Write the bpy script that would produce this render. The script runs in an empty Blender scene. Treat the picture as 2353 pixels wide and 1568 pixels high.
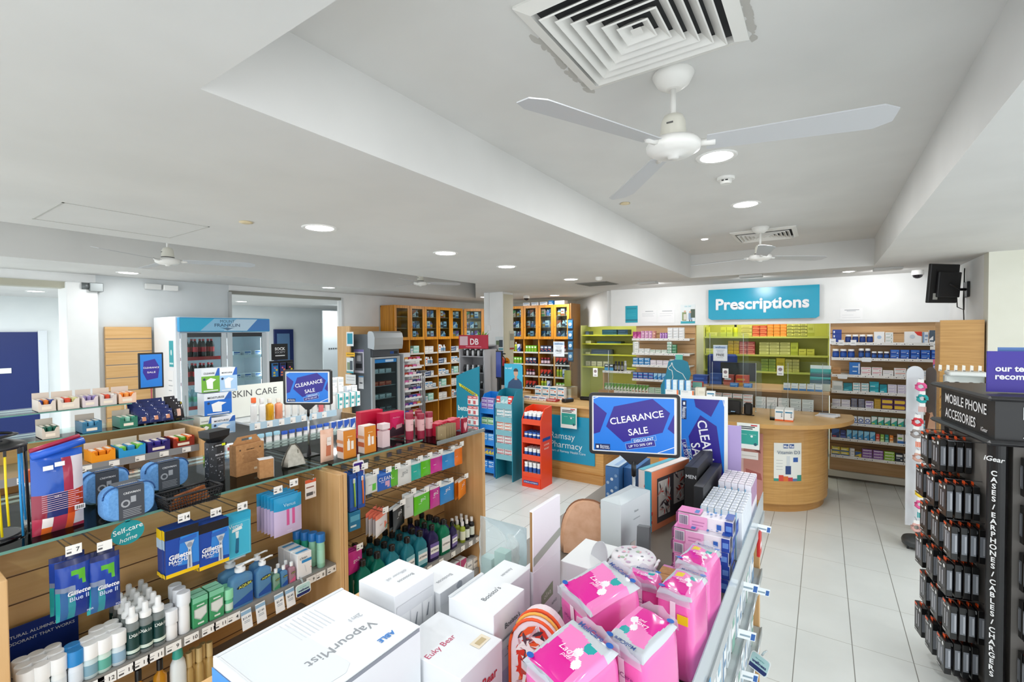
import bpy,math,random
from mathutils import Vector,Matrix
random.seed(7)
D=bpy.data
SC=bpy.context.scene
COL=SC.collection
PI=math.pi
EYE=2.01
F_PX,YAW,PITCH,ROLL=1067.71,0.590277,-0.0206343,-0.00767163
cy,sy=math.cos(YAW),math.sin(YAW)
VF=Vector((-sy*math.cos(PITCH),cy*math.cos(PITCH),math.sin(PITCH)))
r0=Vector((cy,sy,0))
u0=r0.cross(VF)
VR=r0*math.cos(ROLL)+u0*math.sin(ROLL)
VU=-r0*math.sin(ROLL)+u0*math.cos(ROLL)
cam=D.cameras.new('camera')
cam.sensor_width=36.0
cam.lens=F_PX/2353*36.0
cam.clip_start=0.02
cam_ob=D.objects.new('camera',cam)
cam_ob.matrix_world=Matrix(((VR.x,VU.x,-VF.x,0),(VR.y,VU.y,-VF.y,0),(VR.z,VU.z,-VF.z,EYE),(0,0,0,1)))
COL.objects.link(cam_ob)
SC.camera=cam_ob
w=D.worlds.new('world')
SC.world=w
w.use_nodes=True
w.node_tree.nodes['Background'].inputs[0].default_value=(0.93,0.97,1.0,1)
w.node_tree.nodes['Background'].inputs[1].default_value=1.8
SC.view_settings.view_transform='Standard'
SC.view_settings.look='None'
SC.view_settings.gamma=1
SC.view_settings.exposure=0.30
SC.view_settings.use_curve_mapping=False
SC.cycles.max_bounces=8
SC.cycles.transparent_max_bounces=24
SC.cycles.sample_clamp_indirect=4.0
SC.cycles.caustics_reflective=False
SC.cycles.caustics_refractive=False
try:
 SC.cycles.use_denoising=True
except Exception:
 pass
LAMP=9.0
def ray(px,py):
 return VF+VR*((px-1176.5)/F_PX)-VU*((py-784)/F_PX)
def PX(px,py,X):
 d=ray(px,py)
 return Vector((0,0,EYE))+d*(X/d.x)
def PY(px,py,Y):
 d=ray(px,py)
 return Vector((0,0,EYE))+d*(Y/d.y)
def PZ(px,py,Z):
 d=ray(px,py)
 return Vector((0,0,EYE))+d*((Z-EYE)/d.z)
def lin(h):
 h=h.lstrip('#')
 c=[int(h[i:i+2],16)/255 for i in(0,2,4)]
 return tuple((x/12.92 if x<=0.04045 else((x+0.055)/1.055)**2.4)for x in c)+(1,)
MATS={}
def mat(h,rough=0.45,metal=0.0,coat=0.0,emit=0.0):
 k=(h,rough,metal,coat,emit)
 if k in MATS:
  return MATS[k]
 m=D.materials.new('paint_'+h.lstrip('#'))
 m.use_nodes=True
 b=m.node_tree.nodes['Principled BSDF']
 b.inputs['Base Color'].default_value=lin(h)
 b.inputs['Roughness'].default_value=rough
 b.inputs['Metallic'].default_value=metal
 b.inputs['Coat Weight'].default_value=coat
 if emit:
  b.inputs['Emission Color'].default_value=lin(h)
  b.inputs['Emission Strength'].default_value=emit
 MATS[k]=m
 return m
def noisy(name,h1,h2,scale=(6,6,6),rough=0.5,bump=0.0,detail=3,lo=0.35,hi=0.65,coat=0.0):
 if name in MATS:
  return MATS[name]
 m=D.materials.new(name)
 m.use_nodes=True
 n=m.node_tree.nodes
 l=m.node_tree.links
 b=n['Principled BSDF']
 tc=n.new('ShaderNodeTexCoord')
 mp=n.new('ShaderNodeMapping')
 mp.inputs['Scale'].default_value=scale
 nt=n.new('ShaderNodeTexNoise')
 nt.inputs['Scale'].default_value=1.0
 nt.inputs['Detail'].default_value=detail
 cr=n.new('ShaderNodeValToRGB')
 cr.color_ramp.elements[0].position=lo
 cr.color_ramp.elements[1].position=hi
 cr.color_ramp.elements[0].color=lin(h1)
 cr.color_ramp.elements[1].color=lin(h2)
 l.new(tc.outputs['Object'],mp.inputs['Vector'])
 l.new(mp.outputs['Vector'],nt.inputs['Vector'])
 l.new(nt.outputs['Fac'],cr.inputs['Fac'])
 l.new(cr.outputs['Color'],b.inputs['Base Color'])
 b.inputs['Roughness'].default_value=rough
 b.inputs['Coat Weight'].default_value=coat
 if bump:
  bp=n.new('ShaderNodeBump')
  bp.inputs['Strength'].default_value=bump
  bp.inputs['Distance'].default_value=0.004
  l.new(nt.outputs['Fac'],bp.inputs['Height'])
  l.new(bp.outputs['Normal'],b.inputs['Normal'])
 MATS[name]=m
 return m
def clear(name,h,keep=0.9,rough=0.05,glossy=False):
 """thin clear sheet: mostly see-through with a tint, some mirror"""
 if name in MATS:
  return MATS[name]
 m=D.materials.new(name)
 m.use_nodes=True
 n=m.node_tree.nodes
 l=m.node_tree.links
 n.remove(n['Principled BSDF'])
 out=n['Material Output']
 t=n.new('ShaderNodeBsdfTransparent')
 t.inputs[0].default_value=lin(h)
 if glossy:
  p=n.new('ShaderNodeBsdfGlossy')
  p.inputs['Color'].default_value=(.9,.92,.92,1)
 else:
  p=n.new('ShaderNodeBsdfPrincipled')
  p.inputs['Base Color'].default_value=lin(h)
 p.inputs['Roughness'].default_value=rough
 mx=n.new('ShaderNodeMixShader')
 fr=n.new('ShaderNodeFresnel')
 fr.inputs['IOR'].default_value=1.16 if glossy else 1.3
 ad=n.new('ShaderNodeMath')
 ad.operation='ADD'
 ad.use_clamp=True
 ad.inputs[1].default_value=1-keep
 l.new(fr.outputs[0],ad.inputs[0])
 l.new(ad.outputs[0],mx.inputs[0])
 l.new(t.outputs[0],mx.inputs[1])
 l.new(p.outputs[0],mx.inputs[2])
 l.new(mx.outputs[0],out.inputs['Surface'])
 MATS[name]=m
 return m
WOOD=noisy('beech_laminate','cb9f69','d8b07d',(40,40,1.6),0.42,detail=4)
WOODX=noisy('beech_laminate_flat','c49a69','d3ab7c',(2.0,40,40),0.42,detail=4)
WOODY=noisy('beech_laminate_rows','d6a76b','e2b87f',(40,2.0,40),0.42,detail=4)
OAK=noisy('golden_oak','c07d22','d8952f',(30,30,2.0),0.38,detail=4)
OAKD=noisy('dark_oak','8a5a22','9c6a2c',(30,30,2.0),0.45,detail=4)
DESK=noisy('honey_desk','c0904f','d0a160',(3,3,60),0.38,detail=4)
DESKTOP=noisy('honey_desk_top','d3a86c','deb67c',(3,40,40),0.3,detail=4)
WALL=noisy('white_wall_paint','eef0f0','f3f5f5',(3,3,3),0.7)
CREAM=noisy('cream_wall_paint','e6e6d8','ebebde',(3,3,3),0.7)
CEIL=noisy('white_ceiling_paint','d5d5d3','dbdbd9',(2,2,2),0.85)
GLASS=clear('shelf_glass','eef8f5',keep=0.99,glossy=True)
GLASSEDGE=mat('64988d',0.2)
ACRYL=clear('acrylic_sheet','f6fafa',keep=0.995,glossy=True)
PLAST=clear('clear_film','eef4f6',keep=0.8,rough=0.12)
FRIDGEGLASS=clear('cooler_glass','e4f0f2',keep=0.985,glossy=True)
WHITE=mat('f2f3f5',0.4)
PAPER=mat('f4f4f2',0.7)
BLACK=mat('151517',0.4)
CHROME=mat('b9bcc0',0.25,1.0)
STEEL=mat('9a9da2',0.35,0.8)
GREYM=mat('77797e',0.45,0.3)
TXT={}
def text_mesh(s,bold=0.0,shear=0.0):
 k=(s,bold,shear)
 if k in TXT:
  return TXT[k]
 c=D.curves.new('lettering','FONT')
 c.body=s
 c.size=1.0
 c.offset=bold
 c.shear=shear
 c.resolution_u=3
 o=D.objects.new('lettering',c)
 me=o.to_mesh()
 vs=[v.co.copy()for v in me.vertices]
 fs=[tuple(p.vertices)for p in me.polygons]
 o.to_mesh_clear()
 D.objects.remove(o)
 D.curves.remove(c)
 if vs:
  x0=min(v.x for v in vs)
  x1=max(v.x for v in vs)
 else:
  x0=x1=0
 TXT[k]=(vs,fs,x0,x1)
 return TXT[k]
class M:
 def __init__(s):
  s.v,s.f,s.m,s.sm,s.mats=[],[],[],[],[]
 def mi(s,mt):
  if isinstance(mt,str):
   mt=mat(mt)
  if mt not in s.mats:
   s.mats.append(mt)
  return s.mats.index(mt)
 def add(s,vs,fs,mt,smooth=False):
  b=len(s.v)
  k=s.mi(mt)
  s.v+=[tuple(v)for v in vs]
  for f in fs:
   s.f.append(tuple(i+b for i in f))
   s.m.append(k)
   s.sm.append(smooth)
  return s
 def box(s,x0,x1,y0,y1,z0,z1,mt,b=0.0):
  lo=(min(x0,x1),min(y0,y1),min(z0,z1))
  hi=(max(x0,x1),max(y0,y1),max(z0,z1))
  c=Vector([(a+e)/2 for a,e in zip(lo,hi)])
  sg=[(i,j,k)for i in(0,1)for j in(0,1)for k in(0,1)]
  if b<=0:
   vs=[((lo,hi)[i][0],(lo,hi)[j][1],(lo,hi)[k][2])for i,j,k in sg]
   fs=[(0,1,3,2),(4,6,7,5),(0,4,5,1),(2,3,7,6),(0,2,6,4),(1,5,7,3)]
   return s.add(vs,fs,mt)
  b=min(b,0.45*min(h-l for l,h in zip(lo,hi)))
  vs,ix=[],{}
  for q in sg:
   for ax in range(3):
    p=[]
    for a in range(3):
     e=(lo,hi)[q[a]][a]
     p.append(e if a==ax else e+(b if q[a]==0 else-b))
    ix[q,ax]=len(vs)
    vs.append(tuple(p))
  fs=[]
  for ax in range(3):
   o=[a for a in range(3)if a!=ax]
   for e in(0,1):
    loop=[]
    for p,r in((0,0),(1,0),(1,1),(0,1)):
     q=[0,0,0]
     q[ax]=e
     q[o[0]]=p
     q[o[1]]=r
     loop.append(ix[tuple(q),ax])
    fs.append(loop)
   for p in(0,1):
    for r in(0,1):
     q0=[0,0,0]
     q0[o[0]]=p
     q0[o[1]]=r
     q1=list(q0)
     q1[ax]=1
     q0,q1=tuple(q0),tuple(q1)
     fs.append([ix[q0,o[0]],ix[q0,o[1]],ix[q1,o[1]],ix[q1,o[0]]])
  for q in sg:
   fs.append([ix[q,0],ix[q,1],ix[q,2]])
  out=[]
  for f in fs:
   P=[Vector(vs[i])for i in f]
   n=(P[1]-P[0]).cross(P[2]-P[0])
   m=sum(P,Vector())/len(P)
   out.append(tuple(f)if n.dot(m-c)>=0 else tuple(reversed(f)))
  return s.add(vs,out,mt)
 def prism(s,pts,z0,z1,mt,T=None,side=None):
  """polygon in local xy pushed from z0 to z1; T maps local to place"""
  n=len(pts)
  a=sum(pts[i][0]*pts[(i+1)%n][1]-pts[(i+1)%n][0]*pts[i][1]for i in range(n))
  if a<0:
   pts=pts[::-1]
  vs=[Vector((x,y,z0))for x,y in pts]+[Vector((x,y,z1))for x,y in pts]
  if T:
   vs=[T@v for v in vs]
  s.add(vs,[tuple(range(n-1,-1,-1)),tuple(range(n,2*n))],mt)
  return s.add(vs,[(i,(i+1)%n,(i+1)%n+n,i+n)for i in range(n)],side or mt)
 def lathe(s,prof,mt,n=16,c=(0,0,0),sx=1.0,sy_=1.0,cap=True,T=None,smooth=True):
  vs,fs=[],[]
  for r,z in prof:
   for i in range(n):
    a=2*PI*i/n
    v=Vector((c[0]+r*sx*math.cos(a),c[1]+r*sy_*math.sin(a),c[2]+z))
    vs.append(T@v if T else v)
  for j in range(len(prof)-1):
   for i in range(n):
    k=(i+1)%n
    fs.append((j*n+i,j*n+k,(j+1)*n+k,(j+1)*n+i))
  s.add(vs,fs,mt,smooth)
  if cap:
   e=(len(prof)-1)*n
   s.add(vs,[tuple(range(n-1,-1,-1)),tuple(range(e,e+n))],mt)
  return s
 def tube(s,path,r,mt,n=6):
  P=[Vector(p)for p in path]
  vs,fs=[],[]
  for i,p in enumerate(P):
   t=(P[min(i+1,len(P)-1)]-P[max(i-1,0)]).normalized()
   a=t.cross(Vector((0,0,1))if abs(t.z)<0.9 else Vector((1,0,0))).normalized()
   b=t.cross(a)
   for k in range(n):
    g=2*PI*k/n
    vs.append(p+a*(r*math.cos(g))+b*(r*math.sin(g)))
  for j in range(len(P)-1):
   for k in range(n):
    q=(k+1)%n
    fs.append((j*n+k,j*n+q,(j+1)*n+q,(j+1)*n+k))
  e=(len(P)-1)*n
  fs+=[tuple(range(n-1,-1,-1)),tuple(range(e,e+n))]
  return s.add(vs,fs,mt,True)
 def poly(s,pts,mt):
  return s.add(pts,[tuple(range(len(pts)))],mt)
 def text(s,t,size,pos,u,v,mt,bold=0.0,align='c',shear=0.0,fit=None,ext=0.0):
  """flat lettering; u, v: unit reading direction and up; size: letter height unit; fit: width to fill"""
  vs,fs,x0,x1=text_mesh(t,bold,shear)
  if not vs:
   return s
  u,v,pos=Vector(u),Vector(v),Vector(pos)
  kx=size
  if fit:
   kx=fit/max(1e-6,x1-x0)
   if size is None:
    size=kx
  off={'c':(x0+x1)/2,'l':x0,'r':x1}[align]
  pts=[pos+u*((q.x-off)*kx)+v*((q.y-0.36)*size)for q in vs]
  if ext:
   nn=u.cross(v)*ext
   s.add([p-nn for p in pts],fs,mt)
   b=len(pts)
   ed={}
   for f in fs:
    for i in range(len(f)):
     e=(f[i],f[(i+1)%len(f)])
     ed[e]=1
   sides=[(a,bb,bb+b,a+b)for(a,bb)in ed if(bb,a)not in ed]
   s.add([p-nn for p in pts]+pts,sides,mt)
  return s.add(pts,fs,mt)
 def mesh(s,name,off=None):
  me=D.meshes.new(name)
  o=off or Vector((0,0,0))
  me.from_pydata([(v[0]-o[0],v[1]-o[1],v[2]-o[2])for v in s.v],[],s.f)
  for mt in s.mats:
   me.materials.append(mt)
  me.polygons.foreach_set('material_index',s.m)
  me.polygons.foreach_set('use_smooth',s.sm)
  me.update()
  return me
def rrect(w_,h_,r,n=4,cx=0,cy_=0):
 out=[]
 for qx,qy,a0 in((1,1,0),(-1,1,90),(-1,-1,180),(1,-1,270)):
  for i in range(n+1):
   a=math.radians(a0+90*i/n)
   out.append((cx+qx*(w_/2-r)+r*math.cos(a),cy_+qy*(h_/2-r)+r*math.sin(a)))
 return out
def frame_T(pos,u,v):
 """matrix whose local x is u, local y is v, local z is u x v"""
 u,v=Vector(u).normalized(),Vector(v).normalized()
 n=u.cross(v)
 return Matrix(((u.x,v.x,n.x,pos[0]),(u.y,v.y,n.y,pos[1]),(u.z,v.z,n.z,pos[2]),(0,0,0,1)))
LABELS={}
DUPES=[]
def tag(o,label,cat,group=None):
 o['label']=label
 o['category']=cat
 if group:
  o['group']=group
 k=label.lower()
 if k in LABELS and LABELS[k]!=(group or o.name):
  DUPES.append(label)
 elif k in LABELS and not group:
  DUPES.append(label)
 LABELS[k]=group or o.name
 if not 4<=len(label.split())<=16:
  print('LABEL LENGTH',len(label.split()),label)
 return o
def thing(name,label,cat,loc=(0,0,0),rz=0.0,group=None,rot=None):
 o=D.objects.new(name,None)
 o.empty_display_size=0.05
 COL.objects.link(o)
 o.location=loc
 o.rotation_euler=rot or(0,0,rz)
 return tag(o,label,cat,group)
def part(name,m,parent,label=None,world=True):
 """m in world coordinates (parent unrotated) or, world=False, in the parent's own"""
 off=None
 if world:
  off=Vector((0,0,0))
  p=parent
  while p is not None:
   off=off+Vector(p.location)
   p=p.parent
 o=D.objects.new(name,m.mesh(name,off)if isinstance(m,M)else m)
 COL.objects.link(o)
 o.parent=parent
 if label:
  o['label']=label
 return o
def solo(name,label,cat,m,loc=(0,0,0),rz=0.0,group=None,rot=None,world=False):
 o=D.objects.new(name,m.mesh(name,Vector(loc)if world else None)if isinstance(m,M)else m)
 COL.objects.link(o)
 o.location=loc
 o.rotation_euler=rot or(0,0,rz)
 return tag(o,label,cat,group)
def struct(name,m):
 o=D.objects.new(name,m.mesh(name)if isinstance(m,M)else m)
 COL.objects.link(o)
 o['kind']='structure'
 return o
class Kind:
 """a product built once; put() links a copy of it and of each of its parts"""
 def __init__(s,name,cat,size,*parts):
  s.name,s.cat,s.size=name,cat,size
  s.parts=[(n,m.mesh(n)if isinstance(m,M)else m,up)for n,m,up in parts]
 def put(s,label,loc,rz=0.0,group=None,rot=None,name=None):
  if len(s.parts)==1:
   o=D.objects.new(name or s.name,s.parts[0][1])
   COL.objects.link(o)
   o.location=loc
   o.rotation_euler=rot or(0,0,rz)
   return tag(o,label,s.cat,group)
  root=thing(name or s.name,label,s.cat,loc,rz,group,rot)
  made=[]
  for n,me,up in s.parts:
   o=D.objects.new(n,me)
   COL.objects.link(o)
   o.parent=root if up is None else made[up]
   made.append(o)
  return root
ORD=('first second third fourth fifth sixth seventh eighth ninth tenth eleventh twelfth thirteenth fourteenth fifteenth sixteenth ' 'seventeenth eighteenth nineteenth twentieth twenty-first twenty-second twenty-third twenty-fourth twenty-fifth twenty-sixth ' 'twenty-seventh twenty-eighth twenty-ninth thirtieth thirty-first thirty-second thirty-third thirty-fourth thirty-fifth ' 'thirty-sixth thirty-seventh thirty-eighth thirty-ninth fortieth').split()
def facef(w_,d,h,face):
 e=0.0005
 return{'f':(Vector((-w_/2,-d/2-e,0)),Vector((w_,0,0)),Vector((0,0,h)),Vector((0,-1,0))),'r':(Vector((w_/2+e,-d/2,0)),Vector((0,d,0)),Vector((0,0,h)),Vector((1,0,0))),'l':(Vector((-w_/2-e,d/2,0)),Vector((0,-d,0)),Vector((0,0,h)),Vector((-1,0,0))),'k':(Vector((w_/2,d/2+e,0)),Vector((-w_,0,0)),Vector((0,0,h)),Vector((0,1,0))),'t':(Vector((-w_/2,-d/2,h+e)),Vector((w_,0,0)),Vector((0,d,0)),Vector((0,0,1))),}[face]
def deco(m,w_,d,h,marks):
 """marks: (face, u0, v0, u1, v1, colour) patches, (face, 'T', text, u, v, height m, colour, bold[, turn]) lettering, (face, 'P', [(u, v)..], colour)"""
 for i,k in enumerate(marks):
  o,U,V,n=facef(w_,d,h,k[0])
  o=o+n*(0.0003*i)
  if k[1]=='T':
   t,u,v,sz,col,bold=k[2:8]
   turn=k[8]if len(k)>8 else 0
   uu,vv=U.normalized(),V.normalized()
   if turn==90:
    uu,vv=vv,-uu
   elif turn==180:
    uu,vv=-uu,-vv
   elif turn==270:
    uu,vv=-vv,uu
   m.text(t,sz,o+U*u+V*v,uu,vv,col,bold)
  elif k[1]=='P':
   m.poly([o+U*a+V*b for a,b in k[2]],k[3])
  elif k[1]=='O':
   u,v,r,col=k[2:6]
   uu,vv=U.normalized(),V.normalized()
   c=o+U*u+V*v
   m.poly([c+uu*(r*math.cos(2*PI*j/14))+vv*(r*math.sin(2*PI*j/14))for j in range(14)],col)
  else:
   a,b,c,e,col=k[1:6]
   m.poly([o+U*a+V*b,o+U*c+V*b,o+U*c+V*e,o+U*a+V*e],col)
 return m
CART={}
def carton(w_,d,h,base,marks=(),name='medicine_box',cat='box',rough=0.4,b=0.0015):
 k=(w_,d,h,base,repr(marks),name)
 if k not in CART:
  m=M()
  m.box(-w_/2,w_/2,-d/2,d/2,0,h,mat(base,rough),b)
  deco(m,w_,d,h,marks)
  CART[k]=Kind(name,cat,(w_,d,h),(name,m,None))
 return CART[k]
def plain(w_,d,h,base,acc,acc2=None,style=0,name='medicine_box'):
 """a small carton with a coloured band, a title bar and a side stripe"""
 acc2=acc2 or acc
 if style==0:
  mk=(('f',0,0,1,.3,acc),('f',.1,.5,.75,.68,acc2),('t',.1,.3,.8,.7,acc))
 elif style==1:
  mk=(('f',0,0,.28,1,acc),('f',.38,.55,.92,.75,acc2),('f',.38,.25,.8,.35,acc2),('t',0,0,.28,1,acc))
 elif style==2:
  mk=(('f','P',[(0,.3),(1,.75),(1,1),(0,1)],acc),('f',.1,.1,.6,.22,acc2),('r',.1,.4,.9,1,acc))
 else:
  mk=(('f',.08,.62,.92,.86,acc),('f',.08,.4,.6,.48,acc2),('f','O',.78,.25,min(w_,h)*.13,acc2))
 return carton(w_,d,h,base,mk,name)
def bottle(h,r,body,cap,band=None,name='pill_bottle',neck=.45,caph=.2,n=12,split=False,flat=1.0,bodymat=None,cat='bottle'):
 k=('b',h,r,body,cap,band,name,neck,caph,n,split,flat,str(bodymat))
 if k in CART:
  return CART[k]
 bm=bodymat or mat(body,0.3)
 z1=h*(1-caph)
 a=M()
 a.lathe([(r*.9,0),(r,h*.02),(r,z1*.82),(r*.93,z1*.89),(r*neck,z1*.96),(r*neck,z1)],bm,n,sy_=flat)
 c=M()
 cr=max(r*neck*1.18,r*.3)
 c.lathe([(cr,z1),(cr,h*.985),(cr*.92,h)],mat(cap,0.35),n,sy_=flat if neck>.8 else 1)
 lb=M()
 if band:
  lb.lathe([(r*1.012,z1*.18),(r*1.012,z1*.7)],mat(band,0.4),n,sy_=flat*1.0,cap=False)
 if split:
  parts=[('body',a,None),('cap',c,None)]
  if band:
   parts.append(('label',lb,None))
 else:
  for q in(c,lb):
   if q.v:
    for mt in q.mats:
     a.mi(mt)
    off=len(a.v)
    a.v+=q.v
    a.f+=[tuple(i+off for i in f)for f in q.f]
    a.m+=[a.mi(q.mats[i])for i in q.m]
    a.sm+=q.sm
  parts=[(name,a,None)]
 CART[k]=Kind(name,cat,(2*r,2*r*flat,h),*parts)
 return CART[k]
NOUNS={'box':'medicine_box','carton':'medicine_carton','pack':'medicine_pack','packet':'medicine_packet','item':'shelf_item','tub':'plastic_tub','bin':'storage_bin','tray':'file_tray','bottle':'bottle','jar':'vitamin_jar','tube':'skin_care_tube'}
def row(items,start,rz,where,gap=0.004,jit=1.5,group=None,count0=0):
 """items: (kind, how many side by side, description[, stacked how high[, rows deep]]); start: front end of the row seen from its front"""
 s=0.0
 c,q=math.cos(rz),math.sin(rz)
 i=count0
 for it in items:
  if it[0]is None:
   s+=it[1]
   continue
  kd,n,desc=it[0],it[1],it[2]
  noun=next((q for q in desc.split()if q in NOUNS),None)
  up=it[3]if len(it)>3 else 1
  w_,d,h=kd.size
  for j in range(n):
   x,y=s+w_/2,d/2
   for k in range(up):
    jr=math.radians(random.uniform(-jit,jit))
    loc=(start[0]+c*x-q*y,start[1]+q*x+c*y,start[2]+h*k+0.0004*(k+1))
    lab=f'{desc}, {ORD[i]} along {where}' if up==1 else f'{desc}, {ORD[k]} up, {ORD[i]} along {where}'
    o_=kd.put(lab,loc,rz+jr,group or f'goods on {where}',name=next((q+'_box' for q in('flat','tall','dressing','low')if noun=='box' and q in desc),NOUNS.get(noun))if kd.name=='medicine_box' else None)
    if noun:
     o_['category']=noun
   s+=w_+gap+(0.006 if jit else 0)
   i+=1
 return s
#  the setting
def floor_mat():
 m=D.materials.new('white_floor_tiles')
 m.use_nodes=True
 n=m.node_tree.nodes
 l=m.node_tree.links
 b=n['Principled BSDF']
 tc=n.new('ShaderNodeTexCoord')
 sp=n.new('ShaderNodeSeparateXYZ')
 l.new(tc.outputs['Object'],sp.inputs[0])
 def line(sock,off,step,half):
  a=n.new('ShaderNodeMath');a.operation='ADD';a.inputs[1].default_value=off
  l.new(sock,a.inputs[0])
  p=n.new('ShaderNodeMath');p.operation='PINGPONG';p.inputs[1].default_value=step/2
  l.new(a.outputs[0],p.inputs[0])
  c=n.new('ShaderNodeMath');c.operation='LESS_THAN';c.inputs[1].default_value=half
  l.new(p.outputs[0],c.inputs[0])
  return c.outputs[0]
 gx=line(sp.outputs[0],0.137+0.2995*60,0.2995,0.0024)
 gy=line(sp.outputs[1],-3.616+0.611*20,0.611,0.0017)
 nt=n.new('ShaderNodeTexNoise')
 nt.inputs['Scale'].default_value=2.5
 nt.inputs['Detail'].default_value=4
 l.new(tc.outputs['Object'],nt.inputs['Vector'])
 cr=n.new('ShaderNodeValToRGB')
 cr.color_ramp.elements[0].position=.3
 cr.color_ramp.elements[1].position=.7
 cr.color_ramp.elements[0].color=lin('dbe0de')
 cr.color_ramp.elements[1].color=lin('e3e8e6')
 l.new(nt.outputs['Fac'],cr.inputs['Fac'])
 m1=n.new('ShaderNodeMix');m1.data_type='RGBA'
 l.new(gy,m1.inputs[0]);l.new(cr.outputs['Color'],m1.inputs[6]);m1.inputs[7].default_value=lin('a9aaa2')
 m2=n.new('ShaderNodeMix');m2.data_type='RGBA'
 l.new(gx,m2.inputs[0]);l.new(m1.outputs[2],m2.inputs[6]);m2.inputs[7].default_value=lin('80817b')
 l.new(m2.outputs[2],b.inputs['Base Color'])
 b.inputs['Roughness'].default_value=0.28
 return m
struct('floor',M().box(-14,4.5,-3,13,-0.06,0,floor_mat()))
ZS,ZC=2.70,3.00
AX0,AX1,AY0,AY1=-1.462,0.46,0.613,6.45
BX0,BX1,BY0,BY1=-5.95,-4.14,-1.6,5.32
c=M()
for x0,x1,y0,y1 in((-7.14,BX0,-2.2,9.9),(BX0,BX1,-2.2,BY0),(BX1,AX0,-2.2,9.9),(AX0,AX1,-2.2,AY0),(AX0,AX1,AY1,9.9),(AX1,4.0,-2.2,9.9)):
 c.box(x0,x1,y0,y1,ZS,ZC+.02,CEIL)
c.prism([(BX1,5.25),(BX1,9.9),(BX0,9.9),(BX0,7.55)],ZS,ZC+.02,CEIL)
struct('ceiling',c)
struct('ceiling_raised',M().box(-7.0,4.0,-2.2,9.9,ZC,ZC+.08,CEIL))
struct('ceiling_corridor',M().box(-13,-7.145,-2.2,12,2.62,2.72,CEIL))
wl=M()
wl.box(-7.12,-7.0,1.80,3.25,0,2.699,noisy('grey_wall_paint','d3d9db','dadfe1',(3,3,3),.7))  # grey shade on this wall stretch is put into its paint colour
wl.box(-7.12,-7.0,5.10,9.74,0,2.699,WALL)
wl.box(-7.12,-7.0,-2.2,1.80,2.60,2.699,WALL)
wl.box(-7.12,-7.0,3.25,5.10,2.62,2.699,WALL)
struct('wall_left',wl)
struct('wall_pier',M().box(-7.25,-6.93,1.53,1.80,0,2.60,WALL,.008))
tr=M()
tr.box(-7.16,-6.98,-2.2,1.55,2.53,2.60,mat('b5b3a2',.5))
struct('trim_1',tr)
tr=M()
tr.box(-7.1,-6.98,3.25,5.12,2.575,2.62,mat('8d8d84',.5))
tr.box(-7.05,-6.97,3.235,3.275,0,2.6,mat('b9bcbc',.5))
tr.box(-7.05,-6.97,5.08,5.12,0,2.62,mat('d8dcdd',.5))
struct('trim_2',tr)
struct('wall_corridor',M().box(-10.7,-10.55,-2.2,12,0,2.62,noisy('corridor_paint','dde4e6','e3e9ea',(2,2,2),.6)))
struct('wall_end',M().box(-10.6,-7.1,9.9,10.0,0,2.62,WALL))
dr=M()
dr.box(-10.56,-10.50,.95,1.965,0,2.06,mat('0d2463',.5))
dr.box(-10.56,-10.48,1.965,2.07,0,2.08,mat('d3dadf',.5))
dr.box(-10.505,-10.485,1.15,1.66,1.42,1.50,mat('dfe8ea',.4))
struct('door_1',dr)
dr=M()
dr.box(-10.56,-10.49,5.85,6.30,0,2.10,mat('13275f',.5))
dr.box(-10.50,-10.48,5.9,6.2,.9,2.0,mat('5d7fa5',.2))
struct('door_2',dr)
fp=M()
fp.box(-9.2,-9.17,6.2,7.62,.05,2.5,mat('cfd8dc',.35))
fp.box(-9.21,-9.16,6.87,6.90,0,2.5,mat('b7c0c4',.35))
fp.box(-9.21,-9.16,6.2,7.62,0,.05,mat('b7c0c4',.35))
for k in range(9):
 fp.box(-9.166,-9.164,6.33+k*.055,6.33+k*.055+.038,1.64,1.67,mat('54595c',.5))
struct('window_1',fp)
wb=M()
wb.box(-3.02,1.25,7.56,7.70,2.085,2.7,WALL)
struct('wall_back',wb)
wb=M()
wb.box(-2.60,-1.66,7.62,7.70,0,2.085,WOODX)
wb2=M().box(.08,1.245,7.62,7.70,0,2.085,WOODX)
for k in range(12):
 z=.30+k*.165
 wb.box(-2.6,-1.66,7.612,7.621,z,z+.006,mat('7c5630',.6))
 wb2.box(.08,1.245,7.612,7.621,z,z+.006,mat('7c5630',.6))
struct('wall_back_left',wb)
struct('wall_back_right',wb2)
struct('baseboard_back',M().box(.06,1.25,7.57,7.62,.03,.11,mat('d9d7cc',.5)).box(.06,1.25,7.60,7.62,0,.03,mat('6f685c',.6)))
wd=M()
a,b=Vector((-3.02,7.63,0)),Vector((-4.62,9.75,0))
wd.prism([(a.x,a.y),(b.x,b.y),(b.x-.1,b.y-.02),(a.x-.1,a.y)],2.09,2.7,WALL)
wd.box(-5.2,-4.45,9.7,9.85,0,2.7,WALL)
struct('wall_angled',wd)
LIME=noisy('lime_paint','c6c65c','cfce6a',(3,3,3),.5)
LIMEL=mat('dbe08a',.5)
wi=M()
wi.box(-4.05,-1.81,9.1,9.2,0,2.3,LIME)
struct('wall_dispensary_left',wi)
wi=M()
wi.box(-1.80,-1.72,7.7,9.2,0,2.7,mat('d8d9c4',.5))
struct('wall_dispensary_side',wi)
wi=M()
wi.box(-1.715,.085,8.9,9.0,0,2.7,LIME)
struct('wall_dispensary',wi)
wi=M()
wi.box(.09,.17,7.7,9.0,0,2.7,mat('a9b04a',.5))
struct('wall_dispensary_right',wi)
wr=M()
wr.box(1.25,1.40,6.10,7.70,0,2.7,WALL)
struct('wall_right',wr)
struct('wall_cream',M().box(1.25,4.0,5.95,6.10,0,2.7,CREAM))
wc=M()
wc.box(-5.02,-4.61,6.6,6.92,0,2.7,WALL,.006)
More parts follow.
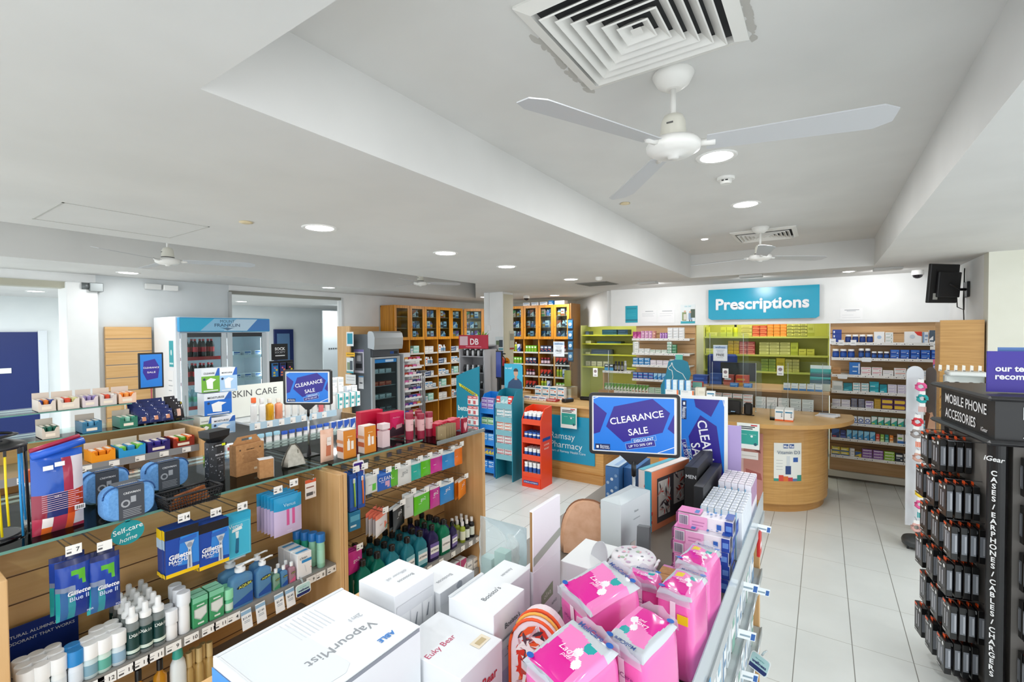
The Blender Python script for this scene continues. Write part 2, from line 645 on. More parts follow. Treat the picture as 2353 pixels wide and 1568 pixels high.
wc.box(-4.612,-4.60,6.62,6.91,0,2.66,mat('cbc6b0',.6))
struct('wall_column',wc)
struct('wall_far',M().box(-7.0,-4.45,9.75,9.9,0,2.7,WALL))
def lamp(name,loc,size,power,col=(1,.995,.985),rot=(0,0,0),spread=PI):
 L=D.lights.new(name,'AREA')
 L.shape='DISK'
 L.size=size
 L.energy=power
 L.color=col
 L.spread=spread
 o=D.objects.new(name,L)
 COL.objects.link(o)
 o.location=loc
 o.rotation_euler=rot
 o['kind']='helper'
 return o
LENS=mat('ffffff',.5,emit=14.0)
rim_m,lens_m=M(),M()
rim_m.lathe([(.085,-.002),(.105,-.008),(.112,-.001),(.112,.0)],mat('f0f0ee',.4),24,cap=False)
lens_m.lathe([(.0,-.004),(.086,-.003)],LENS,24,cap=False)
DOWN=Kind('downlight','light',(.22,.22,.02),('rim',rim_m,None),('lens',lens_m,None))
def downlight(x,y,z,label,power=None):
 r=DOWN.put(label,(x,y,z),group='round ceiling downlights')
 lamp('downlight_lamp',(x,y,z-.02),.17,power or LAMP).parent=None
 return r
downlight(-.512,2.88,ZC,'round downlight in the raised ceiling beside the nearest fan blade')
downlight(-.516,4.10,ZC,'round downlight in the raised ceiling beyond the smoke detector')
downlight(-2.752,1.849,ZS,'largest round downlight in the lower ceiling above the left gondola')
downlight(-2.751,3.072,ZS,'middle of three round downlights in a row along the lower ceiling')
downlight(-2.80,4.09,ZS,'last of three round downlights in a row along the lower ceiling')
downlight(-6.26,4.338,ZS,'round downlight near the corridor opening right of the drinks cooler',4)
downlight(-6.464,1.946,ZS,'round downlight in front of the left shutter opening',3)
downlight(-9.1,1.70,2.62,'round downlight in the corridor beyond the left opening, farther one',12)
downlight(-7.75,1.76,2.62,'round downlight just behind the left shutter housing',12)
downlight(-9.2,4.5,2.62,'round downlight in the corridor above the drinks cooler',12)
for x,y in((-.5,-.6),(-2.75,.3),(-2.75,-.9),(2.2,1.2),(2.2,3.2),(2.0,5.0),(-5.9,6.5),(-5.6,7.6),(-4.2,7.4)):
 pass
for i,(x,y)in enumerate(((-.5,.86),(-5.6,7.4),(-4.3,7.9),(2.3,3.4),(2.3,1.0),(-.5,-.9),(-2.75,-.4),(-2.8,5.6))):
 downlight(x,y,ZC if i==0 else ZS,['round downlight in the raised ceiling just before the large vent','round downlight above the far left cabinets','round downlight over the staff corner behind the counter','round downlight over the aisle beyond the phone rack','round downlight over the near end of the phone rack','round downlight behind the camera over the entrance','round downlight in the lower ceiling nearest the entrance','round downlight over the orange display stand'][i],3.2 if i==0 else(15 if i<3 else None))  # first one is added out of view to brighten the left gondola
for i,(x,y)in enumerate(((-1.2,8.3),(-.5,8.3),(-3.3,8.4))):
 lamp('dispensary_lamp',(x,y,2.55),.3,5,(1,1,.93))
lamp('corridor_lamp',(-8.8,6.4,2.55),.5,14,(.95,.98,1))
lamp('corridor_lamp',(-8.8,.2,2.55),.5,20,(.95,.98,1))
lamp('corridor_lamp',(-8.8,3.0,2.55),.5,12,(.95,.98,1))
m=M().lathe([(.035,0),(.04,-.006),(.02,-.012),(0,-.012)],mat('d9c9a4',.4),16,cap=False)
CAPK=Kind('sprinkler_cap','sprinkler',(.08,.08,.02),('sprinkler_cap',m,None))
CAPK.put('small beige sprinkler cap in the raised ceiling by a fan blade tip',(-1.285,3.509,ZC))
CAPK.put('small beige sprinkler cap in the lower ceiling beyond the access panel',(-2.968,1.486,ZS))
m=M().lathe([(.03,0),(.034,-.004),(0,-.006)],mat('ffffff',.4,emit=6),16,cap=False)
solo('spot_lamp','tiny lit spot lamp in the raised ceiling left of the far fan','light',m,(-1.08,5.40,ZC))
sd=thing('smoke_detector','white round smoke detector between the two raised ceiling downlights','smoke detector',(-.531,3.304,ZC))
part('base',M().lathe([(.055,0),(.055,-.012),(.05,-.016)],mat('efefec',.4),20),sd,world=False)
part('sensor',M().lathe([(.036,-.016),(.036,-.034),(.03,-.042)],mat('e6e6e2',.4),20).box(-.02,-.006,-.037,-.033,-.028,-.021,BLACK).box(.002,.018,-.037,-.033,-.028,-.021,BLACK),sd,world=False)
ap=M()
for x0,x1,y0,y1 in((-3.9,-3.89,.72,1.42),(-3.3,-3.29,.72,1.42),(-3.9,-3.29,.72,.73),(-3.9,-3.29,1.41,1.42)):
 ap.box(x0,x1,y0,y1,ZS-.002,ZS+.002,mat('bdbdb9',.8))
struct('ceiling_hatch',ap)
def diffuser(x0,y0,s,label,dirt=True):
 cx,cyy,z=x0+s/2,y0+s/2,ZC
 t=thing('ceiling_vent',label,'air vent',(cx,cyy,z))
 fr,lv,dk=M(),M(),M()
 VW=mat('e9e8e4',.5)
 def ring(m_,ro,ri,zo,zi,mt):
  vs=[]
  for r_,zz in((ro,zo),(ri,zi)):
   vs+=[(-r_,-r_,zz),(r_,-r_,zz),(r_,r_,zz),(-r_,r_,zz)]
  m_.add(vs,[(i,(i+1)%4,4+(i+1)%4,4+i)for i in range(4)],mt)
 h=s/2
 ring(fr,h,h,0,-.008,VW)
 ring(fr,h,h*.86,-.008,-.022,VW)
 ring(fr,h*.86,h*.84,-.022,-.0005,VW)
 part('frame',fr,t,world=False)
 for k in range(6):
  ro=h*(.80-.125*k)
  b=M()
  ring(b,ro,ro-h*.105,-.030,-.003,VW)
  ring(b,ro,ro-h*.012,-.030,-.034,VW)
  ring(b,ro-h*.012,ro-h*.115,-.034,-.005,VW)
  part('louvre',b,t,world=False)
 dk.box(-h*.84,h*.84,-h*.84,h*.84,-.0008,-.0004,mat('3a3b3d',.8))
 part('duct_opening',dk,t,world=False)
 part('centre_plate',M().box(-h*.055,h*.055,-h*.055,h*.055,-.030,-.026,VW),t,world=False)
 return t
diffuser(-.793,1.198,.58,'large square white ceiling vent nearest the camera, dirty round its edge')
diffuser(-.80,5.20,.58,'far square white ceiling vent behind the far fan')
gr=M()
rg=random.Random(3)
for k in range(90):
 side=rg.choice('lllrr')
 u=rg.uniform(1.35,1.80)if side=='l' else rg.uniform(1.45,1.8)
 x=-.795-rg.uniform(0,.025)if side=='l' else-.211+rg.uniform(0,.015)
 r_=rg.uniform(.006,.022)
 gr.poly([(x+r_*.7*math.cos(2*PI*j/9)*rg.uniform(.6,1.1),u+r_*1.6*math.sin(2*PI*j/9)*rg.uniform(.6,1.1),ZC-.0006-k*.00001)for j in range(9)],clear('dust_grime','b9b7b2',keep=.9,rough=.9))
o=struct('ceiling_grime',gr)
def fan(x,y,z_hub,zc,ang,label,L=.70):
 t=thing('ceiling_fan',label,'fan',(x,y,zc))
 dz=z_hub-zc
 FW=mat('edece8',.35)
 part('canopy',M().lathe([(.075,0),(.078,-.006),(.06,-.04),(.03,-.06),(.022,-.06)],FW,24),t,world=False)
 part('downrod',M().tube([(0,0,-.055),(0,0,dz+.075)],.011,FW,10),t,world=False)
 part('motor',M().lathe([(.018,dz+.118),(.035,dz+.112),(.045,dz+.09),(.05,dz+.03)],mat('e4e2d6',.4),24).lathe([(.052,dz+.03),(.052,dz+.022)],BLACK,24).box(-.012,.012,-.0505,-.047,dz+.07,dz+.075,'5a5a58'),t,world=False)
 part('hub',M().lathe([(.05,dz+.024),(.092,dz+.015),(.102,dz),(.098,dz-.02),(.07,dz-.036),(.022,dz-.04),(.02,dz-.05),(0,dz-.05)],FW,28,cap=False),t,world=False)
 for k,a in enumerate(ang):
  a=math.radians(a)
  b=M()
  u=Vector((math.cos(a),math.sin(a),0))
  v=Vector((-math.sin(a),math.cos(a),0))
  pts=[]
  n=12
  for i in range(n+1):
   f=i/n
   rr=.12+(L-.12)*f
   hw=.045+.022*f
   if f>.9:
    hw*=math.sqrt(max(.05,1-((f-.9)/.1)**2*.75))
   pts.append((rr,hw))
  vs,fs=[],[]
  for j,zz in enumerate((0,-.004)):
   for rr,hw in pts:
    for sg in(-1,1):
     p=u*rr+v*(hw*sg)+Vector((0,0,dz-.002+zz-sg*hw*.20))
     vs.append(p)
  N=2*(n+1)
  for i in range(n):
   fs.append((2*i,2*i+2,2*i+3,2*i+1))
   fs.append((N+2*i,N+2*i+1,N+2*i+3,N+2*i+2))
   for o_ in(0,1):
    fs.append((2*i+o_,2*i+2+o_,N+2*i+2+o_,N+2*i+o_))
  fs+=[(0,1,N+1,N),(2*n,2*n+1,N+2*n+1,N+2*n)]
  b.add(vs,fs,mat('c4c6c9',.4))  # shade under the blades is put into their colour, greyer than the hub
  b.tube([u*.09+Vector((0,0,dz-.004)),u*.15+Vector((0,0,dz-.004))],.014,FW,6)
  part('blade',b,t,world=False)
 return t
fan(-.487,1.86,2.725,ZC,(12,128,246),'nearest white ceiling fan, on a rod below the large vent')
fan(-.512,5.10,2.715,ZC,(42,165,280),'far white ceiling fan in front of the prescriptions sign')
fan(-5.0,1.80,2.685,ZC,(60,176,300),'white ceiling fan on the left above the drinks cooler')
fan(-5.0,5.02,2.745,ZC,(50,172,290),'small far ceiling fan above the wooden cabinets',.6)
for i,(x,y)in enumerate(((-2.084,6.62),(-.764,6.60),(.602,6.78))):
 t=thing('wall_washer',['square ceiling wall-washer light left of the prescriptions sign','square ceiling wall-washer light above the prescriptions sign','square ceiling wall-washer light right of the prescriptions sign'][i],'light',(x,y,ZS))
 part('housing',M().box(-.13,.13,-.09,.06,-.03,0,mat('c4c5c3',.5),.004),t,world=False)
 part('lens',M().box(-.12,.12,.062,.075,-.02,-.002,mat('ffffff',.5,emit=5)),t,world=False)
 lamp('wall_washer_lamp',(x,y+.12,ZS-.06),.22,3.2,(1,1,1),(math.radians(48),0,0))
t=thing('gimbal_spot','bright tilted spot recessed above the right end of the sign','light',(.249,6.904,ZS))
part('rim',M().lathe([(.06,0),(.075,-.006),(.078,0)],mat('eeeeec',.4),20,cap=False),t,world=False)
part('lens',M().lathe([(0,-.012),(.058,-.003)],mat('ffffff',.5,emit=10),20,cap=False),t,world=False)
t=thing('ceiling_vent','dark flat return grille in the ceiling over the counter corner','air vent',(-2.75,6.35,ZS))
part('frame',M().box(-.24,.24,-.24,.24,-.006,0,mat('8d8d88',.6)),t,world=False)
for k in range(7):
 part('slat',M().box(-.22,.22,-.21+k*.065,-.17+k*.065,-.012,-.006,mat('6f706c',.6)),t,world=False)
m=M().lathe([(.045,0),(.045,-.03),(.02,-.045)],mat('e9e9e6',.4),16)
solo('ceiling_sensor','white round ceiling sensor beside the dark return grille','sensor',m,(-2.40,5.6,ZS))
t=thing('dome_camera','white dome security camera below the ceiling near the wall screen','camera',(.93,7.3,ZS))
part('housing',M().lathe([(.055,0),(.06,-.03),(.058,-.055)],mat('f0f0ee',.4),20),t,world=False)
part('dome',M().lathe([(.05,-.055),(.042,-.08),(.02,-.094),(0,-.097)],mat('1d1c22',.08),20,cap=False),t,world=False)
t=thing('dome_camera','white dome security camera above the glass-door cabinets by the column','camera',(-4.75,7.6,ZS))
part('housing',M().lathe([(.055,0),(.06,-.03),(.058,-.055)],mat('f0f0ee',.4),20),t,world=False)
part('dome',M().lathe([(.05,-.055),(.042,-.08),(.02,-.094),(0,-.097)],mat('1d1c22',.08),20,cap=False),t,world=False)
m=M().box(-.01,.0,0,.22,0,.085,WHITE,.006).box(.001,.03,.01,.2,.008,.077,mat('e4e6e4',.4),.004)
solo('alarm_box','small white alarm box high on the wall between the openings','alarm box',M().box(0,.05,0,.17,0,.07,mat('dfe1df',.4),.006),(-6.999,2.26,2.57))
solo('emergency_light','white emergency light box beside the small alarm box','emergency light',M().box(0,.06,0,.16,0,.07,mat('f1f2f0',.4),.006),(-6.999,2.45,2.565))
solo('shutter_motor','grey metal shutter bracket at the top of the white pier','bracket',M().box(0,.1,0,.12,0,.1,mat('8f9596',.4,.5),.006).tube([(.05,-.06,.06),(.05,.0,.06)],.04,mat('6d7273',.4,.5),10),(-6.985,1.72,2.50))
solo('exit_box','small grey box on the corridor wall at the left edge','sign',M().box(0,.04,0,.3,0,.1,mat('74837f',.4),.004),(-10.549,1.22,2.36))
#  left gondola (two bays, facing the near aisle)
def depth_of(p):
 return(p-Vector((0,0,EYE))).dot(VF)
def hb(x0,y0,x1,y1,X):
 """bounding box on a face X = const: middle of its foot, width, height"""
 cx,cyy=(x0+x1)/2,(y0+y1)/2
 c_=PX(cx,cyy,X)
 w_=PX(x1,cyy,X).y-PX(x0,cyy,X).y
 sl=abs((761-cyy)/(1888-cx))
 h=((y1-y0)-sl*(x1-x0))*depth_of(c_)/F_PX
 return Vector((c_.x,c_.y,c_.z-h/2)),w_,h
def fb(x0,y0,x1,y1,Y):
 cx,cyy=(x0+x1)/2,(y0+y1)/2
 c_=PY(cx,cyy,Y)
 w_=PY(x1,cyy,Y).x-PY(x0,cyy,Y).x
 sl=abs((760-cyy)/(cx+420))
 h=((y1-y0)-sl*(x1-x0))*depth_of(c_)/F_PX
 return Vector((c_.x,c_.y,c_.z-h/2)),w_,h
FACE_AISLE=PI/2
def pouch(w_,h,t,col,texts=(),name='hanging_pouch',cat='pouch',nx=10,nz=12,rough=.3,wob=0.0,seed=0,flat=4):
 """flat puffed packet; col(u, v) -> colour of its front; texts: (string, u, v, height, colour, bold, shear, turn)"""
 k=('p',w_,h,t,col,repr(texts),name,seed)
 if k in CART:
  return CART[k]
 rg_=random.Random(seed)
 m=M()
 for sgn in(-1,1):
  vs=[]
  for j in range(nz+1):
   for i in range(nx+1):
    u,v=i/nx,j/nz
    b=(1-abs(2*u-1)**flat)*(1-abs(2*v-1)**flat)
    y=sgn*(t/2*b+.0006)+rg_.uniform(-1,1)*wob*b
    vs.append(((u-.5)*w_,y,v*h))
  groups={}
  for j in range(nz):
   for i in range(nx):
    q=(j*(nx+1)+i,j*(nx+1)+i+1,(j+1)*(nx+1)+i+1,(j+1)*(nx+1)+i)
    cc=col((i+.5)/nx,(j+.5)/nz)
    groups.setdefault(cc,[]).append(q if sgn<0 else q[::-1])
  for cc,fs in groups.items():
   m.add(vs,fs,mat(cc,rough)if isinstance(cc,str)else cc,True)
 for tx in texts:
  t_,u,v,sz,cc,bd=tx[:6]
  sh=tx[6]if len(tx)>6 else 0
  m.text(t_,sz,((u-.5)*w_,-t/2-.0022,v*h),(1,0,0),(0,0,1),mat(cc,.35),bd,shear=sh)
 CART[k]=Kind(name,cat,(w_,t,h),(name,m,None))
 return CART[k]
GX,GB,GZ=-1.70,-2.00,1.43
gl=thing('gondola_shelf','beech gondola nearest the camera with slatted back and glass top, left of the aisle','shelf unit',(-1.86,.72,0))
def slat_back(y0,y1,z0,z1,X,step=.085):
 m_=M().box(X-.02,X,y0,y1,z0,z1,WOODY)
 z=z1-.035
 while z>z0+.03:
  m_.box(X-.001,X+.0006,y0,y1,z,z+.0045,mat('6b4a2a',.6))
  m_.box(X,X+.0012,y0,y1,z+.0045,z+.006,mat('dcb78a',.5))
  z-=step
 return m_
part('back_panel',slat_back(.25,1.215,.1,1.41,GB),gl)
part('end_panel',M().box(GB-.02,GX,.205,.252,0,1.395,WOOD,.002),gl)
part('end_panel',M().box(GB-.02,GX,1.215,1.234,0,1.405,WOOD,.002),gl)
part('base_board',M().box(GB,GX-.02,.25,1.215,0,.1,WOODY,.002),gl)
part('back_panel',M().box(-2.46,-2.44,.2,1.235,0,1.40,WOODY),gl)
part('deck_board',M().box(-2.44,-2.021,.252,1.214,1.36,1.38,WOODY),gl)
def glass(x0,x1,y0,y1,z0,z1,parent,name='glass_shelf'):
 m_=M().box(x0,x1,y0,y1,z0,z1,GLASS)
 m_.box(x1-.0004,x1+.0012,y0,y1,z0,z1,GLASSEDGE)
 return part(name,m_,parent)
glass(-2.45,-1.815,.15,1.24,1.424,1.432,gl)
for yy in(.21,1.22):
 part('glass_bracket',M().box(-2.3,-1.85,yy,yy+.012,1.405,1.424,STEEL),gl)
gf=thing('gondola_shelf','farther beech gondola bay holding dental pouches and mouthwash bottles','shelf unit',(-1.86,1.72,0))
part('back_panel',slat_back(1.255,2.195,.1,1.41,GB),gf)
part('end_panel',M().box(GB-.02,GX,1.236,1.255,0,1.405,WOOD,.002),gf)
part('end_panel',M().box(-2.44,GX+.01,2.195,2.222,0,1.405,WOOD,.002),gf)
part('base_board',M().box(GB,GX-.02,1.255,2.195,0,.1,WOODY,.002),gf)
glass(-2.45,-1.79,1.245,1.80,1.424,1.432,gf)
part('deck_board',M().box(-2.44,-2.021,1.256,2.194,1.36,1.38,WOODY),gf)
part('acrylic_tray',M().box(-2.45,-1.685,1.803,2.215,1.412,1.418,ACRYL).box(-1.69,-1.684,1.803,2.215,1.412,1.432,clear('acrylic_lip','cfd6d8',keep=.75)),gf)
def ledge(parent,y0,y1,X,z,railh=.034,col='8c8b88',dep=None):
 part('shelf',M().box(GB+.001,X,y0,y1,z-.012,z,mat('8f8d89',.35)).box(X,X+.004,y0,y1,z-railh,z+.002,mat(col,.35)),parent)
ZA=1.022
SX=-1.735
ledge(gl,.253,1.213,SX,ZA)
ledge(gl,.253,1.213,-1.73,.765)
ledge(gf,1.257,2.193,-1.725,.778)
ledge(gf,1.257,2.193,-1.725,.585)
TICK=M().box(-.028,.028,-.0012,0,-.014,.014,mat('f2f2f0',.5),.0003)
TICK.box(-.024,-.002,-.0016,-.0012,.002,.004,mat('8a8a8c',.6)).box(-.024,-.006,-.0016,-.0012,-.004,-.001,mat('5a5a5c',.6)).box(-.024,-.010,-.0016,-.0012,-.010,-.006,mat('5a5a5c',.6))
def ticket(parent,pos,num,wide=1.0,rz=FACE_AISLE,hi=1.0):
 m_=M()
 m_.box(-.028*wide,.028*wide,-.0012,0,-.014*hi,.014*hi,mat('f4f4f2',.5))
 m_.box(-.024*wide,-.004,-.0016,-.0012,.003,.0045,mat('9a9a9c',.6)).box(-.024*wide,-.008*wide,-.0016,-.0012,-.008,-.003,mat('5a5a5c',.6))
 if num:
  m_.text(num,.017*hi,(.014*wide,-.002,0),(1,0,0),(0,0,1),mat('2a2a2c',.5),.01)
 o_=D.objects.new('price_ticket',m_.mesh('price_ticket'))
 COL.objects.link(o_)
 o_.parent=parent
 o_.location=Vector(pos)-Vector(parent.location)
 o_.rotation_euler=(0,0,rz)
 return o_
for px_,py_,num in((218,1572,'12'),(246,1557,'12'),(290,1530,'11'),(325,1512,'11'),(358,1494,'11'),(399,1473,'9'),(440,1452,'10'),(480,1434,'11'),(507,1420,'11'),(537,1402,'4'),(715,1321,'9'),(737,1309,'8'),(762,1298,'4')):
 p=PX(px_,py_,SX+.006)
 ticket(gl,(SX+.0055,p.y,ZA-.018),num,.75)
def peg(parent,y,z,x1=GX-.06,num=None,tick=True):
 m_=M()
 m_.box(GB+.001,GB+.006,y-.016,y+.016,z-.012,z+.012,STEEL)
 m_.tube([(GB+.003,y,z),(x1-.012,y,z),(x1,y,z+.010)],.0022,CHROME,6)
 m_.tube([(GB+.003,y,z+.012),(x1-.005,y,z+.022),(x1,y,z+.022)],.0016,CHROME,6)
 o_=part('peg_hook',m_,parent)
 if tick:
  ticket(o_,(0,0,0),num,.62).location=Vector((x1+.003,y,z+.014))-Vector(parent.location)
 return o_
def hang(kind,pos,label_fmt,n=1,step=.013,group=None,tilt=0.0):
 """pos: foot of the foremost; the others hang behind it on the same peg"""
 for k in range(n):
  lab=label_fmt if n==1 else label_fmt.replace('#','foremost' if k==0 else ORD[k]+' back')
  kind.put(lab,(pos.x-step*k,pos.y+random.uniform(-.003,.003),pos.z+random.uniform(-.003,.003)),FACE_AISLE+random.uniform(-.05,.05)+tilt,group)
XF=-1.775
def bag_col(u,v):
 if v>.9:
  return '0c1d5c'
 if v>.62 and u>.38 and v>.62+.5*(.75-u):
  return '5db53b' if v<.8 and u<.8 else '1a3f9c'
 if u<.34 and v<.52:
  return '19a3a6' if int(u*12)%2==0 else '1d5d9a'
 if u<.5 and v<.6:
  return '7d8aa5' if v>.45 else '2a8f9e'
 return '1b45a8' if v>.3 else '15358c'
def bag_label():
 pass
for k,(bx,which)in enumerate((((125,1290,215,1432),'a'),((198,1274,283,1416),'b'))):
 pos,w_,h=hb(*bx,XF+.01)
 kd=pouch(.076,.165,.036,bag_col,(('Gillette',.6,.46,.0165,'f2f5fa',.02,.2),('Blue II',.6,.36,.017,'c9d8f4',.01),('FOR',.9,.08,.008,'dfe8fa',0)),'razor_bag','razors',seed=3,wob=.003)
 peg(gl,pos.y,pos.z+.178,num=('7' if k==0 else None))
 hang(kd,pos,['blue razor bag on the leftmost peg, # of its peg','blue razor bag on the second peg from the wood post, # of its peg'][k],2,.048,'disposable razor bags on pegs')
def card(w_,h,t,base,marks,name,cat):
 return carton(w_,t,h,base,marks,name,cat,.3,.001)
def razor_marks(w_,h):
 return(('f',0,0,1,.08,'f2c81a'),('f',.0,.08,1,.92,'1548a6'),('f','P',[(.35,.2),(1,.15),(1,.8),(.45,.86)],'2f86dc'),('f',.0,.80,1,1,'10131c'),('l',0,.8,1,1,'f2c81a'),('l',0,.6,1,.8,'b9d0e6'),('l',0,0,1,.08,'f2c81a'),('f','P',[(.62,.08),(.78,.08),(.76,.5),(.86,.66),(.56,.66),(.66,.5)],'c3cbd6'),('f','P',[(.68,.1),(.72,.1),(.72,.48),(.68,.48)],'6f7c90'),('f','P',[(.40,.66),(.92,.70),(.92,.78),(.40,.74)],'2a66c0'),('f','O',.71,.58,.008,'8f9aab'),('f','T','Gillette',.42,.42,.021,'f5f7fb',.03),('f','T','MACH3',.36,.32,.016,'e6edf8',.03),('f','T','TURBO',.32,.25,.008,'e6edf8',.0))
rz1=card(.094,.155,.022,'0f3f93',razor_marks(.094,.155),'razor_pack','razors')
for k,bx in enumerate(((377,1212,457,1332),(456,1190,526,1312))):
 pos,w_,h=hb(*bx,XF+.02)
 peg(gl,pos.y+.01,pos.z+.168,num='14')
 hang(rz1,pos,['navy razor pack on the peg nearer the camera, #','navy razor pack on the peg beside the light blue card, #'][k],3,.0245,'navy razor packs on two pegs')
pos,w_,h=hb(503,1172,580,1294,XF-.004)
vk=card(.10,.16,.016,'35b6dc',(('f',0,.84,1,1,'2aa9d2'),('f',.04,.02,.96,.80,'6fcfe8'),('f',.07,.04,.93,.78,'41bcdf'),('f','P',[(.32,.6),(.68,.63),(.66,.70),(.34,.67)],'f2fbfd'),('f','P',[(.46,.45),(.54,.45),(.56,.6),(.44,.6)],'e6f5fa'),('f','P',[(.42,.14),(.54,.12),(.56,.44),(.46,.44)],'1d6d96'),('f','O',.48,.14,.006,'1d5d86'),('f','T','Venus',.45,.74,.02,'f5fcff',.0)),'razor_pack','razors')
peg(gl,pos.y+.015,pos.z+.172,num='8')
hang(vk,pos,'light blue razor card with a pictured razor, beside the navy packs, #',2,.018,'light blue razor cards')
def venus_col(u,v):
 return '2196c8' if v>.70 else('d05c98' if(abs(u-.42)<.07 or abs(u-.66)<.06)and v>.25 else 'c9b9dc')
pos,w_,h=hb(628,1143,694,1238,XF+.03)
vp=pouch(.112,.150,.022,venus_col,(('Venus',.5,.80,.02,'bfe4f6',.0),('simply',.5,.12,.008,'e9e4f6',0)),'razor_pouch','razors',seed=5)
peg(gl,pos.y-.03,pos.z+.165,num='6')
peg(gl,pos.y+.035,pos.z+.175,num='9')
hang(vp,pos,'pink and lilac razor pouch with blue top under the peg, #',6,.024,'lilac razor pouches on one peg')
tk=M().box(-.025,.025,-.001,0,0,.08,mat('f4efec',.5)).box(-.025,.025,-.0014,-.001,.066,.08,'e2603a').box(-.02,.015,-.0014,-.001,.045,.05,'8c5a4a').box(-.02,.01,-.0014,-.001,.012,.026,'5a5a5c').text('8',.014,(.016,-.0016,.02),(1,0,0),(0,0,1),'333333')
p=PX(714,1145,-1.80)
solo('price_card','small orange-topped price card on the peg beside the wood post','price card',tk,(p.x,p.y,p.z),FACE_AISLE)
peg(gl,p.y-.01,p.z+.085,tick=False)
sg=thing('hanging_sign','teal oval sign hung from the glass top over the razor bags','sign',(0,0,0))
p=PX(294,1224,-1.812)
m=M()
T_=frame_T((p.x,p.y,p.z),(0,1,0),(0,0,1))
m.prism([(.042*math.cos(2*PI*i/32),.037*math.sin(2*PI*i/32))for i in range(32)],-.001,.001,mat('1397a0',.4),T_)
m.box(p.x-.001,p.x+.001,p.y-.006,p.y+.006,p.z+.034,1.436,mat('2fb0b4',.4))
m.text('Self-care',.022,(p.x+.0016,p.y,p.z+.012),(0,1,.12),(0,-.12,1),'f4fbfb',.006)
m.text('at',.014,(p.x+.0016,p.y,p.z-.004),(0,1,.12),(0,-.12,1),'f4fbfb',0,shear=.3)
m.text('home',.02,(p.x+.0016,p.y,p.z-.018),(0,1,.12),(0,-.12,1),'f4fbfb',0,shear=.3)
sg.location=p
part('sign_board',m,sg)
p=PX(824,1078,-1.775)
sg=thing('hanging_sign','small purple sale tag hung from the glass at the bay joint','sign',p)
m=M()
T_=frame_T((p.x,p.y,p.z),(.25,.97,.05),(0,-.05,1))
m.prism(rrect(.052,.075,.01),-.001,.001,mat('f4f2f8',.4),T_)
m.prism(rrect(.044,.058,.006),.001,.0014,mat('3b1d86',.4),T_)
m.text('SALE',.0185,(T_@Vector((0,0,.002))),T_.to_3x3()@Vector((1,0,0)),T_.to_3x3()@Vector((0,1,0)),'f6f4fa',.03)
m.box(p.x-.001,p.x+.001,p.y-.006,p.y+.006,p.z+.036,1.45,mat('d9dfe2',.3))
part('sign_board',m,sg)
ZS1=ZA+.0004
def shelf_pos(px_,py_,z=ZS1):
 return PZ(px_,py_,z)
def roll_on(body,band,cap='f3f4f4',r=.0165,h=.098,name='roll_on'):
 return bottle(h,r,body,cap,band,name,neck=.96,caph=.42,n=18,split=True,flat=.85,cat='deodorant')
RT=roll_on('f0f3f3','17a5a8')
RW=roll_on('f0f3f3','e4eaee')
RB=roll_on('dfe9f4','2b62b0',cap='eef2f6')
RBC=roll_on('e4ecf6','dfe8f2',cap='1f86cc')
LT=roll_on('c9dde2','7fa6b8',r=.0175)
LG=roll_on('cfe6de','5fb0a0',r=.0175)
LB=roll_on('d5e2ea','8fb2cc',r=.0175)
yA={}
def column(kind,y,x_front,n,fmt,group,step=.037,z=ZS1,skew=.002):
 for k in range(n):
  lab=fmt.replace('#','front' if k==0 else ORD[k]+' behind front')
  kind.put(lab,(x_front-kind.size[1]/2-step*k,y+skew*k,z),FACE_AISLE+random.uniform(-.3,.3),group)
xs=SX-.004
fy=lambda px_,py_=1520:PX(px_,py_,xs-.02).y
for i,(px_,py_,kd,n,d_)in enumerate(((57,1560,RT,3,'white roll-on with teal band at the left post, #'),(94,1555,RT,3,'white roll-on with teal band, second file, #'),(133,1530,RW,3,'all-white roll-on beside the teal banded ones, #'),(172,1525,RBC,2,'roll-on with blue cap below the navy placard, #'))):
 column(kd,fy(px_,py_),xs,n,d_,'white roll-ons at the left post')
for i,(px_,py_,kd,n,d_)in enumerate(((206,1500,LT,2,'frosted roll-on with grey-blue label, #'),(237,1490,LG,3,'frosted roll-on with green label, #'),(270,1475,LB,3,'frosted roll-on with pale blue label, #'))):
 column(kd,fy(px_,py_),xs,n,d_,'frosted roll-ons')
GLB=clear('clear_bottle','d3dcdc',keep=.7)
sp_b=M().lathe([(.016,0),(.018,.003),(.018,.092),(.015,.103),(.009,.108)],GLB,16)
sp_l=M().lathe([(.0183,.012),(.0183,.084)],mat('0f3d3c',.4),16,cap=False).lathe([(.0185,.016),(.0185,.026)],mat('d7e6dc',.5),16,cap=False)
for i,ch in enumerate('LXskin'):
 a=math.radians(-90-46+i*17)
 u=Vector((-math.sin(a),math.cos(a),0))
 sp_l.text(ch,.0145,(.0188*math.cos(a),.0188*math.sin(a),.070),u,(0,0,1),'e8f0ec',.006)
sp_c=M().lathe([(.0155,.108),(.0155,.122),(.0145,.124),(.0085,.126),(.0080,.150),(.006,.153)],mat('f2f4f4',.35),16)
SPRAY=Kind('spray_bottle','bottle',(.037,.037,.153),('body',sp_b,None),('label',sp_l,None),('pump_cap',sp_c,None))
for px_,py_,n,d_ in((303,1440,5,'spray bottle with dark green label, left file, #'),(334,1430,5,'spray bottle with dark green label, middle file, #'),(363,1412,5,'spray bottle with dark green label, right file, #')):
 column(SPRAY,fy(px_,py_),xs,n,d_,'green labelled spray bottles',.041)
Q1=bottle(.094,.0165,'f3f5f8','f0f3f7',None,'roll_on',.95,.45,18,True,.8,cat='deodorant')
Q2=bottle(.135,.0172,'f1f4f8','e9eef4',None,'deodorant_can',.97,.3,18,True,.9,cat='deodorant')
column(Q1,fy(391,1440),xs,2,'short plain white roll-on beside the spray bottles, #','plain white deodorants')
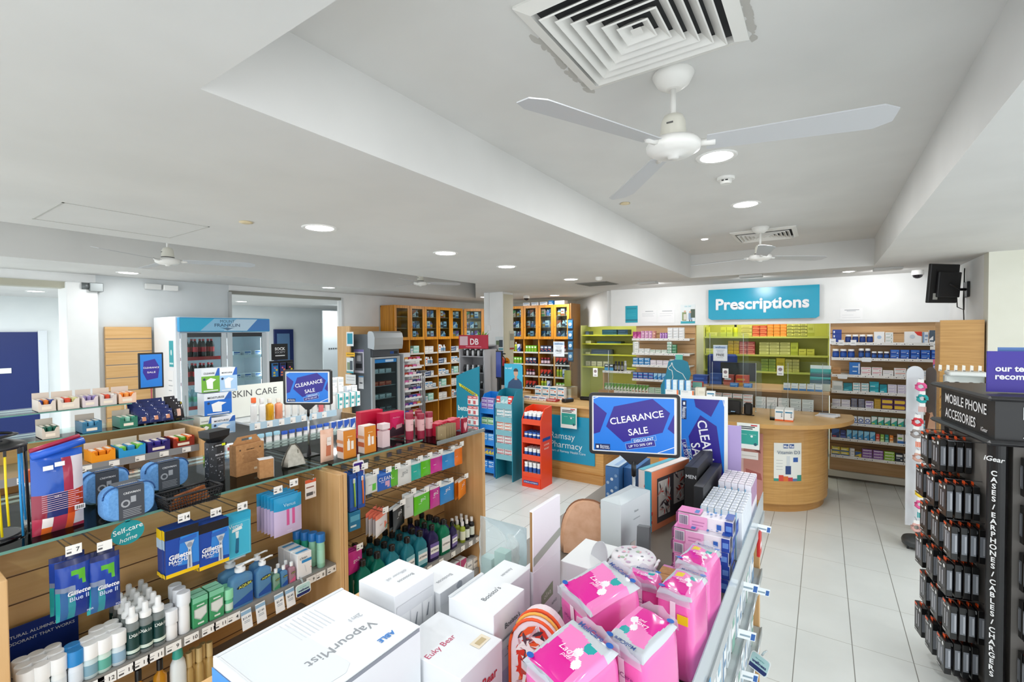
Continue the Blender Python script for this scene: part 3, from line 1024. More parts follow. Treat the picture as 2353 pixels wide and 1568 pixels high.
column(Q2,fy(421,1420),xs,3,'tall plain white deodorant next to the green boxes, #','tall white deodorants',.038)
for px_,zz in((391,.035),(421,.07)):
 pass
GBX=carton(.046,.028,.102,'3f9e6b',(('f',0,.82,1,1,'7cc9a6'),('f','P',[(.08,.62),(.92,.66),(.92,.38),(.5,.22),(.08,.36)],'b9c4c1'),('f','P',[(.14,.6),(.86,.63),(.86,.4),(.5,.27),(.14,.38)],'dde4e1'),('f',.25,.7,.75,.75,'cfe8dc'),('f',.3,.1,.7,.16,'d8ebe0'),('t',0,0,1,1,'8fd5b4')),'deodorant_box','deodorant')
for j,px_ in enumerate((455,493)):
 for k in range(2):
  GBX.put(f'green boxed antiperspirant, {["left", "right"][j]} pair, {["front", "rear"][k]} one',(xs-.016-.031*k,fy(px_,1390),ZS1),FACE_AISLE,'green boxed antiperspirants')
GRO=bottle(.082,.0145,'58b98a','8fdcb0','cfe7da','roll_on',.95,.42,18,True,.85,cat='deodorant')
column(GRO,fy(523,1370),xs,2,'mint green roll-on right of the green boxes, #','mint green roll-ons',.033)
GEL=clear('blue_gel','86c6f2',keep=.62,rough=.08)
GELG=clear('green_gel','b6dfc9',keep=.6,rough=.1)
GELP=clear('pink_gel','e6bccb',keep=.6,rough=.1)
def gel_bottle(w_,d,h,gm,pump=True,lab='1d4f9e'):
 a=M()
 T0=Matrix.Identity(4)
 pr=rrect(w_,d,d*.35,4)
 n=len(pr)
 lv=[(1,0),(1,.62*h),(.93,.70*h),(.45,.76*h),(.30,.78*h),(.30,.82*h)]
 vs=[(x*s_,y*(s_ if s_<.9 else 1),z)for s_,z in lv for x,y in pr]
 a.add(vs,[(j*n+i,j*n+(i+1)%n,(j+1)*n+(i+1)%n,(j+1)*n+i)for j in range(len(lv)-1)for i in range(n)],gm,True)
 a.add(vs,[tuple(range(n-1,-1,-1)),tuple(range((len(lv)-1)*n,len(lv)*n))],gm)
 l_=M()
 l_.poly([(-w_*.42,-d/2-.0008,h*.05),(w_*.42,-d/2-.0008,h*.05),(w_*.42,-d/2-.0008,h*.30),(-w_*.42,-d/2-.0008,h*.12)],lab)
 l_.poly([(w_*.36*math.cos(2*PI*i/16)+w_*.08,-d/2-.001,h*.50+h*.05*math.sin(2*PI*i/16)+.12*w_*.36*math.cos(2*PI*i/16))for i in range(16)],'1c2c3c')
 l_.text('AQIUM',w_*.17,(w_*.08,-d/2-.0014,h*.50),(1,0,.12),(-.12,0,1),'cfd860',.02)
 c_=M()
 if pump:
  c_.lathe([(w_*.22,.82*h),(w_*.22,.90*h),(w_*.1,.905*h),(w_*.1,.95*h)],mat('f2f5f7',.35),14)
  c_.prism(rrect(w_*.34,w_*.2,w_*.06),.945*h,.975*h,mat('f2f5f7',.35))
  c_.tube([(w_*.1,0,.96*h),(w_*.5,-.004,.985*h),(w_*.66,-.006,.975*h)],w_*.06,mat('f2f5f7',.35),6)
 else:
  c_.lathe([(w_*.24,.82*h),(w_*.24,.97*h),(w_*.22,1*h)],mat('f2f5f7',.35),14)
 return Kind('hand_gel','bottle',(w_,d,h),('body',a,None),('label',l_,None),('pump' if pump else 'cap',c_,None))
G375=gel_bottle(.080,.040,.150,GEL)
G200=gel_bottle(.057,.034,.138,GEL)
GS=[gel_bottle(.027,.02,.078,g_,False,l_)for g_,l_ in((GELG,'3f8f6a'),(GEL,'1d4f9e'),(GELP,'d9628a'))]
G375.put('largest blue hand gel pump bottle on the shelf',(xs-.022,fy(553,1360),ZS1),FACE_AISLE,'blue pump hand gels')
G375.put('large blue hand gel bottle behind the front ones',(xs-.085,fy(556,1350)-.01,ZS1),FACE_AISLE,'blue pump hand gels')
G200.put('slimmer blue hand gel pump bottle beside the largest',(xs-.020,fy(603,1330),ZS1),FACE_AISLE,'blue pump hand gels')
G200.put('slim blue hand gel pump bottle standing behind another',(xs-.075,fy(606,1320)+.004,ZS1),FACE_AISLE,'blue pump hand gels')
for k,(px_,d_)in enumerate(((631,'green'),(649,'blue'),(667,'pink'))):
 for q in range(2):
  GS[k].put(f'small {d_} hand gel with white cap, {["front", "rear"][q]} one',(xs-.012-.03*q,fy(px_,1325)-.006*q,ZS1),FACE_AISLE,f'small {d_} hand gels')
CLB=carton(.021,.046,.098,'f1f3f6',(('t',.05,.2,.95,.35,'2f9bd6'),('t',.05,.65,.95,.8,'2f9bd6'),('f',.05,.84,.95,.94,'dfe6ee')),'tampon_box','box')
CLF=carton(.062,.046,.098,'f4f5f7',(('f',.30,.60,.98,.72,'2b8fd0'),('f','T','clean',.42,.82,.016,'2c3340',.0),('f','P',[(.48,.5),(.5,.5),(.62,.18),(.60,.18)],'b9bec6'),('f',.9,.3,.95,.34,'d8434a'),('t',.1,.3,.9,.6,'45a3dc')),'swab_box','box')
for k in range(3):
 CLF.put(f'white swab box with blue tab, {["front", "middle", "rear"][k]} of its file',(xs-.024-.048*k,fy(694,1300),ZS1),FACE_AISLE,'white swab boxes')
CAN=bottle(.142,.0165,'9fdcc2','1f74bd','a9e2cc','deodorant_can',.97,.24,18,True,cat='deodorant')
CAN2=bottle(.142,.0165,'2fa68c','1f74bd','cde6ea','deodorant_can',.97,.24,18,True,cat='deodorant')
yc=fy(737,1270)
for k in range(4):
 (CAN if k<2 else CAN2).put(f'green spray can with blue cap by the wood post, {["front", "second", "third", "rear"][k]} of the file',(xs-.02-.037*k,yc-.012*k,ZS1),FACE_AISLE,'green spray cans by the post')
p=PX(96,1465,GB+.03)
m=M().box(GB+.02,GB+.024,p.y-.085,p.y+.085,ZA+.0005,ZA+.125,mat('16358c',.4),.0005)
m.text('NATURAL ALUMINIUM-FREE',.0125,(GB+.0246,p.y-.005,ZA+.098),(0,1,0),(0,0,1),'eef2f8',.012)
m.text('DEODORANT THAT WORKS',.0125,(GB+.0246,p.y-.005,ZA+.078),(0,1,0),(0,0,1),'eef2f8',.012)
solo('placard','navy placard about natural deodorant standing behind the white roll-ons','sign',m,(GB+.022,p.y,ZA),world=True)
def price_card(px_,txt,lab):
 m_=M().box(-.018,.018,-.001,0,-.068,0,mat('eff3f7',.5)).box(-.018,.018,-.0013,-.001,-.016,-.004,mat('8fb6d6',.5))
 m_.text(txt,.0105,(0,-.0014,-.028),(1,0,0),(0,0,1),'34495e',.01)
 m_.box(-.010,.010,-.0013,-.001,-.040,-.038,'93a1af').box(-.010,.010,-.0013,-.001,-.045,-.043,'93a1af')
 y_=PX(px_,1400,SX+.02).y
 solo('price_card',lab,'price card',m_,(SX+.012,y_,ZA-.006),FACE_AISLE+.1,rot=(-.18,0,FACE_AISLE+.05))
price_card(567,'$15.49','white hanging price card under the largest blue gel bottle')
price_card(600,'$7.49','white hanging price card under the slimmer blue gel bottle')
price_card(643,'$2.49','white hanging price card under the small gel bottles')
price_card(668,'$2.49','white hanging price card half behind the wellness tag')
def wobbler(name,label,p,u,v,s_=1.0,board='d3ecec'):
 t=thing(name,label,'sign',p)
 T0=frame_T((p[0],p[1],p[2]),u,v)
 R0=T0.to_3x3()
 m_=M()
 m_.prism(rrect(.058*s_,.052*s_,.009*s_),-.001,.001,mat('f2f6f6',.35),T0)
 m_.prism(rrect(.053*s_,.047*s_,.008*s_),.001,.0014,mat('bfe3e4',.35),T0)
 m_.prism([(-.026*s_,-.023*s_),(.022*s_,-.023*s_),(.026*s_,-.016*s_),(.026*s_,-.010*s_),(-.026*s_,-.010*s_)],.0014,.0018,mat('1d2f6e',.35),T0)
 U_,V_=R0@Vector((1,0,0)),R0@Vector((0,1,0))
 m_.text('wellness',.0125*s_,T0@Vector((0,0,.0022)),U_,V_,'22306e',.03)
 m_.text('be well for',.006*s_,T0@Vector((0,.012*s_,.0022)),U_,V_,'2f9b96',.0)
 part('board',m_,t)
 m_=M()
 m_.tube([T0@Vector((0,.028*s_,0)),T0@Vector((0,.036*s_,-.01)),T0@Vector((0,.036*s_,-.03))],.003*s_,clear('wobbler_strip','e6eef0',keep=.7),5)
 part('clip',m_,t)
 return t
p=PX(697,1354,SX+.035)
wobbler('shelf_tag','rounded wellness tag clipped under the small gel bottles',p,(.15,.98,.10),(.12,-.12,.98))
zl=.7654
for k,(px_,d_)in enumerate(((316,'first'),(366,'second'))):
 a=bottle(.19,.0185,'d9941c','151517',None,'pump_bottle',.4,.18,16,True,bodymat=clear('amber_wash','e0a02c',keep=.4,rough=.1))
 y_=PX(px_,1545,-1.79).y
 t=a.put(f'{d_} amber body wash bottle with black pump on the lower shelf',(-1.785,y_,zl),FACE_AISLE,'amber wash bottles')
 o_=D.objects.new('pump',M().tube([(0,0,.188),(0,0,.2),(.028,0,.205),(.036,0,.2)],.005,BLACK,6).mesh('pump'))
 COL.objects.link(o_)
 o_.parent=t
y_=PX(409,1545,-1.785).y
t=thing('lotion_bottle','white lotion bottle with teal flip cap on the lower shelf','bottle',(-1.785,y_,zl),FACE_AISLE)
part('body',M().lathe([(.022,0),(.024,.01),(.024,.12),(.021,.15),(.014,.165)],mat('e6eef0',.35),18,sy_=.8),t,world=False)
part('cap',M().lathe([(.014,.165),(.016,.17),(.012,.205),(.006,.212)],mat('3fb3a4',.35),14),t,world=False)
GOLD=bottle(.16,.014,'b99a5e','cdb27a',None,'gold_bottle',.6,.3,12,True)
for k,px_ in enumerate((434,446,458,470,482)):
 GOLD.put(f'{ORD[k]} slim gold bottle in a row on the lower shelf',(-1.79-.012*(k%2),PX(px_,1530,-1.79).y,zl),FACE_AISLE,'slim gold bottles')
#  farther bay: dental pouches and mouthwash
def hang_px(bx,X,mk,label,n=1,step=.016,group=None,tilt=0,up=.016,num=None,pegged=True):
 pos,w_,h=hb(*bx,X)
 kd=mk(w_,h)
 if pegged:
  peg(gf,pos.y,pos.z+h+up*.3,x1=X+.03,num=num)
 hang(kd,pos,label,n,step,group,tilt)
def two_tone(c,header='e9ecee',cut=.86,spot=None):
 def f(u,v):
  if v>cut:
   return header
  if spot and(u-spot[0])**2+(v-spot[1])**2<spot[2]**2:
   return spot[3]
  return c
 return f
def go_pouch(c,header='e4e8ea',txt='go2',tc='f4f6f8',spot=None,**kw):
 f=two_tone(c,header,.86,spot)
 f.__qualname__='tt'+c
 return lambda w_,h:pouch(w_*.96,h,.012,f,((txt,.5,.68,.026,tc,.0),('dental',.3,.5,.008,tc,0)),'dental_pouch','dental pouch',6,8,.25)
DG='hanging dental pouches in the farther bay'
X1=-1.79
for bx,mk,lb,n in(((839,1086,868,1138),go_pouch('dfe4e2','e8ecec','','6a6a6a',(.7,.3,.2,'5ec23a')),'white pouch with green spot, top peg row beside toothbrushes, #',3),((867,1080,899,1131),go_pouch('2b66c6','3b78d2','CLEAN','eef3fa',(.72,.35,.2,'d7a9c4')),'blue pouch with pink disc on the top peg row, #',3),((893,1074,914,1122),go_pouch('62b936','57ac2e','','f4f6f8'),'leaf green pouch squeezed between blue and white ones, #',2),((911,1064,945,1120),go_pouch('dcdfdf','e6e8e8','go2','9aa0a2'),'white dental pouch on the top peg row, #',3),((945,1056,967,1105),go_pouch('2bb3a6','dfe6e8',''),'teal dental pouch on the top peg row, #',3),((966,1048,990,1097),go_pouch('5fc326','dfe6e8',''),'lime green dental pouch on the top peg row, #',3),((989,1040,1017,1089),go_pouch('cf2f9b','e6e0e6',''),'magenta dental pouch on the top peg row, #',3),((1015,1032,1046,1082),go_pouch('2a8ed6','dfe6e8',''),'sky blue dental pouch on the top peg row, #',3),((1040,1022,1063,1074),go_pouch('f07a22','e8e4de',''),'orange dental pouch at the end of the top peg row, #',3)):
 hang_px(bx,X1,mk,lb,n,.018,DG)
X2=-1.775
for bx,mk,lb,n,tl in(((893,1150,938,1224),go_pouch('1d2026','d9dddf','go2'),'black dental pouch on the second peg row, #',2,.35),((930,1130,951,1192),go_pouch('c9cdcf','dfe3e5','','8a8a8a'),'grey clear dental pouch beside the black one, #',2,0),((950,1122,990,1188),go_pouch('5cc51e','dde2e3','go2'),'lime green dental pouch on the second peg row, #',3,0),((987,1112,1011,1172),go_pouch('c62d97','e6e0e6','go2'),'magenta dental pouch on the second peg row, #',3,0),((1010,1102,1043,1163),go_pouch('2487d3','dfe6e8','go2'),'sky blue dental pouch on the second peg row, #',3,0),((1046,1092,1078,1150),go_pouch('f58a1e','e9e3da','go2'),'orange dental pouch on the second peg row, #',2,.3)):
 hang_px(bx,X2,mk,lb,n,.020,DG,tl)
def coral(u,v):
 if v>.84:
  return 'f0836a'
 if(u-.72)**2*1.5+(v-.34)**2<.02:
  return 'f0836a'
 if(u-.82)**2*2+(v-.25)**2<.016:
  return '3aa37f'
 return 'e3dfe2'
hang_px((846,1165,905,1240),-1.745,lambda w_,h:pouch(w_*.8,h,.014,coral,(('blush',.35,.5,.012,'d9a0a0',0),),'dental_pouch','dental pouch',8,10,.25),'white pouch with coral top and coral picks, #',4,.022,DG,.45)
def brush_pack(c_brush):
 m_=M().box(-.02,.02,-.006,.006,0,.17,mat('1f56ad',.25),.002)
 m_.box(-.018,.018,-.0068,-.006,.02,.15,mat('2c6cc4',.25))
 m_.tube([(.006,-.010,.02),(.005,-.010,.08),(.002,-.010,.145)],.004,mat(c_brush,.3),6)
 m_.box(-.004,.008,-.013,-.008,.128,.15,mat('e6eef4',.4),.002)
 return Kind('toothbrush_pack','toothbrush',(.04,.012,.17),('toothbrush_pack',m_,None))
for k,(bx,cc,d_)in enumerate((((800,1098,820,1180),'a6dc5c','green'),((818,1092,842,1172),'f0783a','orange'))):
 pos,w_,h=hb(*bx,-1.775)
 peg(gf,pos.y,pos.z+.185,x1=-1.75)
 hang(brush_pack(cc),pos,f'blue carded toothbrush with {d_} handle by the bay post, #',4,.022,'carded toothbrushes by the bay post')
pos,w_,h=hb(800,1176,826,1222,-1.78)
hang(carton(.06,.02,.085,'1d7fae',(('f',.1,.5,.9,.8,'5fb4d6'),('f',.1,.2,.6,.3,'d9eef6')),'floss_box','dental box'),pos,'teal-blue hanging box under the carded toothbrushes, #',3,.024,'teal hanging boxes')
pos,w_,h=hb(803,1272,830,1322,-1.78)
hang(pouch(.075,.10,.014,two_tone('d0329a','d0329a'),(('go2',.5,.6,.024,'f6e6f2',0),),'dental_pouch','dental pouch',6,8),pos,'magenta pouch low beside the bay post, #',3,.02,DG)
peg(gf,pos.y,pos.z+.112,x1=-1.75,num='4')
def mouthwash(h,w_,tint,name='mouthwash_bottle',lab='e8f2f2',keep=.62):
 gm=clear('wash_'+tint,tint,keep=keep,rough=.08)
 a=M()
 lv=[(.92,0),(1,.02),(1,.42),(.93,.50),(.97,.58),(.86,.66),(.5,.76),(.34,.80),(.34,.85)]
 pr=rrect(w_,w_*.58,w_*.2,3)
 n=len(pr)
 vs=[(x*s_,y*s_,z*h)for s_,z in lv for x,y in pr]
 a.add(vs,[(j*n+i,j*n+(i+1)%n,(j+1)*n+(i+1)%n,(j+1)*n+i)for j in range(len(lv)-1)for i in range(n)],gm,True)
 a.add(vs,[tuple(range(n-1,-1,-1))],gm)
 l_=M()
 l_.box(-w_*.40,w_*.40,-w_*.305,-w_*.288,h*.10,h*.50,mat(lab,.35))
 l_.box(-w_*.38,w_*.38,-w_*.307,-w_*.305,h*.22,h*.40,mat('f4f6f6',.35))
 l_.text('LISTERINE',None,(0,-w_*.310,h*.31),(1,0,0),(0,0,1),'20242a',.03,fit=w_*.68)
 c_=M()
 for k in range(4):
  c_.lathe([(w_*.19,h*(.85+.035*k)),(w_*.205,h*(.865+.035*k)),(w_*.19,h*(.88+.035*k))],mat('17191c',.25),14)
 c_.lathe([(w_*.16,h*.985),(w_*.12,h)],mat('17191c',.25),14)
 return Kind(name,'mouthwash',(w_,w_*.58,h),('body',a,None),('label',l_,None),('cap',c_,None))
MWT,MWC,MWG,MWP=mouthwash(.19,.078,'1fa08c'),mouthwash(.19,.078,'3fb3c6',lab='8fc8d6'),mouthwash(.19,.078,'2fb58a'),mouthwash(.19,.076,'4a4080',lab='6f5ca6')
MWS=mouthwash(.15,.062,'4a4080',lab='6f5ca6')
zb=.7784
rows_=((1.37,MWT,3,'green'),(1.455,MWT,4,'green'),(1.545,MWC,4,'pale blue'),(1.645,MWC,4,'pale blue'),(1.735,MWC,4,'clear blue'),(1.825,MWP,4,'purple'),(1.915,MWG,4,'mint green'),(1.99,MWS,4,'small purple'),(2.055,MWG,0,''))
for i,(y,kd,n,d_)in enumerate(rows_):
 for k in range(n):
  kd.put(f'{d_} mouthwash bottle, {ORD[k]} from the shelf edge in the {ORD[i]} file',(-1.755-.055*k,y,zb),FACE_AISLE+random.uniform(-.12,.12),'mouthwash bottles')
SMB=bottle(.12,.017,'1a1c20','f2f2f2','e3eee6','oil_bottle',.45,.2,14,True)
SML=bottle(.12,.017,'9fb23a','f2f2f2','e8eed6','oil_bottle',.45,.2,14,True)
for i,(y,kd,d_)in enumerate(((2.045,MWG,'x'),(2.075,SML,'yellow-green'),(2.115,SMB,'dark'),(2.16,SMB,'dark'))):
 if d_=='x':
  continue
 for k in range(3):
  kd.put(f'{d_} small bottle with white cap by the end panel, {ORD[k]} deep in file {["", "one", "two", "three"][i]}',(-1.75-.04*k,y,zb),FACE_AISLE,'small bottles by the end panel')
for px_ in(955,985,1012,1040,1062,1080,1096):
 y_=PX(px_,1280,-1.725).y
 ticket(gf,(-1.7195,y_,.762),None,.6)
zc=.5854
TB=carton(.12,.06,.055,'19857f',(('f','T','go2',.35,.5,.03,'0f3a3a',.0),('t','T','go2',.3,.5,.04,'0f3a3a',.0)),'dental_box','dental box')
VB_=carton(.12,.06,.055,'6b5bb0',(('f',.1,.3,.8,.6,'8a7cc8'),),'dental_box','dental box')
for k in range(3):
 TB.put(f'teal box, {ORD[k]} up in the stack below the magenta pouch',(-1.77,1.44,zc+.0555*k),FACE_AISLE,'teal boxes stacked low')
row([(plain(.05,.05,.1,'f0f0ee','8fc06a','c23a6a',3),2,'white carton with green oval'),(plain(.05,.05,.1,'f0f0ee','b0306a','d88aa6',2),2,'white and crimson carton'),(plain(.05,.05,.06,'eef0f0','d8dcde','9aa0a6',0),2,'pale low carton')],(-1.735,1.86,zc),FACE_AISLE,'the bottom visible ledge of the mouthwash bay')
#  on top of the glass
ZG=1.4325
ZTR=1.4185
def on_glass(px_,py_,z=ZG):
 return PZ(px_,py_,z)
p=on_glass(-22,1240)
t=thing('cord_stand','black round stand hung with coloured glasses cords at the left edge','display stand',p)
x,y,z=p
part('base',M().lathe([(.07,0),(.07,.006),(.06,.009)],mat('17181a',.2),28),t,world=False)
part('pole',M().tube([(0,0,.01),(0,0,.27)],.006,BLACK,8),t,world=False)
part('top_plate',M().lathe([(.02,.27),(.075,.255),(.08,.26),(.072,.268),(.03,.282)],mat('1d1e20',.35),20).lathe([(.05,.288),(.062,.292),(.05,.296)],BLACK,18,cap=False),t,world=False)
part('tag',M().lathe([(0,.0),(.014,.001)],mat('d3ee2a',.4),14,cap=False,T=Matrix.Translation((.04,-.01,.305))@Matrix.Rotation(.9,4,'Y')),t,world=False)
part('eyewear_cord',M().tube([(-.06,-.04,.285),(-.03,-.06,.29),(.04,-.04,.29),(.06,.02,.285)],.004,mat('24262a',.3),5),t,world=False)
for k,(a,cc,ln)in enumerate(((6,'f2d916',.28),(17,'f2d916',.25),(44,'2d9de0',.30),(52,'2d9de0',.25),(66,'151618',.30),(74,'26282c',.27),(110,'151618',.26),(200,'151618',.26))):
 a=math.radians(a)
 u=Vector((.074*math.cos(a),.074*math.sin(a),0))
 part('hanging_cord',M().tube([u+Vector((0,0,.258)),u*1.02+Vector((0,0,.258-ln*.4)),u*1.0+Vector((.003,.004,.258-ln*.85))],.0028,mat(cc,.4),6).box(u.x-.003,u.x+.003,u.y-.003,u.y+.003,.24,.262,BLACK),t,world=False)
p=on_glass(62,1225)
solo('clear_bag','crumpled clear bag standing behind the cord stand','bag',pouch(.04,.13,.02,lambda u,v:PLAST if(int(u*8)+int(v*9))%4 else clear('crinkle_film','c9c4b8',keep=.6),(),'clear_bag','bag',8,10,wob=.006,seed=9).parts[0][1],(p.x-.03,p.y+.02,ZG),FACE_AISLE)
def gift_col(u,v):
 if v>.93:
  return '2a62c8'
 if v>.52:
  return '2456b4' if u<.52 else('a8324e' if u<.74 else 'ded6de')
 if v>.22:
  return '8c1d38' if u<.22 else('1d2f70' if u<.62 else 'c8431f')
 if u<.16:
  return 'b0344f'
 if u<.34:
  return 'f0e8e6' if v>.07 else 'f0702a'
 if u<.60:
  return 'b23a54'
 if u<.76:
  return 'e8602a'
 return 'e9e0e4' if v>.06 else 'b0344f'
pos,w_,h=hb(72,1010,206,1240,-1.86)
p=on_glass(140,1222)
t=thing('gift_bag','see-through toiletry bag with blue roll top and red and navy panels','toiletry bag',(p.x-.02,p.y,ZG),FACE_AISLE+.1)
gp=pouch(.115,.235,.06,gift_col,(('GIFT',.42,.47,.008,'e8ecf6',0),),'pouch','bag',26,24,.15,.001,4,3)
part('pouch',gp.parts[0][1],t,world=False)
m=M()
for k in range(9):
 m.box(-.045,.045-(k%3)*.008,-.0335,-.033,.066+.006*k+.004,.0675+.006*k+.004,mat('d9b8c4',.5))
m.box(.026,.05,-.034,-.0335,.056,.07,WHITE)
for k in range(8):
 m.box(.028+.0025*k,.029+.0025*k+(.0006 if k%2 else 0),-.0345,-.034,.058,.068,BLACK)
part('printed_panel',m,t,world=False)
part('roll_top',M().tube([(-.058,-.01,.232),(0,-.012,.243),(.058,-.01,.256)],.011,mat('2460d2',.3),10).tube([(-.055,.01,.245),(0,.012,.256),(.056,.01,.268)],.007,mat('b02046',.35),8),t,world=False)
for k,(dx,cc)in enumerate(((-.03,'f4f4f4'),(-.005,'f2f2f2'))):
 part('price_sticker',M().box(dx-.011,dx+.011,-.0345,-.034,.19+.006*k,.203+.006*k,mat(cc,.5)),t,world=False)
for px_,py_,hh,bc,cc,d_ in((86,1100,.17,'ece8e4','ee6a2c','orange'),(70,1100,.165,'ece8e4','ee6a2c','second orange'),(121,1110,.155,'f1eef0','c4224e','crimson'),(157,1105,.17,'eef2f6','2a62c0','bright blue')):
 p=PX(px_,1130,-2.02)
 bottle(hh,.016,bc,cc,'e6e2e8','lotion_bottle',.8,.22,14,True).put(f'white lotion bottle with {d_} cap behind the toiletry bag',(-2.02,p.y,ZG),FACE_AISLE)
def washbag(label,px_,py_,dx,w_,h,flip=False):
 p_=on_glass(px_,py_)
 t_=thing('wash_bag',label,'wash bag',(p_.x+dx,p_.y,ZG),FACE_AISLE+.06,'blue fabric wash bags with grey sleeves')
 d=.07
 pr=rrect(w_,h,h*.30,6)
 m_=M()
 n=len(pr)
 lv=[(-d/2,.86),(-d/2+.012,.97),(0,1.0),(d/2-.012,.97),(d/2,.86)]
 vs=[(x*s_,y_,h/2+z_*s_)for y_,s_ in lv for x,z_ in pr]
 FB=noisy('blue_felt','5f98d6','70a8e2',(160,160,160),.85,.2)
 m_.add(vs,[(j*n+i,j*n+(i+1)%n,(j+1)*n+(i+1)%n,(j+1)*n+i)for j in range(len(lv)-1)for i in range(n)],FB,True)
 m_.add(vs,[tuple(range(n)),tuple(range(4*n,5*n))],FB)
 part('bag_body',m_,t_,world=False)
 m_=M()
 path=[(x*1.005,-d*.30,h/2+z_*1.005)for x,z_ in pr if z_>0]
 m_.tube(path,.0025,mat('2a5690',.6),5)
 part('zip',m_,t_,world=False)
 m_=M()
 sw=w_*.25
 G_=mat('454a53',.5)
 m_.box(-sw,sw*.95,-d/2-.002,-d/2-.0005,.002,h*.98,G_)
 m_.box(-sw,sw*.95,-d/2-.002,d/2+.002,h*.995,h*1.01,G_)
 m_.box(-sw,sw*.95,d/2+.0005,d/2+.002,.002,h*1.0,G_)
 m_.text('CREWMAN',None,(0,-d/2-.0026,h*.80),(1,0,0),(0,0,1),'dfe2e6',.02,fit=sw*1.3)
 m_.text('CREWMAN',None,(0,-d*.1,h*1.0112),(1,0,0),(0,1,0),'dfe2e6',.02,fit=sw*1.4)
 for k in range(5):
  m_.box(-sw*.7,sw*(.7-.1*(k%2)),-d/2-.0026,-d/2-.002,h*(.10+.05*k),h*(.115+.05*k),mat('a9adb4',.5))
 m_.poly([(-sw*.5+.012*math.cos(2*PI*i/12),-d/2-.0026,h*.5+.012*math.sin(2*PI*i/12))for i in range(12)],'a9adb4')
 m_.poly([(-sw*.5+.007*math.cos(2*PI*i/12),-d/2-.003,h*.5+.007*math.sin(2*PI*i/12))for i in range(12)],G_)
 m_.box(-sw*.1,sw*.3,-d/2-.0026,-d/2-.002,h*.5,h*.68,mat('a9adb4',.5))
 part('paper_sleeve',m_,t_,world=False)
 return t_
washbag('front blue fabric wash bag with grey paper sleeve',298,1190,-.02,.135,.105)
washbag('blue fabric wash bag half behind the front one',262,1165,-.10,.13,.11)
washbag('blue fabric wash bag behind the black basket',395,1128,-.06,.14,.105)
p=on_glass(445,1160)
t=thing('wire_basket','small black basket holding brown combs on the glass top','basket',(p.x-.03,p.y,ZG),FACE_AISLE+.05)
BW,BD,BH=.17,.09,.045
part('floor_panel',M().box(-BW/2+.008,BW/2-.008,-BD/2+.008,BD/2-.008,0,.002,BLACK),t,world=False)
for nm,(a,b)in{'front':((-BW/2,-BD/2),(BW/2,-BD/2)),'back':((-BW/2,BD/2),(BW/2,BD/2)),'side':((-BW/2,-BD/2),(-BW/2,BD/2)),'end':((BW/2,-BD/2),(BW/2,BD/2))}.items():
 m=M()
 A,B=Vector((*a,0)),Vector((*b,0))
 cc=Vector((0,0,0))
 sh=lambda q,zz:Vector((q.x*(1-.10*(1-zz/BH)),q.y*(1-.10*(1-zz/BH)),zz))
 for zz in(.002,.012,.022,.032):
  m.tube([sh(A,zz),sh(B,zz)],.0014,BLACK,4)
 m.tube([sh(A,BH),sh(B,BH)],.004,BLACK,6)
 nst=int((B-A).length/.009)
 for k in range(nst+1):
  q=A.lerp(B,k/nst)
  m.tube([sh(q,0),sh(q,BH)],.0012,BLACK,4)
 part(nm+'_lattice',m,t,world=False)
tw=Matrix.Rotation(FACE_AISLE+.05,4,'Z')
for k in range(5):
 m=M()
 L=.12-.006*k
 m.prism([(-L/2,-.008),(L/2,-.006),(L/2,.006),(-L/2,.008)],0,.004,noisy('horn_brown','7a3f1c','b06a34',(60,60,60),.3))
 for q in range(16):
  m.box(-L/2+.006+q*L/18,-L/2+.008+q*L/18,-.018,-.006,.001,.003,'8a4a22')
 q=tw@Vector((-.01+.006*k,-.02+.012*k,.006+.006*k))
 solo('comb',f'{ORD[k]} brown comb lying in the black basket','comb',m,(p.x-.03+q.x,p.y+q.y,ZG+q.z),FACE_AISLE+.05+.06*k,'brown combs in the basket',rot=(0,-.10,FACE_AISLE+.05+.05*(k-2)))
p=on_glass(503,1108)
t=thing('gift_tower','tall black patterned gift carton with flared black top','gift box',(p.x-.03,p.y,ZG),FACE_AISLE+.2)
m=M()
hexp=[(.034*math.cos(math.radians(a)),.034*math.sin(math.radians(a)))for a in(22.5,67.5,112.5,157.5,202.5,247.5,292.5,337.5)]
m.prism(hexp,0,.155,mat('26272b',.45))
rg=random.Random(11)
for k in range(70):
 a=rg.choice((202.5,247.5,292.5,337.5,157.5))
 A=Vector((.0343*math.cos(math.radians(a)),.0343*math.sin(math.radians(a)),0))
 B=Vector((.0343*math.cos(math.radians(a+45)),.0343*math.sin(math.radians(a+45)),0))
 u,v=rg.uniform(.05,.8),rg.uniform(.01,.14)
 q=A.lerp(B,u)+Vector((0,0,v))
 e=(B-A).normalized()
 m.poly([q,q+e*.005+Vector((0,0,rg.uniform(-.002,.003))),q+e*rg.uniform(.001,.005)+Vector((0,0,rg.uniform(.004,.009)))],rg.choice(('b9bbc0','8a8c92','d5d7da','55575c')))
part('carton',m,t,world=False)
part('flared_top',M().add([(.02*sx_,.02*sy2,.156)for sx_,sy2 in((-1,-1),(1,-1),(1,1),(-1,1))]+[(.04*sx_,.03*sy2,.175)for sx_,sy2 in((-1,-1),(1,-1),(1,1),(-1,1))]+[(.042*sx_,.032*sy2,.20)for sx_,sy2 in((-1,-1),(1,-1),(1,1),(-1,1))],[(0,1,5,4),(1,2,6,5),(2,3,7,6),(3,0,4,7),(4,5,9,8),(5,6,10,9),(6,7,11,10),(7,4,8,11),(8,9,10,11),(3,2,1,0)],mat('1b1c1f',.4)),t,world=False)
m=M().box(-.026,.026,-.0330,-.0325,.138,.150,BLACK).text('CREWMAN',None,(-.004,-.0335,.144),(1,0,0),(0,0,1),'e8e8ea',.02,fit=.034)
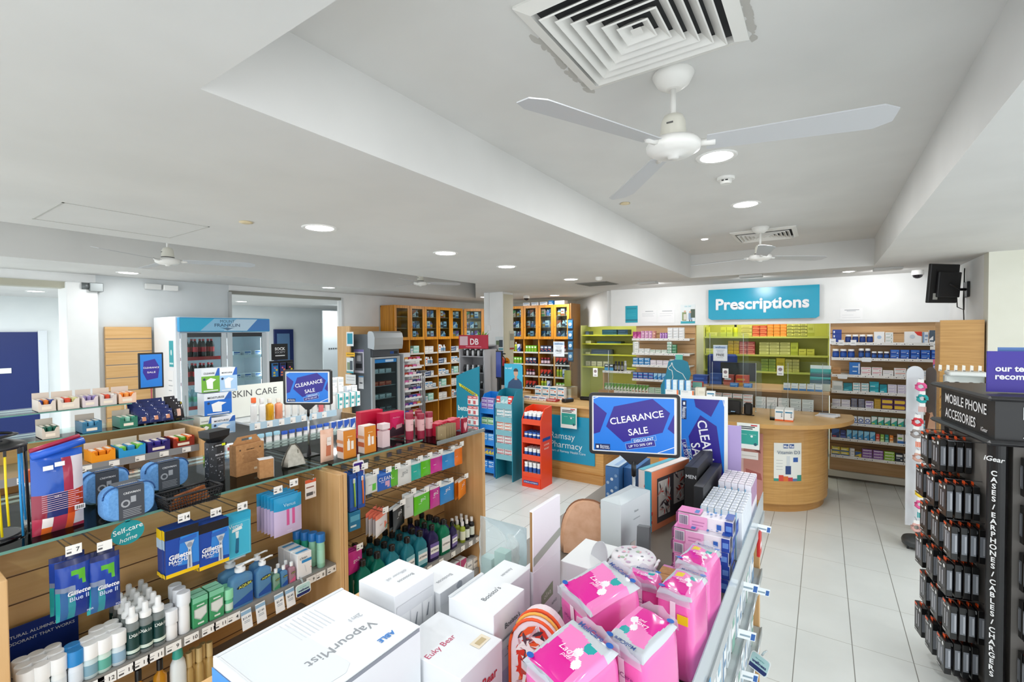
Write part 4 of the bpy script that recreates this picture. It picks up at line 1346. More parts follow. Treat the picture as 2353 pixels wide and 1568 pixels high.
m.box(.006,.02,-.0342,-.0335,.140,.149,mat('e6f01e',.4)).text('MAXIMO',None,(0,-.0335,.108),(1,0,0),(0,0,1),'d9dade',.02,fit=.04)
m.text('GIFT SET',None,(0,-.0335,.095),(1,0,0),(0,0,1),'b9babe',.0,fit=.03)
m.box(-.012,.012,-.0330,-.0325,.045,.07,mat('3a3c42',.4)).text('CREWMAN',None,(0,-.0335,.063),(1,0,0),(0,0,1),'d9dade',0,fit=.018)
part('front_label',m,t,world=False)
KR=noisy('kraft_card','b07f50','bd8c5c',(90,90,90),.8)
p=on_glass(583,1092)
t=thing('gift_box','brown kraft gift box with a cut-out handle','gift box',(p.x-.05,p.y,ZG),FACE_AISLE+.05)
w_,h,d=.115,.125,.05
part('box_body',M().box(-w_/2,w_/2,-d/2,d/2,0,h,KR,.001),t,world=False)
m=M()
pr=[(-w_/2,0),(w_/2,0),(w_*.34,.032),(-w_*.34,.032)]
hole=[(-.02,.012),(.02,.012),(.022,.016),(.02,.021),(-.02,.021),(-.022,.016)]
m.prism([(-w_/2,0),(w_/2,0),(w_*.45,.012),(-w_*.45,.012)],-.002,.002,KR,frame_T((0,0,h),(1,0,0),(0,0,1)))
m.prism([(-w_*.45,.012),(-.022,.012),(-.022,.022),(-w_*.38,.022)],-.002,.002,KR,frame_T((0,0,h),(1,0,0),(0,0,1)))
m.prism([(w_*.45,.012),(.022,.012),(.022,.022),(w_*.38,.022)],-.002,.002,KR,frame_T((0,0,h),(1,0,0),(0,0,1)))
m.prism([(-w_*.38,.022),(w_*.38,.022),(w_*.34,.03),(-w_*.34,.03)],-.002,.002,KR,frame_T((0,0,h),(1,0,0),(0,0,1)))
part('handle',m,t,world=False)
m=M().text('CREWMAN',None,(0,-d/2-.001,h*.83),(1,0,0),(0,0,1),'3d2a18',.02,fit=.032)
for k in range(8):
 m.box(-.034+.004*(k%3),.034-.004*((k+1)%3),-d/2-.0008,-d/2-.0002,h*(.42+.045*k),h*(.43+.045*k),mat('7d5836',.7))
for sx_ in(-1,1):
 m.lathe([(.0035,0),(.0025,.0012)],mat('4a3420',.5),10,T=frame_T((sx_*.041,-d/2,h*.84),(1,0,0),(0,0,1)))
m.box(.014,.032,-d/2-.0008,-d/2-.0002,h*.13,h*.2,mat('d9c3a6',.6))
part('print',m,t,world=False)
p=on_glass(605,1098)
solo('price_label','small white barcode label lying under the kraft box','label',M().box(-.012,.012,-.007,.007,0,.0006,PAPER).box(-.002,.008,-.005,.004,.0006,.0009,BLACK),(p.x+.002,p.y,ZG+.0003),FACE_AISLE)
p=on_glass(615,1098)
t=thing('gift_box','small kraft box with white lid and side','gift box',(p.x-.015,p.y,ZG),FACE_AISLE-.25)
part('box_body',M().box(-.026,.026,-.018,.018,0,.075,KR,.001),t,world=False)
part('lid',M().box(-.0265,.0265,-.0185,.0185,.0752,.0765,WHITE).box(.0263,.027,-.0185,.0185,.0,.0765,WHITE),t,world=False)
p=on_glass(680,1072)
t=thing('cosmetic_pouch','beige triangular cosmetic pouch with a zip over its top','cosmetic pouch',(p.x-.02,p.y,ZG),FACE_AISLE-.1)
BE=noisy('beige_leather','b5b2a6','cac7bc',(60,60,60),.6,.2)
m=M()
prof=[(-.045,.004),(-.04,.03),(-.026,.065),(-.008,.092),(.008,.092),(.024,.07),(.04,.035),(.048,.004)]
n=len(prof)
vs=[]
for yy,s_ in((-.032,.82),(-.022,.95),(0,1),(.022,.95),(.032,.82)):
 vs+=[(x*s_,yy*(1-.75*z_/.095),z_*s_+(.0 if s_==1 else .002))for x,z_ in prof]
m.add(vs,[(j*n+i,j*n+(i+1)%n,(j+1)*n+(i+1)%n,(j+1)*n+i)for j in range(4)for i in range(n)],BE,True)
m.add(vs,[tuple(range(n)),tuple(range(4*n,5*n))],BE)
part('pouch_body',m,t,world=False)
part('zip',M().tube([(x*1.02,0,z_*1.01+.001)for x,z_ in prof],.0035,mat('5a584e',.6),6),t,world=False)
part('zip_puller',M().box(.012,.017,-.016,-.012,.045,.07,mat('8f8c80',.5)),t,world=False)
def clearance_face(m_,T0,w_,h,turn=0):
 """printed sheet w x h in the T0 plane"""
 R0=T0.to_3x3()
 U_,V_=R0@Vector((1,0,0)),R0@Vector((0,1,0))
 P=lambda u,v,e=.0:T0@Vector((u*w_,v*h,e))
 m_.poly([P(-.5,-.5,.0002),(P(.5,-.5,.0002)),P(.5,.5,.0002),P(-.5,.5,.0002)],mat('1579dd',.3))
 PU=mat('28188a',.3)
 m_.poly([P(a,b,.0006)for a,b in((-.34,-.05),(-.24,.33),(.24,.49),(.45,.24),(.36,-.12),(-.12,-.33))],PU)
 m_.poly([P(a,b,.0006)for a,b in((-.5,.40),(-.33,.20),(-.42,-.16),(-.5,-.20))],PU)
 m_.poly([P(a,b,.0006)for a,b in((.5,.22),(.42,-.05),(.5,-.14))],PU)
 rot=.19
 cu,su=math.cos(rot),math.sin(rot)
 UU,VV=U_*cu+V_*su,V_*cu-U_*su
 m_.text('CLEARANCE',None,P(.04,.14,.0010),UU,VV,'f4f4fa',.012,fit=w_*.67)
 m_.text('SALE',None,P(.06,-.11,.0010),UU,VV,'f4f4fa',.012,fit=w_*.245)
 for(a,b,ww,hh,s_,cc)in((.13,-.265,.30,.085,'DISCOUNT','1b6fc8'),(.09,-.365,.36,.105,'UP TO 50% OFF','2a2a8c')):
  c_=P(a,b,.0009 if cc=='1b6fc8' else .0012)
  q=[c_+UU*(x*ww*w_/2)+VV*(y*hh*h/2)for x,y in((-1,-1),(1,-1),(1,1),(-1,1))]
  m_.poly([c_+UU*(x*(ww*w_/2+.0012))+VV*(y*(hh*h/2+.0012))-U_.cross(V_)*.0001 for x,y in((-1,-1),(1,-1),(1,1),(-1,1))],mat('a9cdf0',.3))
  m_.poly(q,mat(cc,.3))
  m_.text(s_,None,c_+U_.cross(V_)*.0004,UU,VV,'f0f2fa',.01,fit=ww*w_*.82)
 q=[P(a,b,.0008)for a,b in((-.48,-.49),(-.29,-.49),(-.29,-.38),(-.48,-.38))]
 m_.poly(q,mat('16295c',.3))
 m_.poly([P(a,b,.0010)for a,b in((-.465,-.46),(-.435,-.46),(-.435,-.41),(-.465,-.41))],WHITE)
 m_.text('Ramsay',None,P(-.36,-.417,.0010),U_,V_,'dfe6f4',.01,fit=w_*.11)
 m_.text('Pharmacy',None,P(-.355,-.452,.0010),U_,V_,'dfe6f4',.01,fit=w_*.12)
 for a,b in(((.30,-.5),(.5,-.38)),((-.5,.47),(-.44,.5))):
  A,B=P(*a,.0008),P(*b,.0008)
  e=(B-A).normalized().cross(U_.cross(V_))*.0012
  m_.poly([A-e,B-e,B+e,A+e],WHITE)
def pole_sign(label,base,top_c,w_,h,u,base_r=.07,flat_base=True,paper=0.0):
 """framed sheet on a pole: base foot position, centre of the frame, frame size, reading direction u"""
 t_=thing('pole_sign',label,'sign',base)
 u=Vector(u).normalized()
 v=Vector((0,0,1))
 T0=frame_T(top_c,u,v)
 fw=.011 if w_>.25 else .008
 fr=M()
 o_,i_=rrect(w_,h,fw*1.3,5),rrect(w_-2*fw,h-2*fw,fw*.5,5)
 n=len(o_)
 for zz in(-.007,.007):
  vs=[T0@Vector((x,y,zz))for x,y in o_]+[T0@Vector((x,y,zz))for x,y in i_]
  fr.add(vs,[(k,(k+1)%n,n+(k+1)%n,n+k)for k in range(n)],BLACK)
 for ring_ in(o_,i_):
  vs=[T0@Vector((x,y,zz))for zz in(-.007,.007)for x,y in ring_]
  fr.add(vs,[(k,(k+1)%n,n+(k+1)%n,n+k)for k in range(n)],BLACK,True)
 part('frame',fr,t_)
 sh=M()
 sh.prism([(-w_/2+fw,-h/2+fw),(w_/2-fw,-h/2+fw),(w_/2-fw,h/2-fw),(-w_/2+fw,h/2-fw)],-.002,.002,PAPER,T0)
 T1=T0@Matrix.Translation((-.002,-.001,.0022))
 clearance_face(sh,T1,w_-2*fw-.016,h-2*fw-.010)
 part('printed_sheet',sh,t_)
 sx_=M()
 zt=top_c[2]-h/2
 T2=frame_T((top_c[0],top_c[1],zt),u,v)
 sx_.prism([(-w_*.16,.002),(w_*.16,.002),(w_*.04,-.03*w_/.3),(-w_*.04,-.03*w_/.3)],-.006,.006,BLACK,T2)
 sx_.tube([(top_c[0],top_c[1],zt-.02*w_/.3),(top_c[0],top_c[1],zt-.07*w_/.3)],.009*w_/.33,BLACK,10)
 part('holder',sx_,t_)
 part('pole',M().tube([(base[0],base[1],base[2]+.004),(top_c[0],top_c[1],zt-.05*w_/.3)],.0055*w_/.33+.0008,CHROME,10),t_)
 part('base',M().box(base[0]-base_r,base[0]+base_r,base[1]-base_r,base[1]+base_r,base[2],base[2]+.004,mat('1a1b1d',.3),.001).lathe([(.010,.004),(.008,.03),(.006,.045)],BLACK,10,c=tuple(base)),t_)
 return t_
pb=on_glass(712,1047)
Yp=pb.y
def facing(px_,py_,Y):
 return PY(px_,py_,Y)
tc=PY(707.5,890,Yp)
wd_=PY(763,890,Yp).x-PY(651,890,Yp).x
pole_sign('smaller blue clearance sign on a pole on the left gondola top',(tc.x,Yp,ZG),tc,.232,.165,(.86,.51,0),.035)
p=on_glass(758,1062)
t=thing('gift_pouch','peach gift pouch with a window beside the sign pole','gift pouch',(p.x-.02,p.y,ZG),FACE_AISLE)
part('pouch',pouch(.066,.145,.03,lambda u,v:'c9785a' if(.28<u<.66 and .18<v<.55)else('ecc3ac' if v<.9 else 'e6b79e'),(),'pouch','bag',14,16,.3,.001,2).parts[0][1],t,world=False)
part('tag',M().box(-.012,.010,-.0185,-.018,.075,.112,mat('efe6e0',.5)).text('Care',.008,(-.001,-.019,.094),(1,0,0),(0,0,1),'a08a80',0),t,world=False)
def orange_set(label,px_,py_,dx):
 p_=on_glass(px_,py_)
 t_=thing('gift_box',label,'gift box',(p_.x+dx,p_.y,ZG),FACE_AISLE-.05,'orange and white gift boxes')
 w2,h2,d2=.066,.128,.05
 m_=M().box(-w2/2,w2/2,-d2/2,d2/2,0,h2,mat('efdcd2',.5),.001)
 deco(m_,w2,d2,h2,(('f',0,0,1,1,'d98526'),('f',.30,.28,.52,.62,'f3ece4'),('f',.60,.30,.80,.60,'f3ece4'),('f',.36,.62,.46,.70,'f3ece4'),('f',.3,.76,.7,.79,'f0c890'),('l',0,.25,1,.42,'c8602a'),('l',0,.55,1,.66,'e09a6a'),('t',0,0,1,1,'f2e6de')))
 part('carton',m_,t_,world=False)
 part('lid_flap',M().box(-w2/2+.001,w2/2-.001,-d2/2+.001,d2/2-.001,h2+.0009,h2+.002,mat('f3ebe6',.5)),t_,world=False)
orange_set('orange and white bottle set box, the one nearer the sign pole',803,1052,-.02)
orange_set('orange and white bottle set box, the one nearer the pink box',850,1040,-.02)
p=on_glass(888,1028)
t=thing('gift_box','small pale pink box with a paper bow top','gift box',(p.x-.02,p.y,ZG),FACE_AISLE)
part('box_body',M().box(-.024,.024,-.02,.02,0,.082,mat('e6cdd2',.5),.001),t,world=False)
part('bow_top',M().add([(.008*a,.008*b,.082)for a,b in((-1,-1),(1,-1),(1,1),(-1,1))]+[(.024*a,.021*b,.092)for a,b in((-1,-1),(1,-1),(1,1),(-1,1))]+[(.024*a,.021*b,.118)for a,b in((-1,-1),(1,-1),(1,1),(-1,1))],[(0,1,5,4),(1,2,6,5),(2,3,7,6),(3,0,4,7),(4,5,9,8),(5,6,10,9),(6,7,11,10),(7,4,8,11),(8,9,10,11)],mat('ecd9dc',.5)),t,world=False)
HEART=[(0,-.42),(.40,.02),(.42,.26),(.24,.40),(.06,.34),(0,.22),(-.06,.34),(-.24,.40),(-.42,.26),(-.40,.02)]
pos,w_,h=hb(868,942,936,1012,-1.95)
m=M().box(-.07,.07,-.03,.03,0,.135,mat('c2123f',.4),.001)
deco(m,.14,.06,.135,(('f',.32,.04,1,.99,'d8185c'),('f','P',[(.56+.4*x,.62+.5*y)for x,y in HEART],'e4226e'),('f','P',[(.3,.02),(1,.02),(1,.42),(.8,.5),(.6,.3),(.45,.42),(.3,.3)],'3a2430'),('f','P',[(.58,.28),(.88,.34),(.9,.5),(.62,.46)],'dba8b0'),('f','T','Sweet Home',.62,.78,.009,'f6e0ea',.0)))
solo('gift_box','large crimson gift box with a heart and hair dryer picture','gift box',m,(-2.0,pos.y+.03,ZG),FACE_AISLE-.08)
solo('gift_box','crimson gift box lying behind the one with the heart','gift box',M().box(-.07,.07,-.025,.025,0,.145,mat('c9183f',.4),.001).box(-.03,.05,-.0256,-.025,.03,.09,mat('b00f36',.4)),(-2.09,pos.y-.04,ZG),FACE_AISLE-.08)
CY=Kind('gift_tube','gift tube',(.044,.044,.138),('tube_body',M().lathe([(.0205,0),(.0205,.118)],mat('a01f40',.4),20).lathe([(.0208,.045),(.0208,.108)],mat('e9b9bd',.5),20,cap=False).text('Beauty',.007,(0,-.0212,.08),(1,0,0),(0,0,1),'8a3a4a',0),None),('lid',M().lathe([(.0215,.116),(.0215,.136),(.020,.138)],mat('9a1b3a',.4),20),None))
for k,(px_,py_,d_)in enumerate(((941,1002,'front left'),(967,1000,'front middle'),(986,988,'front right'),(940,975,'rear left'),(962,972,'rear middle'))):
 p=on_glass(px_,py_,ZTR if k==4 else ZG)
 yq=PX(px_,980,-1.86 if k<3 else-1.94).y
 CY.put(f'crimson gift tube with pink label, {d_} of the cluster',(-1.86 if k<3 else-1.94,yq,ZTR+.0004 if yq>1.79 else ZG),FACE_AISLE,'crimson gift tubes')
KP=pouch(.056,.075,.012,lambda u,v:'6e5a3c' if u<.18 else '9a8560',(('A',.55,.4,.010,'d9c9a0',0),),'tea_packet','packet',6,6,.5)
for k in range(5):
 p=PX(1003+9*k,975,-1.80)
 KP.put(f'{ORD[k]} brown kraft packet leaning in the row beside the crimson tubes',(-1.735-.005*k,1.885+.026*k,ZTR+.0006),FACE_AISLE-.9,'kraft packets in a leaning row')
CB=carton(.05,.06,.07,'c8213f',(('f',.1,.1,.9,.9,'d6344f'),('t',.1,.1,.9,.9,'d2304a')),'gift_box','gift box')
for k in range(4):
 y_=1.955+.058*k
 CB.put(f'{ORD[k]} red gift box in the row at the gondola end',(-1.835-.02*(k%2),y_,ZTR+.0005),FACE_AISLE,'red gift boxes at the gondola end')
p=PX(1047,975,-1.82)
solo('gift_box','dark red gift card box with a pink heart','gift box',carton(.04,.02,.085,'a01f3a',(('f','P',[(.5+.9*x,.42+.8*y)for x,y in HEART],'eab6bc'),),'gift_box','gift box').parts[0][1],(-1.75,2.10,ZTR+.0005),FACE_AISLE)
m=M().box(-.02,.02,-.006,-.005,0,.09,ACRYL).box(-.02,.02,.005,.006,0,.10,ACRYL).box(-.02,.02,-.006,.006,0,.002,ACRYL)
solo('leaflet_holder','empty clear acrylic leaflet holder at the gondola end','holder',m,(-1.75,2.17,ZTR+.0005),FACE_AISLE-.3)
#  island gondola between the aisles
IX0,IX1,IY0,IY1,IZ=-.93,-.215,.30,2.30,1.22
isl=thing('gondola_shelf','island gondola under the white boxes, its shelf edges facing the wide aisle','shelf unit',(-.57,1.3,0))
part('top_board',M().box(IX0,IX1-.02,IY0,IY1,IZ-.02,IZ-.0004,mat('6f675e',.35)),isl)
part('back_panel',M().box(IX0,IX0+.02,IY0,IY1,0,IZ-.02,WOODY),isl)
part('guard_board',M().box(-.925,-.91,.33,.78,IZ-.1,1.385,WOODY),isl)
part('core_panel',M().box(-.60,-.58,IY0,IY1,0,IZ-.02,WOODY),isl)
for y0 in(IY0,1.19,IY1-.022):
 part('end_panel',M().box(IX0+.02 if y0!=1.19 else-.58,IX1-.012 if y0!=1.19 else IX1-.03,y0,y0+.022,0,IZ-.021,WOOD,.002),isl)
for z in(.20,.45,.70,.96):
 part('shelf',M().box(-.58,IX1-.006,IY0+.023,IY1-.023,z-.012,z,mat('c9d0d0',.2)).box(IX1-.006,IX1-.001,IY0+.023,IY1-.023,z-.034,z+.004,mat('9aa0a0',.3)),isl)
part('front_lip',M().box(IX1-.003,IX1-.0005,IY0+.02,IY1,IZ-.04,IZ+.075,clear('lip_film','dfe6ea',keep=.72,rough=.1)).box(IX1-.0004,IX1+.004,IY0+.02,IY1,IZ-.045,IZ-.008,mat('b3b8ba',.3)),isl)
part('rail_card',M().box(IX1+.0042,IX1+.005,1.02,1.12,IZ-.05,IZ-.005,mat('4aa3d8',.4)),isl)
for z in(.20,.45,.70,.96):
 for k in range(12):
  y=.42+k*.155
  m=M().box(-.0005,.0005,-.026,.026,-.016,.014,mat('eef2f4',.5)).box(.0005,.0008,-.02,.01,-.008,-.002,'6a7076')
  o_=part('price_ticket',m,isl,world=False)
  o_.location=Vector((IX1+.0005,y,z-.015))-isl.location
for z,n in((.96,22),(.70,20),(.45,18)):
 for k in range(n):
  y=.40+k*(1.84/n)
  if abs(y-1.2)<.05:
   continue
  kk=plain(.055,.10,.15+.03*((k*7)%3)/2,('e9eef2','eceff0','dfe8ec','f2f2f2')[k%4],('9fc4d4','7f9fc0','a8b4bc','88b8a8')[(k*5)%4],None,k%3,'packet_box')
  kk.put(f'pale packet, {ORD[k]} from the near end, island side shelf {["top", "middle", "lowest"][(.96, .70, .45).index(z)]}',(IX1-.075,y,z+.0004),FACE_AISLE,'pale packets on the island side shelves')
p=PX(1735,1260,IX1)
solo('red_packet','bright red packet hanging under the island lip at its far end','packet',M().box(-.03,.03,-.006,.006,0,.10,mat('d2201c',.35),.002).box(-.02,.02,-.0065,-.006,.03,.05,WHITE),(IX1-.008+.012,2.10,1.10),FACE_AISLE)
p=PX(1741,1525,IX1+.03)
wobbler('shelf_tag','rounded wellness tag sticking out of the island shelf edge into the aisle',(IX1+.035,p.y,p.z),(.9,-.35,-.2),(.25,.1,.95),1.15)
for k,(px_,py_)in enumerate(((1722,1350),(1752,1360),(1716,1460),(1722,1555),(1755,1215))):
 p=PX(px_,py_,IX1+.02)
 m=M().box(-.026,.026,-.0006,.0006,-.014,.014,mat('eef3f6',.4)).box(-.02,.01,-.0009,-.0006,-.006,.0,'8fa3b0').box(.012,.024,-.0009,-.0006,-.012,.008,'2a5fa8')
 o_=part('ticket_flag',m,isl,world=False)
 o_.location=p-isl.location
 o_.rotation_euler=(0,.15,.35)
 o_2=part('flag_clip',M().box(IX1-.002,p.x-.015,p.y-.006,p.y+.006,p.z-.001,p.z+.001,ACRYL),isl)
def abox(label,x0,x1,y0,y1,z0,z1,base,marks=(),name='carton',cat='box',parts=(),rough=.45):
 """carton whose front looks along +X"""
 w_,d,h=y1-y0,x1-x0,z1-z0
 t_=thing(name,label,cat,((x0+x1)/2,(y0+y1)/2,z0),FACE_AISLE)
 m_=M().box(-w_/2,w_/2,-d/2,d/2,0,h,base if not isinstance(base,str)else mat(base,rough),.0012)
 part('box_body',m_,t_,world=False)
 if marks:
  m2=M()
  deco(m2,w_,d,h,marks)
  part('print',m2,t_,world=False)
 for nm,mm in parts:
  part(nm,mm,t_,world=False)
 return t_
WB='eef1f5'
lines=tuple(('t',.40+.012*k,.86-.004*k,.42+.012*k,.70,'c9ced6')for k in range(0))
m=M()
for k in range(9):
 m.box(-.02+.0085*k,-.0185+.0085*k,.03,.105-.004*(k%3),.2304,.2308,mat('d6dae0',.5))
abox('large white vaporiser carton with blue end nearest the camera',-.875,-.635,.368,.627,IZ,1.45,WB,(('t','P',[(.03,.10),(.40,.06),(.47,.12),(.47,.82),(.40,.92),(.03,.95)],'e3e9ee'),('t','T','VapourMist',.57,.34,.030,'8d9299',0,180),('t','T','ABLE',.78,.12,.016,'2b7fd0',.03,180),('t','T','2in1',.80,.52,.018,'aab0b8',0,180),('l',0,0,1,.93,'2f86d6'),('l','T','VapourMist',.45,.55,.05,'6fb0e8',0),('f',0,0,1,.04,'c9ced8'),('f',.02,.97,.98,1,'9096a0')),parts=(('small_print',m),('lid_flap',M().box(-.129,.129,.112,.1195,.2305,.2312,mat('dfe3e8',.5)).box(-.1295,-.127,-.118,.118,.2302,.2325,mat('e9edf2',.5)))))
abox('white oil diffuser carton with panelled side, behind the vaporiser carton',-.870,-.752,.668,.788,IZ,1.45,WB,(('t','T','Bosistos',.55,.30,.014,'8a9098',0,180),('t','T','diffuser oil',.52,.52,.014,'b5bac2',0,180),('f',.04,.06,.96,.88,'e0e3e8'),('f',.07,.2,.34,.78,'eaedf0'),('f',.37,.2,.64,.78,'f0f2f5'),('f',.67,.2,.93,.78,'f0f2f5'),('f','P',[(.46,.6),(.52,.72),(.54,.72),(.5,.6)],'8d939b'),('f','P',[(.76,.62),(.82,.74),(.84,.74),(.8,.62)],'8d939b'),('f','O',.48,.5,.010,'b9bec6'),('f','O',.8,.5,.010,'b9bec6'),('f',.42,.25,.58,.29,'c5cad0'),('f',.72,.25,.88,.29,'c5cad0')))
m=M().box(-.063,.0,-.0535,-.052,.15,.181,mat('d6d9df',.5)).box(.012,.062,-.0535,-.052,.15,.181,mat('d6d9df',.5)).lathe([(.010,0),(.010,.0012)],mat('9aa0aa',.5),14,T=frame_T((.004,-.0535,.172),(1,0,0),(0,0,1)))
abox('white carton with a thumb notch, farther back beside the diffuser carton',-.842,-.738,.793,.918,IZ,1.40,WB,(('t','T','Bosistos',.45,.35,.016,'9aa0a8',0,180),),parts=(('front_flap',m),))
abox('tall white and lilac carton with lettering, middle of the white cartons',-.690,-.566,.768,.888,IZ,1.42,WB,(('t','T',"Bosisto's",.52,.42,.018,'5a6068',0),('f',0,0,1,.55,'e4dcec'),('f',.1,0,.9,.32,'cdbfe0'),('f','T',"Bosisto's",.58,.78,.017,'3a4048',.01),('f',.25,.64,.62,.66,'8a9098'),('f','T','serenity',.62,.54,.017,'3a4048',.01),('f',.3,.46,.8,.47,'9aa0a8')),parts=(('lid_flap',M().box(-.06,.06,.055,.0625,.2005,.2025,mat('d9dde2',.5))),))
abox('white carton with crimson lettering and a cream price sticker',-.718,-.543,.634,.766,IZ,1.38,WB,(('t','T','Euky Bear',.35,.52,.020,'c23a66',.0),('t',.62,.12,.92,.26,'efe3cc'),('t',.68,.15,.86,.22,'c9b48a'),('f','T','Euky Bear',.45,.68,.026,'c8243f',.02),('f',.2,.45,.6,.48,'8a8f98'),('f',0,0,1,.3,'e0d6ea')))
abox('white carton squeezed behind the lettered lilac one',-.70,-.62,.90,1.00,IZ,1.405,WB,(('t','T','serenity',.5,.5,.014,'9aa0a8',0),))
t=thing('open_carton','tall white open carton with an olive band and logo patch','box',(-.62,1.08,IZ),FACE_AISLE)
w_,h=.148,.33
part('box_body',M().box(-.074,.074,-.006,.03,0,.17,mat('eceaf0',.5),.001),t,world=False)
m=M().box(-.074,.074,-.0062,.004,.17,h,mat('efedf2',.5),.001).box(-.0745,-.072,-.004,.003,.172,h-.004,mat('9a7448',.8)).box(.072,.0745,-.004,.003,.10,.19,mat('9a7448',.8))
part('raised_lid',m,t,world=False)
m=M().poly([(-.074,-.0068,.185),(.074,-.0068,.215),(.074,-.0068,.238),(-.074,-.0068,.208)],mat('a7ada2',.5))
m.poly([(-.034,-.0068,.062),(.028,-.0068,.068),(.028,-.0068,.105),(-.034,-.0068,.092)],mat('93a084',.5)).text('oliva',.021,(-.003,-.0074,.084),(1,0,.1),(-.1,0,1),'e4eadd',0)
m.text('RING',.012,(.035,-.0072,.045),(1,0,.1),(-.1,0,1),'7a7f86',0)
part('print',m,t,world=False)
t=thing('clear_bag','see-through plastic gift bag of mint cartons at the aisle edge','bag',(-.775,1.10,IZ),0)
part('film',pouch(.165,.235,.085,lambda u,v:PLAST,(),'film','bag',12,12,wob=.006,seed=21).parts[0][1],t,world=False)
for k,(dx,hh,cc)in enumerate(((-.05,.12,'cfe6e0'),(.0,.15,'b9dccf'),(.045,.11,'d9ece8'))):
 part('mint_carton',M().box(dx-.02,dx+.02,-.016,.016,.003,hh,mat(cc,.5),.001).box(dx-.015,dx+.015,-.0165,-.016,.02,hh*.6,mat('eef6f4',.5)),t,world=False)
abox('pale mint carton lying in front of the see-through bag',-.80,-.665,.935,1.03,IZ,1.325,'dfe9e8',(('t',.1,.1,.9,.9,'e8efee'),))
abox('low white carton with rounded flap slots behind the open carton',-.62,-.512,1.165,1.335,IZ,1.355,'f0f2f3',(('f',.2,.2,.3,.3,'dfe2e4'),),parts=(('round_flap',M().prism([(.035*math.cos(math.radians(a)),.05*math.sin(math.radians(a)))for a in range(0,181,12)]+[(-.035,-.006),(.035,-.006)],-.001,.001,mat('cdd0d4',.5),frame_T((-.02,-.035,.141),(.5,.87,0),(0,-.25,.97))).prism([(.026*math.cos(math.radians(a)),.036*math.sin(math.radians(a)))for a in range(0,181,12)]+[(-.026,0),(.026,0)],-.0005,.0005,mat('8d8a88',.6),frame_T((.045,-.0632,.06),(1,0,0),(0,0,1))).add([(-.08,-.062,.1352),(.08,-.062,.1352),(.08,-.082,.125),(-.02,-.08,.127)],[(0,1,2,3)],mat('e6e9ec',.5))),))
LE=noisy('tan_leather','d39f7c','e0b08f',(30,30,30),.45,.15)
t=thing('cosmetic_bag','tan leather cosmetic bag with a tassel zip','cosmetic bag',(-.705,1.53,IZ),.25)
prof=[(-.092,.002)]+[(.095*math.copysign(abs(math.cos(math.radians(a)))**.8,math.cos(math.radians(a))),.02+.16*math.sin(math.radians(a))**.85+.008*math.cos(math.radians(a))*math.sin(math.radians(a)))for a in range(176,3,-8)]+[(.092,.002)]
vs,n=[],len(prof)
lv=((-.055,.80),(-.045,.92),(-.02,1),(.02,1),(.045,.92),(.055,.80))
for yy,s_ in lv:
 vs+=[(x*s_,yy*(1-.82*(z_/.18)**1.5),z_*(.93+.07*s_))for x,z_ in prof]
m=M()
m.add(vs,[(j*n+i,j*n+(i+1)%n,(j+1)*n+(i+1)%n,(j+1)*n+i)for j in range(len(lv)-1)for i in range(n)],LE,True)
m.add(vs,[tuple(range(n)),tuple(range((len(lv)-1)*n,len(lv)*n))],LE,True)
part('bag_body',m,t,world=False)
part('zip',M().tube([(x*1.01,0,z_*1.005+.001)for x,z_ in prof[1:-1]],.003,mat('8a5a3c',.5),6),t,world=False)
m=M()
for k in range(7):
 m.tube([(.052,-.012,.168),(.064+.003*k,-.018,.145),(.068+.006*k,-.026,.095+.004*(k%3))],.0022,mat('a8703f',.5),5)
part('tassel',m.lathe([(.004,0),(.005,.012),(.002,.018)],mat('8f8a80',.3,.8),8,c=(.052,-.012,.16)),t,world=False)
t_=abox('tall pale grey skin care carton with pictured tubes',-.593,-.516,1.42,1.615,IZ,1.45,'d6dddf',(('f','T','Natio',.5,.82,.012,'8a9498',0),('f',.40,.70,.62,.715,'a9b2b6'),('f',.52,.12,.66,.48,'e3d6de'),('f',.70,.14,.84,.5,'dcd0da'),('f',.3,.1,.45,.4,'dfd8d0'),('f',.36,.25,.42,.3,'9aa0a4'),('l',0,0,1,.28,'a9cfcd'),('l','P',[(0,.28),(1,.18),(1,.24),(0,.36)],'eef2f2')),parts=(('lid_flap',M().add([(-.0975,-.0385,.2305),(.0975,-.0385,.2305),(.0975,.0385,.2335),(-.0975,.0385,.2305),(-.05,.0,.243),(.05,0,.243)],[(0,1,5,4),(3,4,5,2),(0,4,3),(1,2,5)],mat('d2dadc',.5))),))
t_.rotation_euler=(0,0,FACE_AISLE-.18)
t=thing('gift_tin','round lilac gift tin with a floral lid and a white ribbon','tin',(-.43,1.235,IZ))
part('tin_body',M().lathe([(.056,0),(.056,.15)],noisy('lilac_tin','e0d3e2','eadfea',(20,20,20),.4),36),t,world=False)
m=M().lathe([(.0585,.146),(.060,.149),(.060,.168),(.057,.173),(.0,.1735)],mat('eceaee',.4),36,cap=False)
rg=random.Random(5)
for k in range(26):
 a,r_=rg.uniform(0,2*PI),.05*math.sqrt(rg.random())
 s_=rg.uniform(.003,.007)
 m.poly([(r_*math.cos(a)+s_*math.cos(2*PI*j/7)*(1 if k%3 else .35),r_*math.sin(a)+s_*math.sin(2*PI*j/7),.1740+k*.00002)for j in range(7)],mat(rg.choice(('e6b8c6','a9bfa4','c8a9c4','8a8f92','d9d3da','eab0bb')),.5))
for k in range(12):
 a=-2.2+k*.16
 m.poly([(.0565*math.cos(a),.0565*math.sin(a),.118),(.0565*math.cos(a+.1),.0565*math.sin(a+.1),.118),(.0565*math.cos(a+.1),.0565*math.sin(a+.1),.13),(.0565*math.cos(a),.0565*math.sin(a),.13)],mat('bfaec4',.5))
part('lid',m,t,world=False)
